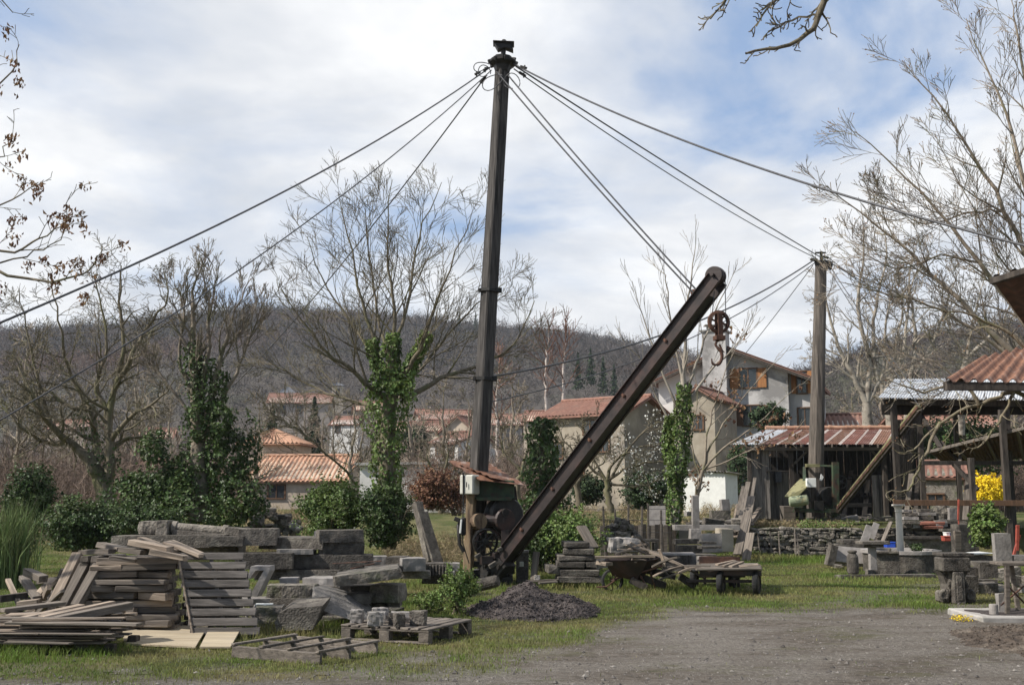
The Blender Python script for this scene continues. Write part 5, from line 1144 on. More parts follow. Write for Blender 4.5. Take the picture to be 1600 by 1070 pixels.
# boom: two steel channels, sheave between
bA = W(772, 893, 21.1); bB = W(1121, 436, 18.55); bt = (bB - bA).normalized()
hn = Vector((bt.y, -bt.x, 0)).normalized(); hn = hn if hn.y < 0 else -hn   # side normal towards the camera
un = hn.cross(bt).normalized(); un = un if un.z > 0 else -un
mb = MB(); Wd, Hh = .27, .26
for s in (-1, 1):
    mb.bar(bA + hn * s * Wd / 2, bB + hn * s * Wd / 2, .014, Hh, up=tuple(un))
    for v in (-1, 1): mb.bar(bA + hn * s * (Wd / 2 + .032) + un * v * (Hh / 2 - .008), bB + hn * s * (Wd / 2 + .032) + un * v * (Hh / 2 - .008), .064, .016, up=tuple(un))
bm = mb.build('boom', m_steel, cr)
mb = MB()
for v in (-1, 1): mb.bar(bA + un * v * (Hh / 2 - .03), bB - bt * .3 + un * v * (Hh / 2 - .03), Wd - .02, .012, up=tuple(un))
mb.build('lattice_plate', m_black, bm)
mb = MB()
for s in (.03, .155, .30, .47, .62, .80):
    p = bA.lerp(bB, s) + hn * (Wd / 2 + .02); mb.box(p, (.05, .05, .05), rz=.3); mb.bar(p + un * .05, p - un * .02, .03, .05)
mb.build('bolts', m_rust, bm)
sc_ = bB + bt * .02 + un * .06
mb = MB()
for s in (-1, 1):
    mb.lathe(sc_ + hn * s * .10 - hn * .008, [(.03, 0), (.155, .0), (.155, .016), (.03, .016)], 22, axis=hn)
wheel(mb, sc_, .165, .12, hn, 24); mb.lathe(sc_ - hn * .19, [(.03, 0), (.03, .38)], 10, axis=hn); mb.build('boom_sheave', m_steel, bm)
mb = MB(); eye = W(1091, 463, 18.75); mb.box(eye + bt * .02, (.12, .14, .12)); mb.lathe(eye + un * .12 - hn * .02, [(.035, 0), (.06, .02), (.035, .04)], 12, axis=hn); mb.tube([eye + un * .0, eye + un * .14], .025, 8); mb.build('pad_eye', m_rust, bm)
# heel pin
mb = MB(); mb.lathe(bA - hn * .3, [(.06, 0), (.06, .6)], 12, axis=hn); mb.bar(bA - bt * .2, bA + bt * .35, .36, .4, up=tuple(un)); mb.build('boom_heel', m_black, cr)
# topping ropes and guys
hp = mp(104)
def guy(px, py, Y, r, sag, a=None, name='guy_cable', px2=None):
    return cable([a or hp, W(px, py, Y)], r, name, cr, sag)
cable([W(776, 112, 21.4), eye + hn * .07 + un * .05], .016, 'topping_rope', cr, .06); cable([W(794, 118, 21.4), eye - hn * .1 + un * .12 + bt * .05], .016, 'topping_rope', cr, .06)
guy(-260, 610, 9.5, .0135, .35, W(768, 104, 21.5)); guy(-260, 800, 12.5, .011, .5, W(768, 110, 21.6)); guy(368, 600, 36, .016, .3, W(760, 118, 21.7))
guy(1800, 432, 11.0, .018, .35, W(802, 100, 21.5)); guy(1420, 480, 40.0, .017, .15, W(806, 104, 21.6)); cable([W(803, 108, 21.6), W(1276, 404, 35.3)], .013, 'guy_cable', cr, .22)
for (u, v, Y, rx_, rz_, tl) in [(752, 104, 21.3, .16, .09, .3), (757, 112, 21.3, .13, .12, -.4), (770, 128, 21.3, .24, .13, .6), (800, 128, 21.3, .17, .16, -.8)]:
    ct = W(u, v, Y); P_ = []
    for i in range(17):
        a = 2 * math.pi * i / 18; P_.append(ct + Vector((rx_ * math.cos(a) * math.cos(tl) - rz_ * math.sin(a) * math.sin(tl), .05 * math.sin(a * 2), rx_ * math.cos(a) * math.sin(tl) + rz_ * math.sin(a) * math.cos(tl))))
    mb = MB(); mb.tube(P_, .010, 5); mb.build('rope_loop', m_cable, cr)
for A_, B_, s_ in [(W(768, 104, 21.5), W(-260, 610, 9.5), .3), (W(768, 104, 21.5), W(-260, 610, 9.5), .75), (W(760, 118, 21.7), W(368, 600, 36), .15), (W(802, 100, 21.5), W(1800, 432, 11), .45), (W(803, 108, 21.6), W(1276, 404, 35.3), .3)]:
    mb = MB(); d = (B_ - A_).normalized(); q_ = A_ + d * s_; mb.bar(q_ - d * .11, q_ + d * .11, .05, .045)
    mb.bar(q_ + d * .05 + Vector((0, 0, .05)), q_ + d * .05 - Vector((0, 0, .06)), .03, .03); mb.build('rope_clamp', m_black, cr)
# hook block
hk = thing('hook_block', 'rusty pulley block and hook hanging from the boom tip', 'hook', W(1121, 520, 18.45)); hc = W(1123, 503, 18.45)
mb = MB()
mb.tube([W(1133, 438, 18.45), W(1134, 500, 18.45)], .008, 5); mb.tube([W(1116, 455, 18.5), W(1112, 500, 18.45)], .008, 5); mb.build('rope', m_cable, hk)
mb = MB(); wheel(mb, hc, .20, .08, (.25, -.95, 0), 24, spokes=6, rim=.22); mb.build('sheave', m_rust, hk)
mb = MB()
for s in (-1, 1): o_ = Vector((.25, -.95, 0)) * (.065 * s); mb.bar(hc + o_ + Vector((0, 0, .15)), hc + o_ + Vector((0, 0, -.26)), .02, .09, up=(1, .26, 0))
mb.bar(hc + Vector((0, 0, -.24)), hc + Vector((0, 0, -.32)), .16, .17, up=(1, .2, 0)); mb.build('cheek_plates', m_rust, hk)
mb = MB(); mb.tube([hc + Vector((0, 0, -.30)), W(1121, 532, 18.45)], .03, 8)
C0 = W(1119, 559, 18.45); P_ = [W(1122, 530, 18.45), W(1118, 538, 18.45), W(1122, 544, 18.45), W(1127, 550, 18.45), W(1128, 559, 18.45), W(1124, 568, 18.45), W(1118, 570, 18.45), W(1113, 567, 18.45), W(1112, 560, 18.45)]
mb.tube(smoothpts(P_, 3), [.022] * 6 + [.03] * 6 + [.028] * 6 + [.022] * 4 + [.015, .012, .01], 8); mb.tube(smoothpts([W(1124, 538, 18.45), W(1128, 546, 18.45), W(1132, 551, 18.45)], 3), [.02, .018, .016, .014, .01, .01, .008], 6)
mb.build('hook', m_rust, hk)
# ---------------------------------------------------------------- second crane
Y2 = 35.2; c2 = thing('pole_crane', 'smaller derrick crane with round wooden pole and yellow green machinery', 'crane', (XP(1273, Y2), Y2, 1.0))
pb, pt = W(1273, 812, Y2), W(1283, 408, Y2); mb = MB(); k = 40
mb.tube([pb.lerp(pt, i / k) + Vector((.012 * nz(i * .4, 1), .012 * nz(i * .4, 5), 0)) for i in range(k + 1)], [(.27 - .085 * i / k) * (1 + .03 * nz(i * .7, 2)) for i in range(k + 1)], 9, smooth=False); mb.build('pole', m_mast2, c2)
mb = MB(); mb.lathe(W(1283, 412, Y2), [(.20, -.08), (.22, 0), (.22, .07), (.1, .09)], 10); mb.tube([W(1283, 410, Y2), W(1283, 393, Y2)], .05, 8); mb.box(W(1282, 395, Y2), (.34, .12, .04))
for (u, v, w_, h_) in [(1294, 410, .26, .10), (1296, 416, .18, .22), (1271, 406, .2, .08), (1290, 402, .2, .06)]: mb.box(W(u, v, Y2 - .1), (w_, .12, h_), ry=.3)
mb.build('pole_head', m_black, c2)
mb = MB(); mb.bar(W(1260, 727, Y2 - .35), W(1281, 727, Y2 - .35), .05, .10); mb.bar(W(1260, 727, Y2 + .3), W(1281, 727, Y2 + .3), .05, .10); mb.bar(W(1259, 727, Y2 - .35), W(1259, 727, Y2 + .3), .05, .10); mb.build('collar', m_yel, c2)
mb = MB(); q = [W(1226, 775, 34.2), W(1245, 776, 34.2), W(1264, 757, 34.35), W(1262, 747, 35.1), W(1250, 748, 35.2), W(1236, 762, 34.9)]; mb.prism(q, (.01, .02, -.04)); mb.build('hood', m_yel, c2)
mb = MB(); mb.box(W(1256, 774, 34.6), (.3, .5, .36)); mb.build('gearbox', m_black, c2)
mb = MB(); mb.box(W(1267, 754, 34.4), (.28, .2, .28), bev=.01); mb.build('switch_box', m_white, c2)
mb = MB(); mb.lathe(W(1248, 782, 34.2), [(.10, -.30), (.16, -.28), (.16, .26), (.12, .29)], 18, axis=(1, -.15, .12)); mb.build('motor', m_cyl, c2)
mb = MB(); mb.bar(W(1240, 797, 34.5), W(1312, 798, 34.5), .2, .12); mb.bar(W(1240, 790, 35.6), W(1312, 791, 35.6), .15, .12); mb.bar(W(1306, 805, 34.6), W(1305, 722, 34.6), .16, .2); mb.bar(W(1257, 798, 34.6), W(1257, 730, 35.3), .1, .1); mb.bar(W(1281, 727, 34.85), W(1303, 728, 34.7), .06, .06); mb.bar(W(1305, 805, 34.6), W(1300, 805, 35.6), .12, .1)
mb.bar(W(1264, 812, 34.8), W(1296, 812, 34.8), .6, .12); mb.build('frame', m_green, c2)
mb = MB(); wheel(mb, W(1292, 775, 34.8), .30, .3, (.3, -.95, 0), 20); wheel(mb, W(1314, 753, 34.6), .22, .06, (.3, -.95, 0), 20, spokes=6); mb.box(W(1278, 790, 34.5), (.3, .3, .3)); mb.build('winch', m_black, c2)
mb = MB(); mb.prism([W(1283, 740, 34.3), W(1287, 745, 34.3), W(1284, 751, 34.3), W(1281, 750, 34.3)], (0, .03, 0)); mb.build('label_plate', m_white, c2)
b2a, b2b = W(1308, 795, 34.6), W(1436, 634, 30.5); mb = MB(); mb.bar(b2a, b2b, .12, .13, jit=.01); o = mb.build('boom', m_yel, c2)
q = (b2b - b2a).normalized(); s_ = Vector((q.y, -q.x, 0)).normalized(); s_ = s_ if s_.y < 0 else -s_; un2 = s_.cross(q); un2 = un2 if un2.z > 0 else -un2
mb = MB(); mb.bar(b2a + s_ * .068 - un2 * .03, b2b + s_ * .068 - un2 * .03, .012, .08, up=tuple(un2)); mb.build('boom_strip', m_rust, o)
mb = MB(); mb.bar(b2a - un2 * .16 + s_ * .03, b2b - un2 * .16 + s_ * .03, .10, .05, up=tuple(un2)); mb.build('boom_underside', m_wooddark, o)
cable([W(1290, 412, Y2), b2b], .013, 'topping_rope', c2, .1); cable([W(1296, 414, Y2), b2b + Vector((.15, 0, .1))], .013, 'topping_rope', c2, .1)
cable([W(1275, 404, Y2), mp(603)], .022, 'guy_cable', c2, .55); cable([W(1275, 409, Y2), mp(640) + Vector((.1, .1, 0))], .014, 'guy_cable', c2, .6)
cable([W(1270, 415, Y2), W(1090, 640, 58)], .014, 'guy_cable', c2, .15); cable([W(1292, 408, Y2), W(1700, 520, 26)], .016, 'guy_cable', c2, .4); cable([W(1294, 402, Y2), W(1450, 500, 60)], .014, 'guy_cable', c2, .3)
# ---------------------------------------------------------------- left foreground: wood
random.seed(21); RNG = np.random.default_rng(21)
ORD = ['lowest', 'second', 'third', 'fourth', 'fifth', 'sixth', 'seventh', 'eighth', 'ninth', 'tenth', 'eleventh', 'twelfth', 'thirteenth', 'fourteenth', 'fifteenth', 'sixteenth']
def plank(name, cat, label, a, b, w, h, m=None, group=None, jit=.006, roll=0, bev=.004, warp=0):
    mb = MB(); a = Vector(a); b = Vector(b)
    if warp:
        k = 6; pts = [a.lerp(b, i / k) + Vector((0, 0, warp * math.sin(math.pi * i / k))) for i in range(k + 1)]
        t = (b - a).normalized(); sd = t.cross(Vector((0, 0, 1))).normalized(); u = sd.cross(t)
        ring = [p + sd * sx * w / 2 + u * sz * h / 2 for p in pts for sx, sz in ((-1, -1), (1, -1), (1, 1), (-1, 1))]
        f = [[i * 4 + j, i * 4 + (j + 1) % 4, (i + 1) * 4 + (j + 1) % 4, (i + 1) * 4 + j] for i in range(k) for j in range(4)]
        mb.add([tuple(p) for p in ring], [np.array(f)[:, ::-1], np.array([[3, 2, 1, 0][::-1]]), np.array([[4 * k, 4 * k + 1, 4 * k + 2, 4 * k + 3][::-1]])])
    else: mb.bar(a, b, w, h, jit=jit, roll=roll, bev=bev)
    t = (b - a).normalized(); sd = Vector((0, 0, 1)).cross(t).normalized() if abs(t.z) < .999 else Vector((0, 1, 0)); o = mb.build(name, m or m_wood, **T(label, cat, group))
    # turn the mesh so that its own x axis runs along the plank: the grain follows it
    R = Matrix([list(t), list(sd), list(t.cross(sd))]).transposed(); o.data.transform(R.to_4x4().inverted()); o.rotation_euler = R.to_euler()
    return o
GP = 'thin weathered boards in the low pile at the lower left'
# low pile of thin boards
pal = thing('pallet', 'worn pallet carrying the pile of thin boards at the lower left', 'pallet', (XP(105, 12.3), 12.3, 0))
for x_ in (22, 100, 150, 195):
    for y_ in (11.8, 12.5): mb = MB(); mb.box((XP(x_, 12), y_, .05), (.10, .12, .10), jit=.006); mb.build('block', m_wooddark, pal)
for y_ in (11.8, 12.05, 12.3, 12.55):
    mb = MB(); mb.bar((XP(5, 12.2), y_, .115), (XP(200, 12.2), y_ - .05, .115), .10, .022, jit=.004); mb.build('slat', m_wood, pal)
z = .135; n = 0; lay = 0
while z < .37:
    zt = z
    for j, yo in enumerate((11.72, 11.95, 12.2, 12.45)):
        ln = random.uniform(.75, 1.5); x0 = random.uniform(XP(-15, 12.2), XP(205, 12.2) - ln) if j else random.uniform(XP(0, 12), XP(70, 12)); a = random.uniform(-.12, .12)
        th = random.uniform(.016, .03)
        plank('board', 'board', f"thin weathered board, {ORD[lay]} layer of the low pile, {['front row', 'second row back', 'third row back', 'rear row'][j]}", (x0, yo, z + th / 2), (x0 + ln, yo + a * ln, z + th / 2 + random.uniform(-.006, .012)), random.uniform(.10, .17), th, random.choice([m_wood, m_wood, m_woodtan]), GP, roll=random.uniform(-.04, .04))
    z += .034; lay += 1
for i, (a, b, w_, h_, m_, lab) in enumerate([
    ((2, 953, 12.3), (98, 942, 12.9), .15, .045, m_wood, 'weathered plank at the back left on top of the low board pile'),
    ((34, 966, 12.0), (128, 945, 12.8), .11, .03, m_woodtan, 'bright narrow plank second from left on top of the low board pile'),
    ((64, 964, 12.0), (176, 941, 12.7), .12, .035, m_woodtan, 'bright narrow plank lying along the thick board on the low pile'),
    ((32, 979, 11.8), (204, 945, 12.45), .22, .075, m_wood, 'thick pale squared board topping the low pile, its brown edge facing us'),
    ((5, 985, 11.9), (66, 990, 11.6), .10, .022, m_wood, 'short grey board slipping off the left end of the low pile'),
    ((10, 1003, 11.6), (112, 1005, 11.5), .11, .02, m_wood, 'thin board along the front foot of the low pile'),
    ((120, 972, 12.2), (210, 975, 12.0), .10, .022, m_wood, 'splintered board poking right from the low pile')]):
    plank('plank', 'plank', lab, W(*a), W(*b), w_, h_, m_, 'loose planks on top of the low pile')
# tall stack of squared timbers
GS = 'squared timbers in the tall stack'
Yt = 13.35; z = .02; k = 0; xl, xr = XP(146, Yt), XP(292, Yt)
while z < .90 and k < 12:
    h = random.uniform(.066, .088); q = k / 12; L_ = xl + .10 * q + random.uniform(-.12, .10); R_ = xr - .12 * q + random.uniform(-.14, .05)
    cut = L_ + (R_ - L_) * random.uniform(.3, .65); segs = [(L_, cut - .01), (cut + .01, R_)] if k % 3 != 1 else [(L_, R_)]
    for j, (a, b) in enumerate(segs):
        where = 'full width' if len(segs) == 1 else ['left piece', 'right piece'][j]
        yy = Yt + random.uniform(-.04, .05)
        plank('timber', 'timber', f'squared weathered timber facing us, {ORD[k]} course of the tall stack, {where}', (a + random.uniform(-.05, .03), yy + random.uniform(-.15, .06), z + h / 2 + random.uniform(-.01, .01)), (b, yy + random.uniform(-.15, .06), z + h / 2 + random.uniform(-.012, .012)), random.uniform(.14, .18), h - .006, random.choice([m_wood, m_wood, m_woodtan, m_woodtan]), GS, jit=.008, bev=.006)
    for j in range(2): plank('timber', 'timber', f"squared timber hidden deeper in the tall stack, {ORD[k]} course, {['nearer', 'farther'][j]} of its two", (L_ + .05, Yt + .22 + j * .2, z + h / 2), (R_ - .06, Yt + .22 + j * .2, z + h / 2), .17, h - .006, m_wood, GS)
    z += h + random.choice([0, 0, .012]); k += 1
zt = z
for i in range(7):
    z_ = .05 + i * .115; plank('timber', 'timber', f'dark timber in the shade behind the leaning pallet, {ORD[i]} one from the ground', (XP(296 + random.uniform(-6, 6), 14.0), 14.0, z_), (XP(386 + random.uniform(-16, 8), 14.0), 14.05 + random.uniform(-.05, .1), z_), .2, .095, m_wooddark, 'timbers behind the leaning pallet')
# end-on short timbers on the left flank of the stack
k2 = 0; z = .02
while z < .92:
    h = random.uniform(.07, .095)
    for j in range(2):
        x = XP(118 + 16 * j + 22 * z, Yt)
        plank('timber', 'timber', f"short timber laid end-on beside the tall stack, {ORD[k2]} course, {['outer', 'inner'][j]} one", (x, Yt + random.uniform(-.02, .1), z + h / 2), (x + .05, Yt + .8, z + h / 2 + random.uniform(-.01, .02)), .095, h - .01, random.choice([m_wood, m_wooddark, m_wood]), 'end-on timbers left of the tall stack', roll=random.uniform(-.1, .1))
    z += h; k2 += 1
TI = [((205, 846, 13.3), (266, 858, 13.2), .16, .07, 'tilted pale timber at the left of the top of the tall stack', m_woodtan), ((220, 843, 13.5), (275, 862, 13.3), .15, .06, 'tilted timber sliding right across the top of the tall stack', m_woodtan),
      ((262, 846, 13.5), (318, 868, 13.3), .20, .035, 'broad pale board tipping down over the top of the leaning pallet', m_woodtan), ((237, 862, 13.1), (290, 872, 13.0), .12, .07, 'short squared beam overhanging the right end of the stack top', m_woodtan),
      ((158, 850, 13.9), (192, 858, 13.6), .14, .06, 'dark timber end at the back left of the stack top', m_wood), ((190, 858, 13.4), (225, 862, 13.2), .11, .06, 'small squared offcut on the left shoulder of the stack top', m_wood),
      ((128, 863, 13.8), (175, 861, 13.5), .12, .06, 'pale timber bridging the leaning timbers and the stack top', m_wood), ((172, 870, 13.1), (212, 876, 13.1), .10, .05, 'splintered short timber stub jutting from the stack near its top left', m_wood)]
for a, b, w_, h_, lab, m_ in TI: plank('timber', 'timber', lab, W(*a), W(*b), w_, h_, m_, 'loose timbers on the tall stack', jit=.008)
TI = [((122, 866, 13.7), (84, 945, 13.2), .12, .09, 'steep leaning timber left of the tall stack, the outer one', m_woodtan), ((138, 872, 13.5), (98, 950, 13.0), .11, .08, 'steep leaning timber left of the tall stack, the middle one', m_wood),
      ((155, 880, 13.4), (118, 948, 12.9), .10, .07, 'steep leaning timber left of the tall stack, the inner one', m_wood), ((105, 900, 13.9), (72, 950, 13.5), .10, .06, 'dark timber leaning behind the outer leaning one', m_wooddark),
      ((42, 892, 14.6), (68, 905, 14.3), .12, .09, 'short grey block-like beam end in the scattered heap at the far left', m_wood), ((36, 902, 14.8), (58, 935, 14.2), .10, .07, 'leaning offcut below the beam end at the far left', m_wood),
      ((60, 930, 14.3), (84, 905, 14.6), .10, .07, 'offcut leaning right in the scattered heap at the far left', m_woodtan), ((12, 905, 15), (30, 945, 14.6), .06, .04, 'thin slat leaning at the left edge of the heap', m_woodtan),
      ((30, 944, 14), (62, 940, 14), .14, .08, 'pale beam lying on the ground in the scattered heap', m_woodtan), ((0, 935, 14.6), (42, 930, 14.8), .12, .08, 'dark beam lying at the left edge behind the low pile', m_wooddark), ((62, 908, 15), (100, 903, 14.6), .10, .06, 'horizontal pale batten above the scattered heap', m_wood), ((70, 915, 14.4), (92, 950, 13.8), .09, .06, 'grey offcut leaning at the right of the scattered heap', m_wood)]
for a, b, w_, h_, lab, m_ in TI: plank('timber', 'timber', lab, W(*a), W(*b), w_, h_, m_, 'tumbled timbers left of the tall stack', jit=.008)
def pallet(label, o, dx, dz_, L_, S, nslat, th=.022, hh=.12, slat=.10, blocks=True, m=m_wood, bottom=True, lean=None):
    "o corner, dx direction along the front skid, dz_ direction of the slats, L_ and S lengths"
    o = Vector(o); dx = Vector(dx).normalized(); dz_ = Vector(dz_).normalized(); up = dx.cross(dz_).normalized(); t = thing('pallet', label, 'pallet', o)
    for i in range(3):
        s = slat * .5 + (S - slat) * i / 2; a = o + dz_ * s
        if blocks:
            for j in range(3): mb = MB(); mb.bar(a + dx * (.0 + (L_ - .13) * j / 2) + up * (hh / 2), a + dx * (.13 + (L_ - .13) * j / 2) + up * (hh / 2), .10, hh - .045, up=tuple(up), jit=.004); mb.build('block', m_wooddark if m is m_woodv else m, t)
            mb = MB(); mb.bar(a + up * (hh - .012), a + dx * L_ + up * (hh - .012), .10, .02, up=tuple(up)); mb.build('stringer', m, t)
            if bottom: mb = MB(); mb.bar(a + up * .012, a + dx * L_ + up * .012, .10, .02, up=tuple(up)); mb.build('skid', m, t)
        else:
            mb = MB(); mb.bar(a + up * hh / 2, a + dx * L_ + up * hh / 2, .035, hh, up=tuple(up), jit=.004); mb.build('stringer', m, t)
    for i in range(nslat):
        a = o + dx * (slat / 2 + (L_ - slat) * i / (nslat - 1)) + up * (hh + th / 2); mb = MB()
        mb.bar(a - dz_ * .0, a + dz_ * S, slat, th, up=tuple(up), jit=.005); mb.build('slat', m, t)
    return t
# leaning pallet: slats run across, frame leans back on the stack
bl = W(311, 985, 13.1); bl.z = .01; br = W(409, 981, 13.15); br.z = .01; tl = W(287, 869, 13.38)
lp_ = pallet('grey slatted pallet leaning upright against the tall timber stack', br, tl - bl, bl - br, 1.02, .80, 9, hh=.07, slat=.088, blocks=False, m=m_woodgrey)
mb = MB(); mb.bar(bl + Vector((-.035, -.05, .0)), tl + Vector((-.035, -.05, .0)), .022, .13, up=(0, -1, .2)); mb.build('side_rail', m_woodtan, lp_)
# flat skeleton pallet lying in front
g = Vector((XP(367, 11.45), 11.45, .0)); g2 = Vector((XP(521, 10.82), 10.82, 0)); dx = (g2 - g).normalized(); dy = Vector((-dx.y, dx.x, 0))
pallet('skeletal pallet with only four slats lying flat at the road edge', g + dy * .02, dx, dy, 1.15, .98, 4, hh=.12, slat=.055, blocks=False, m=m_wood)
g = Vector((XP(537, 12.9), 12.9, 0)); g2 = Vector((XP(671, 12.45), 12.45, 0)); dx = (g2 - g).normalized(); dy = Vector((-dx.y, dx.x, 0))
PP = pallet('sturdy pallet on the grass carrying small rough stones', g, dx, dy, 1.14, 1.12, 9, hh=.15, slat=.10, m=m_wood)
def onp(u, v): return g + dx * u + dy * v
ST = [(.06, .25, .17, .19, 'leftmost small rough stone on the sturdy pallet'), (.30, .30, .22, .16, 'second small stone from the left on the sturdy pallet'), (.42, .06, .20, .20, 'front square small stone on the sturdy pallet'),
      (.60, .22, .15, .17, 'small stone behind the square one on the sturdy pallet'), (.72, .08, .13, .19, 'narrow upright small stone on the sturdy pallet'), (.86, .28, .20, .21, 'rightmost small stone on the sturdy pallet'), (.20, .55, .22, .19, 'small stone at the back left on the sturdy pallet'), (.52, .52, .30, .15, 'flat small stone at the back middle of the sturdy pallet')]
for u, v, w_, h_, lab in ST: p = onp(u, v); mb = MB(); h_ *= .78; w_ *= .88; mb.rock((p.x, p.y, .172 + h_ / 2), (w_, .15, h_), rz=random.uniform(-.6, .4), amt=.13, cuts=6, boxy=.85); mb.build('stone', m_stonelt if random.random() < .6 else m_stone, **T(lab, 'stone', 'small stones on the pallet'))
# plywood sheets on the ground
for (pts, m_, lab) in [([(190, 990), (325, 988), (305, 1014), (194, 1009)], m_ply, 'yellowish plywood sheet lying before the tall timber stack'), ([(327, 992), (377, 991), (360, 1014), (312, 1014)], m_ply, 'smaller paler plywood sheet right of the yellowish one')]:
    q = [G(a, b) + Vector((0, 0, .03 + .06 * (i < 2))) for i, (a, b) in enumerate(pts)]; mb = MB(); mb.prism(q, (0, 0, -.018)); mb.build('plywood_sheet', m_, **T(lab, 'board'))
# ---------------------------------------------------------------- long carved stones and block rows
S = 'stone'
c = thing('carved_stone_column', 'long carved stone column lying across the top of the stones at the left', 'stone', W(325, 837, 16.9))
mb = MB(); mb.rock(W(238, 824, 16.9), (.36, .30, .20), rz=-.05, amt=.08, cuts=8); mb.box(W(258, 824, 16.85), (.18, .30, .22), rz=-.05); mb.build('capital', m_stonerough, c)
mb = MB(); mb.tube([W(270, 823, 16.85), W(357, 830, 16.75)], .07, 14); mb.tube([W(270, 823, 16.85), W(277, 823.5, 16.85)], .095, 14); mb.tube([W(349, 829, 16.76), W(357, 830, 16.75)], .095, 14); mb.build('shaft', m_stonerough, c)
mb = MB(); mb.bar(W(275, 831, 16.9), W(360, 838, 16.8), .3, .08); mb.bar(W(356, 831, 16.75), W(402, 835, 16.7), .28, .16); mb.build('base_block', m_stone, c)
B = [  # name, label, l,t,r,b, Y, depth, yaw, material, rough
 ('carved_stone', 'moulded stone beam lying just under the carved column', 172, 836, 352, 856, 16.5, .5, -2, m_stone, 0),
 ('stone_block', 'small block at the right end under the moulded stone beam', 322, 838, 378, 853, 16.3, .4, 3, m_stone, 0),
 ('stone_block', 'dark stone beam supporting the carved column at its left', 214, 856, 300, 872, 16.8, .5, 0, m_stone, 0),
 ('stone_block', 'dark stone beam supporting the carved column at its right', 300, 853, 372, 872, 16.8, .5, 2, m_stone, 0),
 ('stone_block', 'grey block topping the stones right of the carved column', 372, 826, 430, 852, 16.4, .45, 4, m_stone, 0),
 ('stone_slab', 'long slab running right from the topping block', 400, 840, 506, 858, 16.5, .9, -14, m_stone, 0),
 ('stone_slab', 'long dark slab under the squared block with a pale side', 500, 846, 570, 868, 16.5, .7, 12, m_stone, 0),
 ('stone_block', 'squared block with pale left side on the end of the long slab', 500, 828, 568, 847, 16.45, .5, 16, m_stone, 0),
 ('stone_block', 'small pale block propped left of the squared one', 490, 830, 512, 843, 17.0, .3, 0, m_stonelt, 0),
 ('stone_beam', 'broad grey beam behind the leaning pallet top', 366, 864, 454, 889, 16.1, .5, 2, m_stone, 0),
 ('stone_beam', 'dark beam right of the broad grey one', 456, 866, 518, 888, 16.4, .5, -3, m_stone, 0),
 ('stone_beam', 'dark beam end beneath the long dark slab', 516, 867, 580, 892, 16.4, .5, 4, m_stone, 0),
 ('stone_slab', 'thin slab bridging the two dark beams', 432, 858, 488, 866, 16.3, .6, 4, m_stonelt, 0),
 ('stone_beam', 'low dark beam in the shade beneath the broad grey one', 400, 890, 530, 906, 16.3, .6, 0, m_stone, 0),
 ('stone_block', 'tan block sitting low behind the stone angle', 437, 903, 464, 916, 15.6, .3, 6, m_stonelt, 0),
 ('stone_slab', 'pale grey slab right of the low tan block', 472, 903, 532, 918, 15.4, .5, -6, m_stonelt, 0),
 ('stone_block', 'rough block row piece left under the low tan block', 416, 914, 440, 934, 15.1, .4, 4, m_stonerough, .05),
 ('stone_block', 'rough pitted block centre of the low row', 440, 914, 490, 936, 15.05, .4, 0, m_stonerough, .05),
 ('stone_block', 'smooth block at the right of the low row', 490, 916, 536, 934, 15.2, .4, -4, m_stone, 0),
 ('stone_block', 'rough ashlar base block under the smooth and pitted ones', 420, 935, 500, 952, 15.0, .5, 0, m_stone, .04),
 ('stone_block', 'small pale stone in the row leading to the crane', 580, 869, 604, 882, 18.4, .4, 8, m_stonelt, 0),
 ('stone_block', 'dark topped stone next to the small pale one near the crane', 604, 870, 630, 882, 18.2, .5, -6, m_stone, 0),
 ('stone_block', 'bright squared white block in the row leading to the crane', 628, 872, 665, 892, 18.0, .5, 14, m_stonelt, 0),
 ('stone_block', 'grey stone under the small pale one in the row near the crane', 560, 882, 625, 898, 18.4, .5, 0, m_stone, 0),
 ('stone_slab', 'mossy slab on the ground beneath the bright white block', 625, 892, 672, 904, 18.2, .6, 4, m_stonerough, .04),
 ('fluted_stone', 'ribbed stone next to the crane post', 664, 880, 700, 900, 18.6, .5, 0, m_stone, 0),
 ('stone_block', 'small white faced block at the right end of the row by the crane', 698, 880, 717, 892, 18.7, .4, 0, m_stonelt, 0),
 ('stone_block', 'thin white prop stone beneath the right end of the row by the crane', 704, 892, 710, 903, 18.5, .2, 0, m_stonelt, 0),
 ('stone_beam', 'dark bearer on the grass beneath the ribbed stone', 660, 900, 716, 912, 18.8, .6, 0, m_stone, 0),
 ('stone_slab', 'thick slab piece in the middle of the rough slab stack', 576, 914, 622, 942, 14.5, .5, -8, m_stonerough, .05),
 ('stone_slab', 'pointed pale slab jutting left from the middle of the rough slab stack', 532, 928, 580, 944, 14.2, .6, 14, m_stone, .04),
 ('stone_slab', 'wide grey slab behind the pointed pale one', 530, 915, 580, 930, 14.6, .5, -4, m_stone, .05),
 ('stone_block', 'small prop block under the right of the rough slab stack', 606, 938, 625, 948, 14.6, .25, 0, m_stone, 0),
 ('stone_block', 'low block under the left of the rough slab stack', 545, 943, 606, 962, 14.7, .4, 6, m_stone, .04),
 ('stone_block', 'block on the ground behind the broken boulder, dark side to us', 398, 948, 440, 985, 13.9, .4, 8, m_stonerough, .07),
 ('stone_block', 'small bright flat stone lying before the low row', 398, 944, 424, 950, 14.2, .2, 6, m_white, .05),
]
for (nm, lab, l, tp, r, b, Y, dp, yw, m_, ro) in B: blk(nm, S, lab, l, tp, r, b, Y, dp, m_, yw, rough=ro)
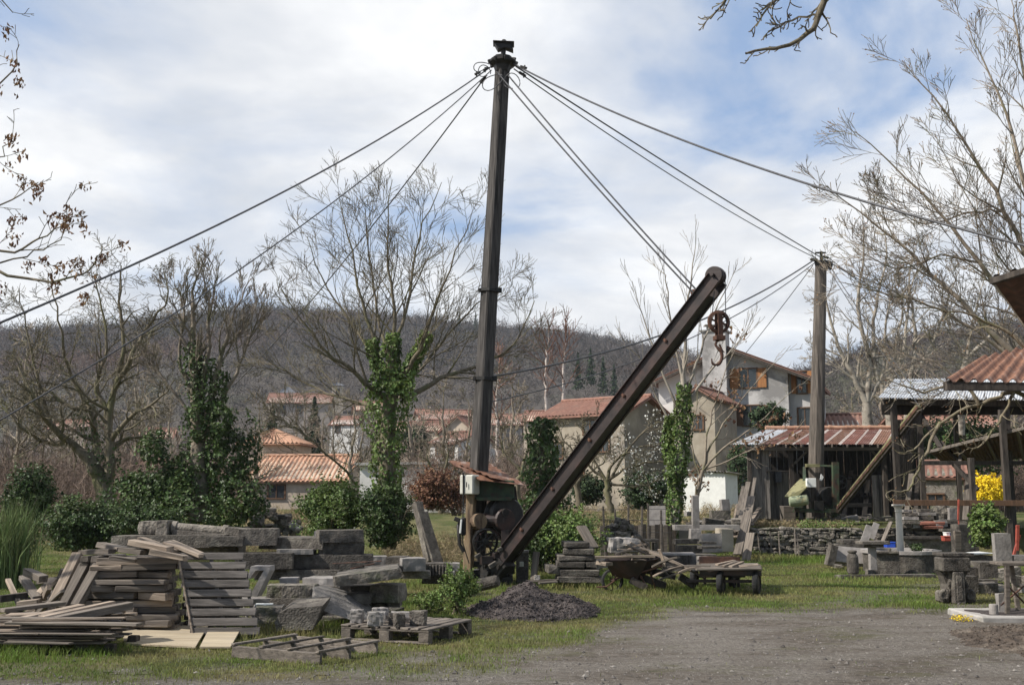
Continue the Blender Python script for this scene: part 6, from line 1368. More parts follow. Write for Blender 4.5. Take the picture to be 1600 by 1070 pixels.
# ribs on the fluted stone
mb = MB()
for i in range(7): mb.box(W(667 + i * 5, 890, 18.57), (.025, .05, .17), bev=.01)
o = bpy.data.objects['fluted_stone']; mb.build('ribs', m_stone, o)
mb = MB(); mb.rock(W(575, 898, 14.35), (.82, .75, .13), rz=.12, ry=-.12, rx=.02, amt=.09, cuts=10, boxy=.92); mb.build('stone_slab', m_stonerough, **T('thick wedge shaped slab crowning the rough slab stack', S))
mb = MB(); mb.rock(W(600, 888, 14.9), (.45, .5, .07), rz=.3, ry=-.05, amt=.08, cuts=8, boxy=.92); mb.build('stone_slab', m_stone, **T('thin slab resting at the back of the crowning wedge slab', S))
mb = MB(); q = [W(489, 916, 14.0), W(545, 930, 14.15), W(580, 968, 13.9), W(566, 974, 13.7), W(500, 952, 13.6), W(487, 940, 13.8)]; mb.prism(q, (.08, .42, -.02)); mb.build('stone_slab', m_stoneface, **T('big rough faced slab leaning between the low row and the pallet', S))
mb = MB(); q = [W(a_, b_, 13.3) for a_, b_ in ((436, 958), (450, 950), (504, 946), (498, 962), (488, 983), (432, 986), (429, 972))]; mb.prism(q, (.02, .5, .07))
mb.build('boulder', m_stone, **T('big broken block with slanting top on the grass before the low row', S))
mb = MB(); q = [(386, 902), (392, 884), (421, 884), (421, 892), (401, 932), (390, 930), (412, 891), (399, 891), (390, 904)]; mb.prism([W(a, b, 14.6) for a, b in q], (.02, .22, 0)); mb.build('stone_angle', m_stonelt, **T('angular stone frame propped up right of the leaning pallet', S))
for i, (a, b, s_, lab) in enumerate([((520, 880, 15.4), (596, 876, 15.2), .03, 'rusty bent rod lying over the rough slab stack'), ((548, 888, 15.2), (585, 880, 15.4), .025, 'short rusty strip behind the crowning slab')]): plank('rusty_bar', 'bar', lab, W(*a), W(*b), s_, .012, m_rust, jit=0)
# gravel heap, cylinder stone, marker stone, dark slab stack
def heap(name, label, cat, cx, cy, rx_, ry_, h, m, seed=1, n=64, lm=.55):
    vs = []; fs = []
    for j in range(n + 1):
        for i in range(n + 1):
            u, v = i / n * 2 - 1, j / n * 2 - 1; x, y = cx + u * rx_, cy + v * ry_; r = math.hypot(u, v); e = 1 + .18 * fbm(u * 2 + seed, v * 2)
            z = h * max(0, 1 - (r / e)) ** .85 * (1.05 + lm * fbm(u * 2.2, v * 2.2, seed)) + .09 * lm * fbm(u * 9, v * 9, seed) + .028 * nz(u * 26, v * 26) ; z = z if r < e * .99 else -.05
            vs.append((x, y, z - .01))
    m1 = n + 1; fs = [[j * m1 + i, j * m1 + i + 1, (j + 1) * m1 + i + 1, (j + 1) * m1 + i] for j in range(n) for i in range(n)]
    mb = MB(); mb.add(vs, np.array(fs), 0, False)
    rs = random.Random(seed); vv = []
    tv = np.array([(1, 0, 0), (-1, 0, 0), (0, 1, 0), (0, -1, 0), (0, 0, .8), (0, 0, -.8)]); tf = np.array([(0, 2, 4), (2, 1, 4), (1, 3, 4), (3, 0, 4), (2, 0, 5), (1, 2, 5), (3, 1, 5), (0, 3, 5)])
    for k in range(3600):
        i, j = rs.randrange(n), rs.randrange(n); p = vs[j * m1 + i]
        if p[2] < 0: continue
        s = rs.uniform(.008, .022) * (1.8 if rs.random() < .06 else 1) * (1 if lm > .4 else .6); mb.add(tv * RNG.uniform(.6, 1.3, (6, 1)) * s @ rotm(rs.uniform(0, 6), rs.uniform(0, 3)).T + np.array([p[0] + rs.uniform(-.02, .02), p[1] + rs.uniform(-.02, .02), p[2] + .005]), tf)
    return mb.build(name, m, **T(label, cat))
heap('gravel_heap', 'heap of dark brown crushed gravel in front of the crane', 'gravel', XP(832, 15.8), 15.9, 1.0, 1.1, .40, m_gravel, 9)
heap('earth_bank', 'bank of dark brown earth at the lower right beside the plinth', 'earth', 7.0, 12.5, 2.0, 2.0, .26, m_earth, 14, 80, .25)
mb = MB(); mb.lathe(W(748, 914, 17.6), [(.085, 0), (.10, .02), (.095, .3), (.08, .34)], 14, axis=(.85, -.3, .22)); mb.build('stone_drum', m_stone, **T('rounded stone drum lying at the top left of the gravel heap', S))
p_ = thing('marker_stone', 'upright dark granite post with pale cap right of the boom foot', 'post', G(816, 911))
Ym = p_.location.y
mb = MB(); mb.box(W(816, 887, Ym), (.235, .22, ZP(863, Ym)), bev=.01, jit=.006); mb.build('shaft', m_stone, p_)
mb = MB(); mb.box(W(815, 861, Ym), (.28, .26, .05), bev=.01); mb.build('cap', m_stonelt, p_)
mb = MB(); mb.box(W(815, 881, Ym - .115), (.08, .02, .09)); mb.build('plate', m_box, p_)
D = [(884, 847, 922, 856, 'topmost small slab of the dark slab stack right of the granite post', 4), (880, 857, 928, 867, 'second slab from the top of the dark slab stack', -3), (873, 868, 932, 876, 'third slab from the top of the dark slab stack, widest upper one', 2), (870, 877, 914, 887, 'left slab in the middle course of the dark stack', 0), (916, 877, 934, 887, 'right block in the middle course of the dark stack', 0), (874, 889, 936, 900, 'second lowest thick slab of the dark stack', -2), (872, 901, 942, 911, 'lowest broad slab of the dark stack', 2), (858, 884, 874, 896, 'small block jutting left from the dark stack', 6)]
for l, tp, r, b, lab, yw in D: blk('stone_slab', S, lab, l, tp, r, b, 20.2, .7, m_stone, yw, bev=.015)
for a, b, w_, h_, lab in [((908, 822, 21.4), (928, 856, 21.0), .22, .05, 'grey board leaning on the top of the dark slab stack'), ((838, 862, 20.9), (834, 905, 20.8), .12, .05, 'short dark stake standing behind the gravel heap'), ((826, 907, 20.3), (872, 906, 20.2), .16, .04, 'flat board on the ground right of the granite post'), ((842, 911, 19.8), (870, 908, 19.9), .12, .03, 'pale short board in the grass behind the gravel heap')]: plank('plank', 'plank', lab, W(*a), W(*b), w_, h_)
blk('stone', S, 'small white stone perched on the flat board near the granite post', 835, 899, 844, 906, 20.2, .1, m_stonelt, rough=.1)
# slanting beams behind the stones left of the crane
for a, b, w_, h_, lab in [((652, 785, 22.6), (672, 878, 22.2), .16, .16, 'grey beam leaning steeply beside the ivied trunk, left one'), ((660, 800, 22.3), (684, 880, 21.9), .24, .06, 'broad grey slab leaning beside the ivied trunk, right one')]: plank('leaning_slab', 'beam', lab, W(*a), W(*b), w_, h_, m_stone)
# ---------------------------------------------------------------- wheelbarrow
Yw = 19.4; wb = thing('wheelbarrow', 'rusty wheelbarrow heaped with scrap wood in the grass', 'wheelbarrow', (XP(972, Yw), Yw, 0)); k = Yw / 1700
def tyre(mb, c, r, w, axis, mi=0):
    mb.lathe(Vector(c) - Vector(axis).normalized() * w / 2, [(r * .80, 0), (r * .95, w * .08), (r, w * .3), (r, w * .7), (r * .95, w * .92), (r * .80, w)], 24, mi, axis=axis); mb.v.pop(); mb.v.pop(); mb.f.pop(); mb.f.pop(); mb.n -= 48
    mb.lathe(Vector(c) - Vector(axis).normalized() * w / 2, [(r * .80, 0), (r * .78, w * .5), (r * .80, w)], 24, mi, axis=axis); mb.v.pop(); mb.v.pop(); mb.f.pop(); mb.f.pop(); mb.n -= 48
def rim(mb, c, r, w, axis, sp=0):
    ax_ = Vector(axis).normalized()
    if sp:
        u = ax_.orthogonal().normalized(); v = ax_.cross(u); mb.lathe(Vector(c) - ax_ * w * .5, [(r * .1, 0), (r * .14, .0), (r * .14, w), (r * .1, w)], 10, axis=ax_)
        for i in range(sp): a = 6.283 * i / sp; d = u * math.cos(a) + v * math.sin(a); mb.bar(Vector(c), Vector(c) + d * r * .8, .012, .012)
    else: mb.lathe(Vector(c) - ax_ * w * .45, [(r * .1, 0), (r * .3, -.01), (r * .35, w * .2), (r * .7, w * .2), (r * .8, w * .05), (r * .8, w * .85), (r * .3, w * .8), (r * .1, w * .9)], 20, axis=ax_)
wc = Vector((XP(955, Yw), Yw, .20))
mb = MB(); tyre(mb, wc, .20, .08, (.25, -1, 0)); o = mb.build('wheel', m_rubber, wb); mb = MB(); rim(mb, wc, .20, .06, (.25, -1, 0), 8); mb.build('rim', m_rust, o)
mb = MB()
def wq(px, py, dy=0): return W(px, py, Yw + dy)
rimt = [wq(944, 876, -.32), wq(1012, 876, -.36), wq(1030, 872, -.2), wq(1030, 870, .32), wq(1010, 868, .36), wq(946, 868, .32)]
bot = [wq(957, 899, -.14), wq(994, 907, -.2), wq(1002, 905, -.1), wq(1002, 903, .14), wq(994, 903, .2), wq(960, 896, .14)]
vs = [tuple(p) for p in rimt + bot]; f = [[i, (i + 1) % 6, 6 + (i + 1) % 6, 6 + i] for i in range(6)]
mb.add(vs, [np.array(f), np.array([[6, 7, 8, 9, 10, 11]])]); vs2 = [tuple(Vector(p) + Vector((0, 0, .012))) for p in vs]; mb.add(vs2, [np.array(f)[:, ::-1]]); mb.tube(rimt + [rimt[0]], .012, 6); mb.build('tray', m_steel, wb)
for s in (-1, 1):
    mb = MB(); mb.tube([wc + Vector((-.02, s * .09, 0)), wq(975, 900, s * .16), wq(1008, 892, s * .26), wq(1040, 882, s * .3)], .016, 8); mb.build('handle', m_rust, wb)
    mb = MB(); mb.tube([wq(1000, 898, s * .2), (XP(1012, Yw), Yw + s * .24, 0.0), (XP(1020, Yw), Yw + s * .24, .02), wq(1016, 892, s * .26)], .013, 6); mb.build('leg', m_rust, wb)
mb = MB(); mb.tube([wq(932, 917, -.2), wq(948, 916, -.22), wq(960, 907, -.22), wq(962, 898, -.16)], .014, 6); mb.build('front_brace', m_rust, wb)
# planks on the barrow and the scrap heap between barrow and cart
LP = [((930, 870, 19.1), (1024, 869, 19.0), .14, .04, 'long pale plank laid flat across the wheelbarrow', m_woodtan), ((936, 878, 19.2), (952, 881, 19.0), .16, .06, 'pale plank end at the left rim of the wheelbarrow', m_woodtan), ((989, 875, 19.1), (1008, 877, 19.2), .12, .07, 'short bright block under the long plank on the wheelbarrow', m_woodtan)]
SC_ = [((978, 851), (1040, 885), 19.3, 'm'), ((985, 847), (1052, 880), 19.5, 't'), ((1000, 855), (1065, 886), 19.4, 'm'), ((1015, 862), (1080, 890), 19.3, 't'), ((1020, 885), (1060, 870), 19.0, 'm'), ((1022, 900), (1066, 884), 18.9, 't'), ((1030, 905), (1075, 890), 19.0, 'm'), ((1040, 880), (1100, 902), 19.1, 'm'), ((965, 858), (1030, 862), 19.6, 't'), ((1030, 858), (1038, 885), 19.0, 't'),
       ((1000, 846), (1020, 880), 19.6, 'm'), ((1050, 886), (1110, 884), 19.2, 'm'), ((1046, 893), (1090, 883), 19.0, 'm'), ((988, 838), (1014, 852), 19.8, 'm'), ((975, 862), (1010, 850), 19.7, 't'), ((1018, 878), (1050, 905), 19.2, 'm'), ((1060, 895), (1100, 888), 18.95, 't'), ((962, 866), (1000, 858), 19.4, 'm')]
WH = ['steep', 'low', 'thin', 'wide', 'splintered', 'pale', 'grey', 'short', 'warped']
for a, b, w_, h_, lab, m_ in LP: plank('plank', 'plank', lab, W(*a), W(*b), w_, h_, m_, 'boards on the wheelbarrow')
DES = ['leftmost upper slat fanning down right from the scrap heap top', 'highest pale slat fanning from the scrap heap top', 'middle slat fanning down right across the scrap heap', 'pale lower slat reaching towards the cart from the scrap heap', 'slat crossing upward at the front of the scrap heap', 'pale curved strip rising right at the front foot of the scrap heap', 'lower grey strip rising right at the front foot of the scrap heap', 'slat pointing down right beneath the cart edge', 'flat pale slat lying on the back of the scrap heap',
       'short bright slat standing nearly upright in the scrap heap', 'steep grey slat behind the bright upright one', 'long level slat joining scrap heap and cart deck', 'grey slat under the level one', 'rough grey piece leaning at the peak of the scrap heap', 'pale slat rising right at the back left of the scrap heap', 'grey slat dropping to the grass at the scrap heap front', 'pale short strip beneath the cart deck left end', 'grey slat at the left shoulder of the scrap heap']
for (a, b, Y, c_), lab in zip(SC_, DES): plank('scrap_slat', 'slat', lab, W(*a, Y), W(*b, Y + random.uniform(-.4, .3)), random.uniform(.05, .11), random.uniform(.015, .035), m_woodtan if c_ == 't' else m_wood, 'scrap wood between wheelbarrow and cart', roll=random.uniform(-.5, .5), warp=random.uniform(.0, .05))
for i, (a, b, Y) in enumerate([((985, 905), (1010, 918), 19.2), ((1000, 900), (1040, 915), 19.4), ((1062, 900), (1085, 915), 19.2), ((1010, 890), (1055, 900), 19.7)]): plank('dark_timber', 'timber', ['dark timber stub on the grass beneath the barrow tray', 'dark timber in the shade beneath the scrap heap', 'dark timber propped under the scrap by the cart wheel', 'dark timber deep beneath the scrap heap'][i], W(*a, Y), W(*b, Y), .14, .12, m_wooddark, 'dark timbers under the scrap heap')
mb = MB(); mb.rock(W(974, 851, 20.4), (.56, .4, .26), rz=.1, amt=.16, cuts=10, boxy=.8); mb.build('rough_stone', m_stonelt, **T('pale rough stone block behind the scrap wood', S))
# ---------------------------------------------------------------- cart
ct = thing('flat_cart', 'low flat wooden cart on four rubber tyred wheels', 'cart', (XP(1125, 19.4), 19.4, 0))
for (px, py, Y, r) in [(1123, 0, 18.9, .20), (1178, 0, 18.9, .205), (1141, 0, 20.3, .20), (1082, 0, 20.1, .19)]:
    c = Vector((XP(px, Y), Y, r)); mb = MB(); tyre(mb, c, r, .10, (1, -.42, 0)); o = mb.build('wheel', m_rubber, ct); mb = MB(); rim(mb, c, r, .07, (1, -.42, 0)); mb.build('rim', m_steel, o)
mb = MB(); mb.bar((XP(1070, 19), 19.05, .22), (XP(1175, 19), 18.95, .22), .05, .05); mb.bar((XP(1085, 20), 20.2, .22), (XP(1165, 20), 20.25, .22), .05, .05); mb.bar((XP(1090, 19), 19.0, .36), (XP(1183, 19), 18.85, .36), .06, .09); mb.bar((XP(1100, 20), 20.2, .36), (XP(1178, 20), 20.1, .36), .06, .09)
for px in (1120, 1175): mb.bar((XP(px, 19), 18.95, .22), (XP(px, 19), 18.95, .40), .06, .05); 
mb.build('chassis', m_steel, ct)
for i in range(8):
    y = 18.85 + i * .20; mb = MB(); mb.bar((XP(1090, y) + random.uniform(-.06, .05), y, .425), (XP(1180, y) + random.uniform(-.03, .06), y - .05, .43 + random.uniform(-.01, .01)), .17, .03, jit=.006); mb.build('deck_board', m_wood, ct)
for a, b, lab in [((1120, 882, 19.2), (1147, 876, 19.6), 'pale slat angled on the cart deck, left of three'), ((1130, 884, 19.1), (1152, 877, 19.5), 'pale slat angled on the cart deck, middle of three'), ((1141, 885, 19.0), (1160, 878, 19.4), 'pale slat angled on the cart deck, right of three'), ((1155, 884, 18.9), (1184, 882, 18.9), 'thick pale board at the right end of the cart deck')]: plank('slat', 'slat', lab, W(*a), W(*b), .07, .03, m_woodtan)
for l, tp, r, b, Y, lab, m_ in [(1026, 864, 1087, 867, 20.6, 'thin stone slab capping the two grey stone boxes', m_stonelt), (1026, 868, 1076, 884, 20.6, 'left grey stone box left of the cart', m_stone), (1077, 868, 1088, 884, 20.8, 'right end block beside the grey stone box', m_stonelt), (1094, 870, 1110, 877, 20.9, 'small pale stone standing left in the rusty tray', m_stonelt), (1112, 871, 1128, 878, 20.9, 'small pale stone in the middle of the rusty tray', m_stonelt), (1040, 884, 1092, 892, 20.4, 'long dark bearer under the grey stone boxes', m_stone)]: blk('stone_block', S, lab, l, tp, r, b, Y, .4, m_)
tr = thing('rusty_tray', 'shallow rusty steel tray behind the cart deck', 'tray', (XP(1125, 20.6), 20.6, .4)); mb = MB(); q = [W(1093, 880, 20.3), W(1156, 881, 20.3), W(1153, 880, 21.0), W(1096, 879, 21.0)]
for i in range(4): mb.bar(q[i] + Vector((0, 0, .06)), q[(i + 1) % 4] + Vector((0, 0, .06)), .015, .13)
mb.prism([p + Vector((0, 0, .0)) for p in q], (0, 0, .015)); mb.build('tray_body', m_rust, tr); mb = MB()
for px in (1098, 1150):
    for Y in (20.35, 20.95): mb.bar((XP(px, Y), Y, 0), (XP(px, Y), Y, .42), .05, .05)
mb.build('legs', m_steel, tr)
# ---------------------------------------------------------------- garden wall, slabs, pillar behind
random.seed(5)
for l, tp, r, b, Y, dp, lab, m_, yw, ti in [
    (1014, 790, 1040, 824, 30.5, .10, 'pale broken slab leaning left of the ivied slim tree', m_stonelt, -8, -10), (1083, 774, 1093, 826, 29.8, .2, 'tall slender pale stone pillar standing on the long slab', m_stonelt, 0, 0),
    (1055, 820, 1156, 828, 29.8, .5, 'long pale slab bridging below the slender pillar', m_stonelt, 0, 0), (1080, 826, 1096, 845, 29.5, .4, 'short pale block under the slender pillar', m_stonelt, 0, 0),
    (1098, 833, 1129, 863, 27.6, .10, 'square white slab standing on edge in the grass', m_stonelt, 10, -8), (1127, 826, 1147, 862, 28.6, .4, 'tan block right of the square white slab', m_pltan, 14, 0), (1020, 828, 1084, 846, 31, .5, 'long tan stone bank behind the slim tree', m_pltan, 0, 0),
    (1056, 842, 1092, 850, 28.2, .4, 'flat stone on the dark trestle by the slim tree', m_stone, 3, 0), (1060, 852, 1098, 864, 27.6, .5, 'wide bowl shaped dark stone near the square white slab', m_stone, 0, 0), (1094, 846, 1120, 850, 27.0, .3, 'thin offcut lying before the square white slab', m_stone, 6, 0), (1096, 853, 1128, 857, 26.4, .4, 'oval thin slab lying before the square white slab', m_stone, 6, 0),
    (1012, 868, 1070, 873, 24.2, .4, 'thin slab on the ground behind the stone boxes', m_stone, 0, 0), (1075, 866, 1120, 871, 24.6, .5, 'flat grey slab in the grass behind the cart', m_stone, 4, 0), (1000, 842, 1030, 846, 26.8, .4, 'grey shelf slab left of the slim tree', m_stone, 0, 0), (1002, 848, 1008, 864, 26.8, .3, 'short leg stone under the grey shelf slab', m_stone, 0, 0), (1022, 848, 1028, 864, 26.8, .3, 'right hand leg stone under the grey shelf slab', m_stone, 0, 0),
    (1128, 780, 1142, 802, 34, .15, 'white slab propped left of the leaning poles', m_stonelt, 20, -10), (1112, 797, 1142, 812, 33.5, .4, 'rough brown block beneath the propped white slab', m_stonerough, 0, 0), (1073, 799, 1082, 806, 33.5, .2, 'small pale broken stone left of the pillar', m_stonelt, 20, 0)]:
    blk('stone_slab', S, lab, l, tp, r, b, Y, dp, m_, yw, tilt=ti)
mb = MB(); rs = random.Random(3)
rp = thing('rubble_pile', 'pile of broken rubble stones left of the leaning pale slab', 'rubble', W(970, 842, 27.5))
for i in range(46):
    u = rs.uniform(-1, 1); t = rs.random() * (1 - abs(u)) ; mb = MB(); mb.rock(W(970 + u * 27, 842 - t * 38, 27.5 + rs.uniform(-.2, .5)), (rs.uniform(.12, .28), rs.uniform(.12, .24), rs.uniform(.07, .15)), rz=rs.uniform(0, 3), rx=rs.uniform(-.4, .4), amt=.15, cuts=3, boxy=.8); mb.build('rubble_stone', m_stonerough if rs.random() < .6 else m_stone, rp)
rp = thing('rubble_pile', 'pale rubble and tile debris beyond the blocks below the orange roofed house', 'rubble', W(425, 830, 28))
for i in range(60):
    u = rs.uniform(-1, 1); t = rs.random() * (1 - abs(u) * .6); mb = MB(); mb.rock(W(428 + u * 40, 836 - t * 48, 28 + rs.uniform(-.2, 1.5)), (rs.uniform(.12, .34), rs.uniform(.12, .24), rs.uniform(.06, .18)), rz=rs.uniform(0, 3), rx=rs.uniform(-.5, .5), amt=.15, cuts=3, boxy=.8); mb.build('rubble_stone', rs.choice([m_stonerough, m_stone, m_stonelt]), rp)
# leaning poles
for i in range(11):
    px = 1141 + i * 3.2; plank('leaning_pole', 'plank', f"{['leftmost', 'second', 'third', 'fourth', 'fifth', 'sixth', 'seventh', 'eighth', 'ninth', 'tenth', 'rightmost'][i]} weathered plank from the left among those leaning on the rusty shed corner", W(px + random.uniform(-3, 3), 828 + random.uniform(-14, 25), 32.4 - .12 * i), W(px + random.uniform(10, 19), 745 + random.uniform(0, 45) if i < 8 else 800 - random.uniform(0, 20), 36.3), random.uniform(.09, .16), .03, random.choice([m_wood, m_wood, m_woodtan]), 'planks leaning on the rusty shed corner')
for a, b, lab in [((1158, 868, 30.2), (1174, 775, 31.6), 'long plank standing in front of the terrace wall corner'), ((1152, 866, 29.6), (1168, 800, 30.7), 'broad plank leaning just left of the terrace wall'), ((1165, 880, 29.0), (1173, 832, 29.4), 'short stub post before the terrace wall corner')]: plank('leaning_plank', 'plank', lab, W(*a), W(*b), .22, .05, m_wood)
# wire fence of the garden
fe = thing('garden_fence', 'thin wire fence with old wooden posts behind the dark slab stack', 'fence', (XP(980, 29), 29, 0))
for px in (945, 962, 978, 1000, 1012, 1032): mb = MB(); x = XP(px, 29); mb.bar((x, 29, 0), (x + random.uniform(-.08, .08), 29, ZP(792, 29) + random.uniform(-.15, .1)), .05, .05); mb.build('post', m_wood, fe)
mb = MB()
for py in (796, 812, 830): mb.tube([W(900, py, 29), W(1050, py + random.uniform(-2, 2), 29)], .006, 4)
mb.build('wire', m_cable, fe)
gb = thing('picket_boards', 'old brown boards fencing the garden behind the rubble pile', 'fence', (XP(990, 30.4), 30.4, .1))
for i in range(18): mb = MB(); x = XP(940 + i * 6.6, 30.4); mb.box((x, 30.4, .5 + random.uniform(-.04, .04)), (.11, .02, .8), ry=random.uniform(-.03, .03), jit=.005); mb.build('board', m_wooddark if i % 3 else m_wood, gb)
# ---------------------------------------------------------------- right hand side
bs = thing('stone_basin', 'large curved grey stone basin on a kerb at the right', 'basin', (XP(1430, 23.2), 23.2, 0))
Yc = 24.1; zt = ZP(864, 23.2)
mb = MB(); P_ = []
cx_, cy_, R0 = XP(1418, 24.3), 24.9, 1.02
def arcwall(mb, r0, r1, z0, z1, a0, a1, n=40, sx=1.0):
    vs = []
    for i in range(n + 1):
        a = a0 + (a1 - a0) * i / n; c_, s_ = math.cos(a), math.sin(a)
        for r, z in ((r1, z0), (r1, z1), (r0, z1), (r0, z0)): vs.append((cx_ + c_ * r * sx, cy_ + s_ * r, z))
    f = [[i * 4 + j, (i + 1) * 4 + j, (i + 1) * 4 + (j + 1) % 4, i * 4 + (j + 1) % 4] for i in range(n) for j in range(4)]; mb.add(vs, np.array(f))
arcwall(mb, R0 - .14, R0, -.02, zt - .07, 0, 2 * math.pi, 60, .78); mb.build('wall', m_stone, bs)
mb = MB(); arcwall(mb, R0 - .17, R0 + .03, zt - .07, zt, 0, 2 * math.pi, 60, .80); mb.build('rim', m_stonelt, bs)
mb = MB(); mb.box((XP(1385, 23.6), 23.75, (zt - .02) / 2), (.50, .12, zt - .03), rz=-.12); mb.box((XP(1384, 23.5), 23.7, zt), (.54, .16, .05), rz=-.12); mb.box((XP(1390, 23.5), 23.66, zt + .03), (.05, .1, .12)); mb.build('straight_side', m_stone, bs)
mb = MB(); mb.bar((XP(1306, 22.6), 22.7, .03), (XP(1460, 22.6), 22.9, .03), .3, .10, jit=.01); mb.build('kerb', m_stone, bs)
mb = MB(); mb.lathe((cx_, cy_, 0), [(.7, 0), (.7, .42)], 30); mb.build('earth_fill', m_gravel, bs)
bush('succulent', 'small clump of plants growing in the stone basin', 'plant', 1428, 851, 862, 22, 24.3, m_ivy, 500, .04, seed=31, stems=False)
cl = thing('white_column', 'slender white column with small capital standing by the basin', 'column', (XP(1403.5, 24.5), 24.5, 0))
mb = MB(); x = XP(1403, 24.5); h = ZP(789, 24.5); mb.lathe((x, 24.5, 0), [(.095, 0), (.095, .05), (.08, .08), (.076, h * .5), (.066, h - .15)], 20); mb.build('shaft', m_cream, cl)
mb = MB(); mb.lathe((x, 24.5, h - .16), [(.066, 0), (.08, .02), (.07, .05), (.085, .10), (.11, .13)], 20); mb.box((x, 24.5, h), (.23, .23, .04)); mb.build('capital', m_cream, cl)
bt_ = thing('stone_bollard', 'squat rounded stone bollard with narrow neck on the kerb', 'bollard', (XP(1328, 22.9), 22.9, .08)); mb = MB(); x = XP(1328, 22.9); k = ZP(859, 22.9) - .08
mb.lathe((x, 22.9, .08), [(.10, 0), (.115, .03), (.12, k * .3), (.115, k * .7), (.09, k * .82), (.07, k * .86), (.095, k * .92), (.095, k * .97), (.06, k)], 20); mb.build('body', m_stone, bt_)
tb = thing('stone_table', 'small T shaped stone table left of the basin', 'table', (XP(1360, 23.2), 23.2, 0))
mb = MB(); z = ZP(845, 23.2); mb.box((XP(1360, 23.2), 23.2, z - .03), (.58, .5, .07)); mb.box((XP(1362, 23.2), 23.2, z - .10), (.32, .3, .06)); mb.build('tabletop', m_stone, tb)
mb = MB(); mb.box((XP(1359, 23.2), 23.2, (z - .1) / 2 + .03), (.14, .14, z - .14)); mb.build('leg', m_stonelt, tb); mb = MB(); mb.box((XP(1358, 23.2), 23.2, .08), (.24, .24, .14)); mb.build('foot', m_stone, tb)
for l, tp, r, b, Y, dp, lab, m_, yw, ti, ro in [
    (1303, 854, 1356, 882, 25.4, .1, 'wide pale slab tilted behind the bollard', m_stonelt, 4, -30, 4), (1297, 851, 1308, 884, 25.2, .2, 'narrow upright edge slab at the left end of the tilted one', m_stone, 10, 0, 16),
    (1318, 843, 1340, 848, 26.6, .5, 'short slab lying on top behind the stone table', m_stone, 4, 0, 0), (1310, 850, 1350, 856, 26.5, .5, 'flat slab layer under the short slab behind the table', m_stone, -3, 0, 0), (1300, 858, 1345, 866, 26.6, .5, 'lowest flat slab behind the tilted pale one', m_stone, 0, 0, 0),
    (1350, 820, 1361, 848, 27.2, .08, 'pale slab leaning left in the pair near the white column', m_stonelt, -10, -4, 22), (1362, 816, 1371, 842, 27.6, .08, 'pale slab leaning left, right one of the pair near the white column', m_stonelt, -10, -4, 22),
    (1412, 796, 1432, 800, 29.4, .5, 'uppermost slate slab of the left stack on the slab wall', m_stonelt, 3, 0, 0), (1414, 801, 1434, 806, 29.4, .5, 'second slab of the left stack on the slab wall', m_stone, -3, 0, 0), (1413, 807, 1436, 812, 29.4, .5, 'third slab of the left stack on the slab wall', m_stonelt, 0, 0, 0), (1438, 795, 1458, 799, 29.6, .5, 'top slab of the middle stack on the slab wall', m_stone, 3, 0, 0), (1436, 800, 1462, 805, 29.6, .5, 'second slab of the middle stack on the slab wall', m_stonelt, -3, 0, 0), (1438, 806, 1460, 812, 29.6, .5, 'bottom slab of the middle stack on the slab wall', m_stone, 0, 0, 0),
    (1438, 815, 1477, 820, 28.8, .4, 'upper dull red slab lying on the slab wall', m_redslab, 2, 0, 0), (1444, 821, 1474, 826, 28.8, .4, 'lower dull red slab on the slab wall', m_redslab, -3, 0, 0), (1414, 814, 1438, 818, 28.8, .4, 'thin grey slab left of the red ones', m_stone, 0, 0, 0),
    (1484, 793, 1498, 812, 29.5, .3, 'pale square block at the right of the slab wall top', m_stonelt, 8, 0, 0), (1470, 813, 1500, 818, 29, .5, 'flat grey slab near the red bar', m_stone, 0, 0, 0), (1472, 826, 1500, 830, 28.6, .4, 'flat slab beneath the red slabs at the right', m_stone, 0, 0, 0),
    (1414, 842, 1496, 862, 27.3, .2, 'long pale greenish trough stone behind the basin', m_stonerough, 0, 0, 0), (1412, 838, 1500, 842, 27.2, .3, 'dark coping slab lying on the long trough stone', m_stone, 0, 0, 0),
    (1500, 819, 1527, 866, 25.6, .35, 'big dark slab standing upright behind the pedestal', m_stone, 12, 0, 0), (1494, 829, 1503, 862, 25.0, .08, 'narrow tan board in front of the big dark slab', m_woodtan, 0, 0, 0),
    (1504, 866, 1555, 882, 20.2, .5, 'broad dark slab with a white upper edge right of the pedestal', m_stone, 6, 0, 4), (1502, 864, 1554, 867, 20.1, .5, 'thin white board lying over the broad dark slab', m_white, 6, 0, -3),
    (1511, 900, 1530, 934, 18.8, .3, 'grey block on the grass right of the pedestal foot', m_stone, 0, 0, 0), (1533, 884, 1560, 903, 19.5, .4, 'dark block stacked near the right edge', m_stone, -6, 0, 0), (1530, 905, 1560, 934, 19.3, .4, 'dark squared block in the shade at the right', m_stone, 0, 0, 0), (1500, 886, 1528, 899, 19.6, .4, 'dark slab end tucked behind the pedestal', m_stone, 0, 0, 0),
    (1557, 833, 1582, 880, 17.6, .12, 'tall upright grey slab at the right edge', m_stonelt, 0, 0, 0), (1530, 878, 1562, 885, 18.3, .5, 'flat slab forming a bench beside the tall upright one', m_stone, 0, 0, 0), (1586, 868, 1620, 880, 17.6, .4, 'pale block at the very right edge behind the trestle', m_stonelt, 0, 0, 0)]:
    blk('stone_slab', S, lab, l, tp, r, b, Y, dp, m_, yw, tilt=ti, roll=ro)
mb = MB(); mb.rock(W(1470, 802, 29.8), (.45, .4, .42), amt=.15, cuts=8, boxy=.6); mb.build('boulder', m_stonerough, **T('rounded mossy boulder sitting on the slab wall', S))
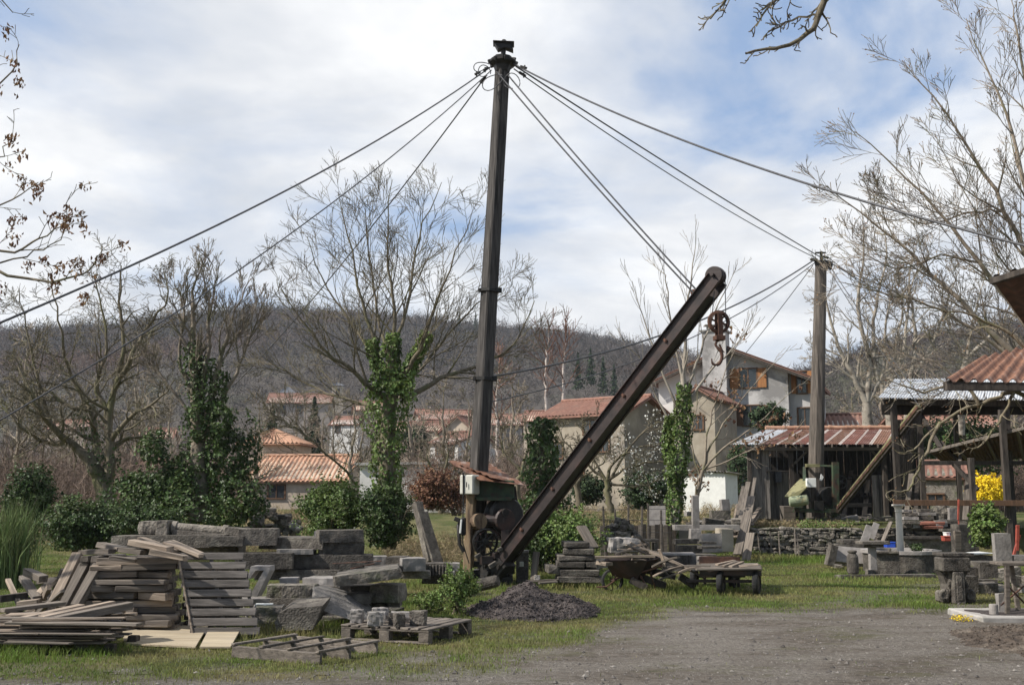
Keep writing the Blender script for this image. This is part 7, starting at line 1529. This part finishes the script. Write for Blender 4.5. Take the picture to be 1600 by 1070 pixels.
for l, tp, r, b, Y, lab, m_ in [(1487, 835, 1496, 846, 26.6, 'small bright blue crate right of the red boxes', m_blue), (1473, 837, 1486, 845, 26.6, 'small red box left of the bright blue crate', m_redp), (1476, 831, 1482, 837, 26.7, 'small white cup on top of the red box', m_white), (1383, 846, 1397, 855, 26.0, 'dull blue tub behind the white column', m_blue)]:
    w = (r - l) / 1700 * Y; h = ZP(tp, Y) - ZP(b, Y); c = W((l + r) / 2, (tp + b) / 2, Y); mb = MB(); mb.box(c, (w, .2, h), bev=.01); mb.box(c + Vector((0, 0, h * .42)), (w + .02, .22, h * .14)); mb.build('box', m_, **T(lab, 'box'))
mb = MB(); mb.bar(W(1498, 780, 26.5), W(1497, 812, 26.5), .04, .04); mb.bar(W(1498, 812, 26.5), W(1498, 858, 26.5), .03, .03); mb.build('red_bar', m_redp, **T('thin bright red upright bar at the right of the slab stacks', 'bar'))
# carved pedestal
pd = thing('carved_pedestal', 'heavy carved stone pedestal with scroll feet near the right edge', 'pedestal', G(1486, 942)); Yp = pd.location.y; k = Yp / 1700; x = XP(1486, Yp)
def pz(py): return ZP(py, Yp)
mb = MB(); mb.box((x + .02, Yp + .1, pz(866)), (.50, .42, .05)); mb.box((x - .04, Yp, (pz(870) + pz(892)) / 2), (.44, .36, pz(870) - pz(892)), bev=.02); mb.build('capital', m_stone, pd)
mb = MB(); mb.box((x - .02, Yp - .02, (pz(892) + 0) / 2), (.18, .34, pz(892)), bev=.015); mb.box((x - .02, Yp - .17, (pz(892)) / 2), (.10, .06, pz(892) - .1), bev=.015)
mb.prism([(x - .24, Yp + .02, pz(892)), (x + .22, Yp + .02, pz(892)), (x + .17, Yp + .02, pz(900)), (x + .13, Yp + .02, pz(912)), (x + .12, Yp + .02, 0.02), (x - .14, Yp + .02, 0.02), (x - .14, Yp + .02, pz(912)), (x - .18, Yp + .02, pz(900))], (0, .26, 0)); mb.build('shaft', m_stone, pd)
for s in (-1, 1):
    mb = MB(); P_ = []
    for i in range(26):
        a = i / 25 * 2 * math.pi * 1.25; r = .085 * (1 - .55 * i / 25); P_.append((x - .01 + s * (.20 - r * math.cos(a) * .9 + .0), Yp - .06, .10 + r * math.sin(a) + .02))
    mb.tube([(x + s * .10, Yp - .06, pz(905)), (x + s * .15, Yp - .06, pz(915)), (x + s * .12, Yp - .06, .22)] + P_, .032, 8); mb.box((x + s * .20, Yp + .05, .10), (.16, .26, .19), bev=.05); mb.build('scroll_foot', m_stone, pd)
# platform, trestle, small stones
pf = thing('concrete_plinth', 'low concrete slab plinth at the lower right edge', 'plinth', G(1570, 985)); Yf = 15.0
mb = MB(); x0 = XP(1519, 14.7); mb.box(((x0 + 8.6) / 2, 15.2, ZP(965, 14.7) - .03), (8.6 - x0, 1.15, .10), bev=.02, jit=.01); mb.build('slab', m_conc, pf)
mb = MB(); mb.rock(((x0 + 8.6) / 2 + .05, 15.25, -.02), (8.5 - x0, 1.0, .22), amt=.1, cuts=10); mb.build('footing', m_gravel, pf); zp = ZP(965, 14.7) + .02
mb = MB(); mb.lathe((XP(1542, 14.9), 14.9, zp), [(.055, 0), (.058, .01), (.058, .13), (.05, .14)], 16); mb.build('stone_cylinder', m_stonelt, **T('short pale stone cylinder on the concrete plinth', S))
mb = MB(); mb.box((XP(1553, 15.2), 15.2, zp + .13), (.09, .1, .26), jit=.01); mb.build('stone_block', m_stonelt, **T('small upright block behind the stone cylinder', S))
tr = thing('trestle', 'wooden sawhorse trestle standing on the concrete plinth', 'trestle', (XP(1580, 15.1), 15.1, zp)); zt = ZP(883, 15.0)
mb = MB(); mb.box((XP(1600, 15.1), 15.15, zt + .02), (.85, .4, .05), jit=.006); mb.build('top_board', m_wood, tr)
for a, b, yy in [((1573, 884), (1563, 960), 14.95), ((1580, 884), (1580, 960), 15.3), ((1612, 884), (1618, 960), 14.95), ((1612, 884), (1612, 960), 15.3)]: mb = MB(); mb.bar(W(a[0], a[1], yy), (XP(b[0], yy), yy, zp), .05, .06); mb.build('leg', m_wood, tr)
mb = MB(); mb.bar(W(1564, 945, 14.98), W(1600, 915, 15.2), .02, .02); mb.bar(W(1575, 915, 14.98), W(1604, 945, 15.2), .02, .02); mb.build('brace', m_rust, tr)
mb = MB(); mb.bar(W(1589, 860, 18), W(1590, 820, 18), .05, .05); mb.bar(W(1583, 870, 18), W(1593, 835, 18), .04, .04); mb.build('red_stand', m_redp, **T('red metal stand leaning at the far right edge', 'stand'))
p, nn = blob(G(1502, 972) + Vector((0, 0, .05)), (.16, .10, .05), 160, .2, 3); mb = MB(); leaves(mb, p, .022, nn + np.array([0, 0, 1.])); mb.build('yellow_flowers', m_forsy, **T('small clump of yellow flowers at the edge of the gravel', 'flowers'))

# small stone offcuts and boards lying about the right hand yard and the garden behind
random.seed(77)
zones = [(1300, 1500, 25.8, 28.6, 0, 26), (1410, 1500, 29.0, 29.5, .85, 16), (1500, 1620, 18.5, 24, 0, 16), (1020, 1140, 25.5, 29.5, 0, 22), (1075, 1150, 31.6, 34, .85, 14), (1300, 1400, 34.5, 36, .95, 16), (900, 1010, 25, 29, 0, 12), (395, 620, 14.2, 17.8, 0, 30)]
for (p0, p1, Ya, Yb_, z0, n) in zones:
    for i in range(n):
        Y = random.uniform(Ya, Yb_); x = XP(random.uniform(p0, p1), Y); h = random.uniform(.05, .2); mb = MB()
        g0 = max(z0, height(x, Y)); mb.rock((x, Y, g0 + h / 2), (random.uniform(.15, .55), random.uniform(.12, .4), h), rz=random.uniform(-.6, .6), rx=random.uniform(-.15, .15), ry=random.uniform(-.2, .2), amt=.06, cuts=4, boxy=.94)
        mb.build('stone_offcut', random.choice([m_stone, m_stone, m_stonelt, m_stonerough]), **T('small stone offcut lying loose about the stone yard', 'stone', 'loose stone offcuts about the yard'))
for i, (a, b, w_, m_) in enumerate([((1318, 808, 37.5), (1330, 735, 39.5), .14, m_wood), ((1334, 812, 37.5), (1342, 745, 39.8), .12, m_wooddark), ((1350, 812, 37.3), (1356, 750, 39.5), .16, m_woodtan), ((1252, 812, 38), (1246, 740, 39.6), .12, m_wood), ((1415, 812, 32), (1424, 740, 33.5), .14, m_wood), ((1430, 812, 32), (1434, 735, 33.5), .12, m_wooddark), ((1508, 812, 28.5), (1514, 740, 29.5), .14, m_wood), ((1374, 858, 28.2), (1392, 815, 29.0), .10, m_wood)]):
    plank('leaning_board', 'board', ['board leaning at the middle of the rusty shed interior', 'dark board beside the leaning one in the rusty shed', 'pale board leaning in the right bay of the rusty shed', 'board leaning behind the wooden crane pole', 'board leaning at the left of the right hand shed', 'dark board leaning next to it in the right hand shed', 'board leaning by the laurel under the right hand shed', 'short board leaning behind the white column'][i], W(*a), W(*b), w_, .03, m_)
for i, (px, Y, z_) in enumerate([(1345, 38.5, 1.7), (1345, 38.5, 2.3), (1455, 31.5, 1.2)]):
    mb = MB(); mb.box((XP(px, Y), Y, z_), (1.1, .4, .04))
    for k in range(7): mb.box((XP(px, Y) - .48 + k * .16, Y + random.uniform(-.08, .08), z_ + .02 + .07), (random.uniform(.06, .13), .14, random.uniform(.08, .2)))
    mb.build('loaded_shelf', m_wooddark, **T(['lower shelf crowded with dark odds and ends in the rusty shed', 'upper shelf crowded with dark odds and ends in the rusty shed', 'shelf of dark odds and ends under the right hand shed'][i], 'shelf'))
for i in range(26):
    Y = random.uniform(13.3, 15.2); x = XP(random.uniform(8, 150), Y); a = random.uniform(-1.4, 1.4); l_ = random.uniform(.25, .8); t_ = random.uniform(0, .5) * (x > XP(70, Y)) + random.uniform(0, .12); e = random.uniform(-.25, .6)
    p0 = Vector((x, Y, .05 + t_ * .6)); plank('timber_offcut', 'timber', 'rough timber offcut thrown on the jumble left of the tall stack', p0, p0 + Vector((math.cos(a) * math.cos(e), math.sin(a) * math.cos(e) * .6, abs(math.sin(e)))) * l_, random.uniform(.06, .12), random.uniform(.04, .09), random.choice([m_wood, m_wood, m_woodtan, m_wooddark]), 'timber offcuts in the jumble', jit=.01)
# ---------------------------------------------------------------- thin spring haze
mb = MB(); mb.box((0, 560, 70), (2700, 1700, 150), bev=.01); hz = mb.build('haze', bpy.data.materials.new('haze'), kind='stuff', label='thin pale haze lying over the valley and the hill', category='haze')
hm = hz.data.materials[0]; hm.use_nodes = True; n_ = hm.node_tree.nodes; n_.remove(n_['Principled BSDF']); pv = n_.new('ShaderNodeVolumePrincipled'); hm.node_tree.links.new(pv.outputs[0], n_['Material Output'].inputs['Volume'])
pv.inputs['Color'].default_value = (.78, .86, .95, 1); pv.inputs['Density'].default_value = .00022; pv.inputs['Anisotropy'].default_value = .3
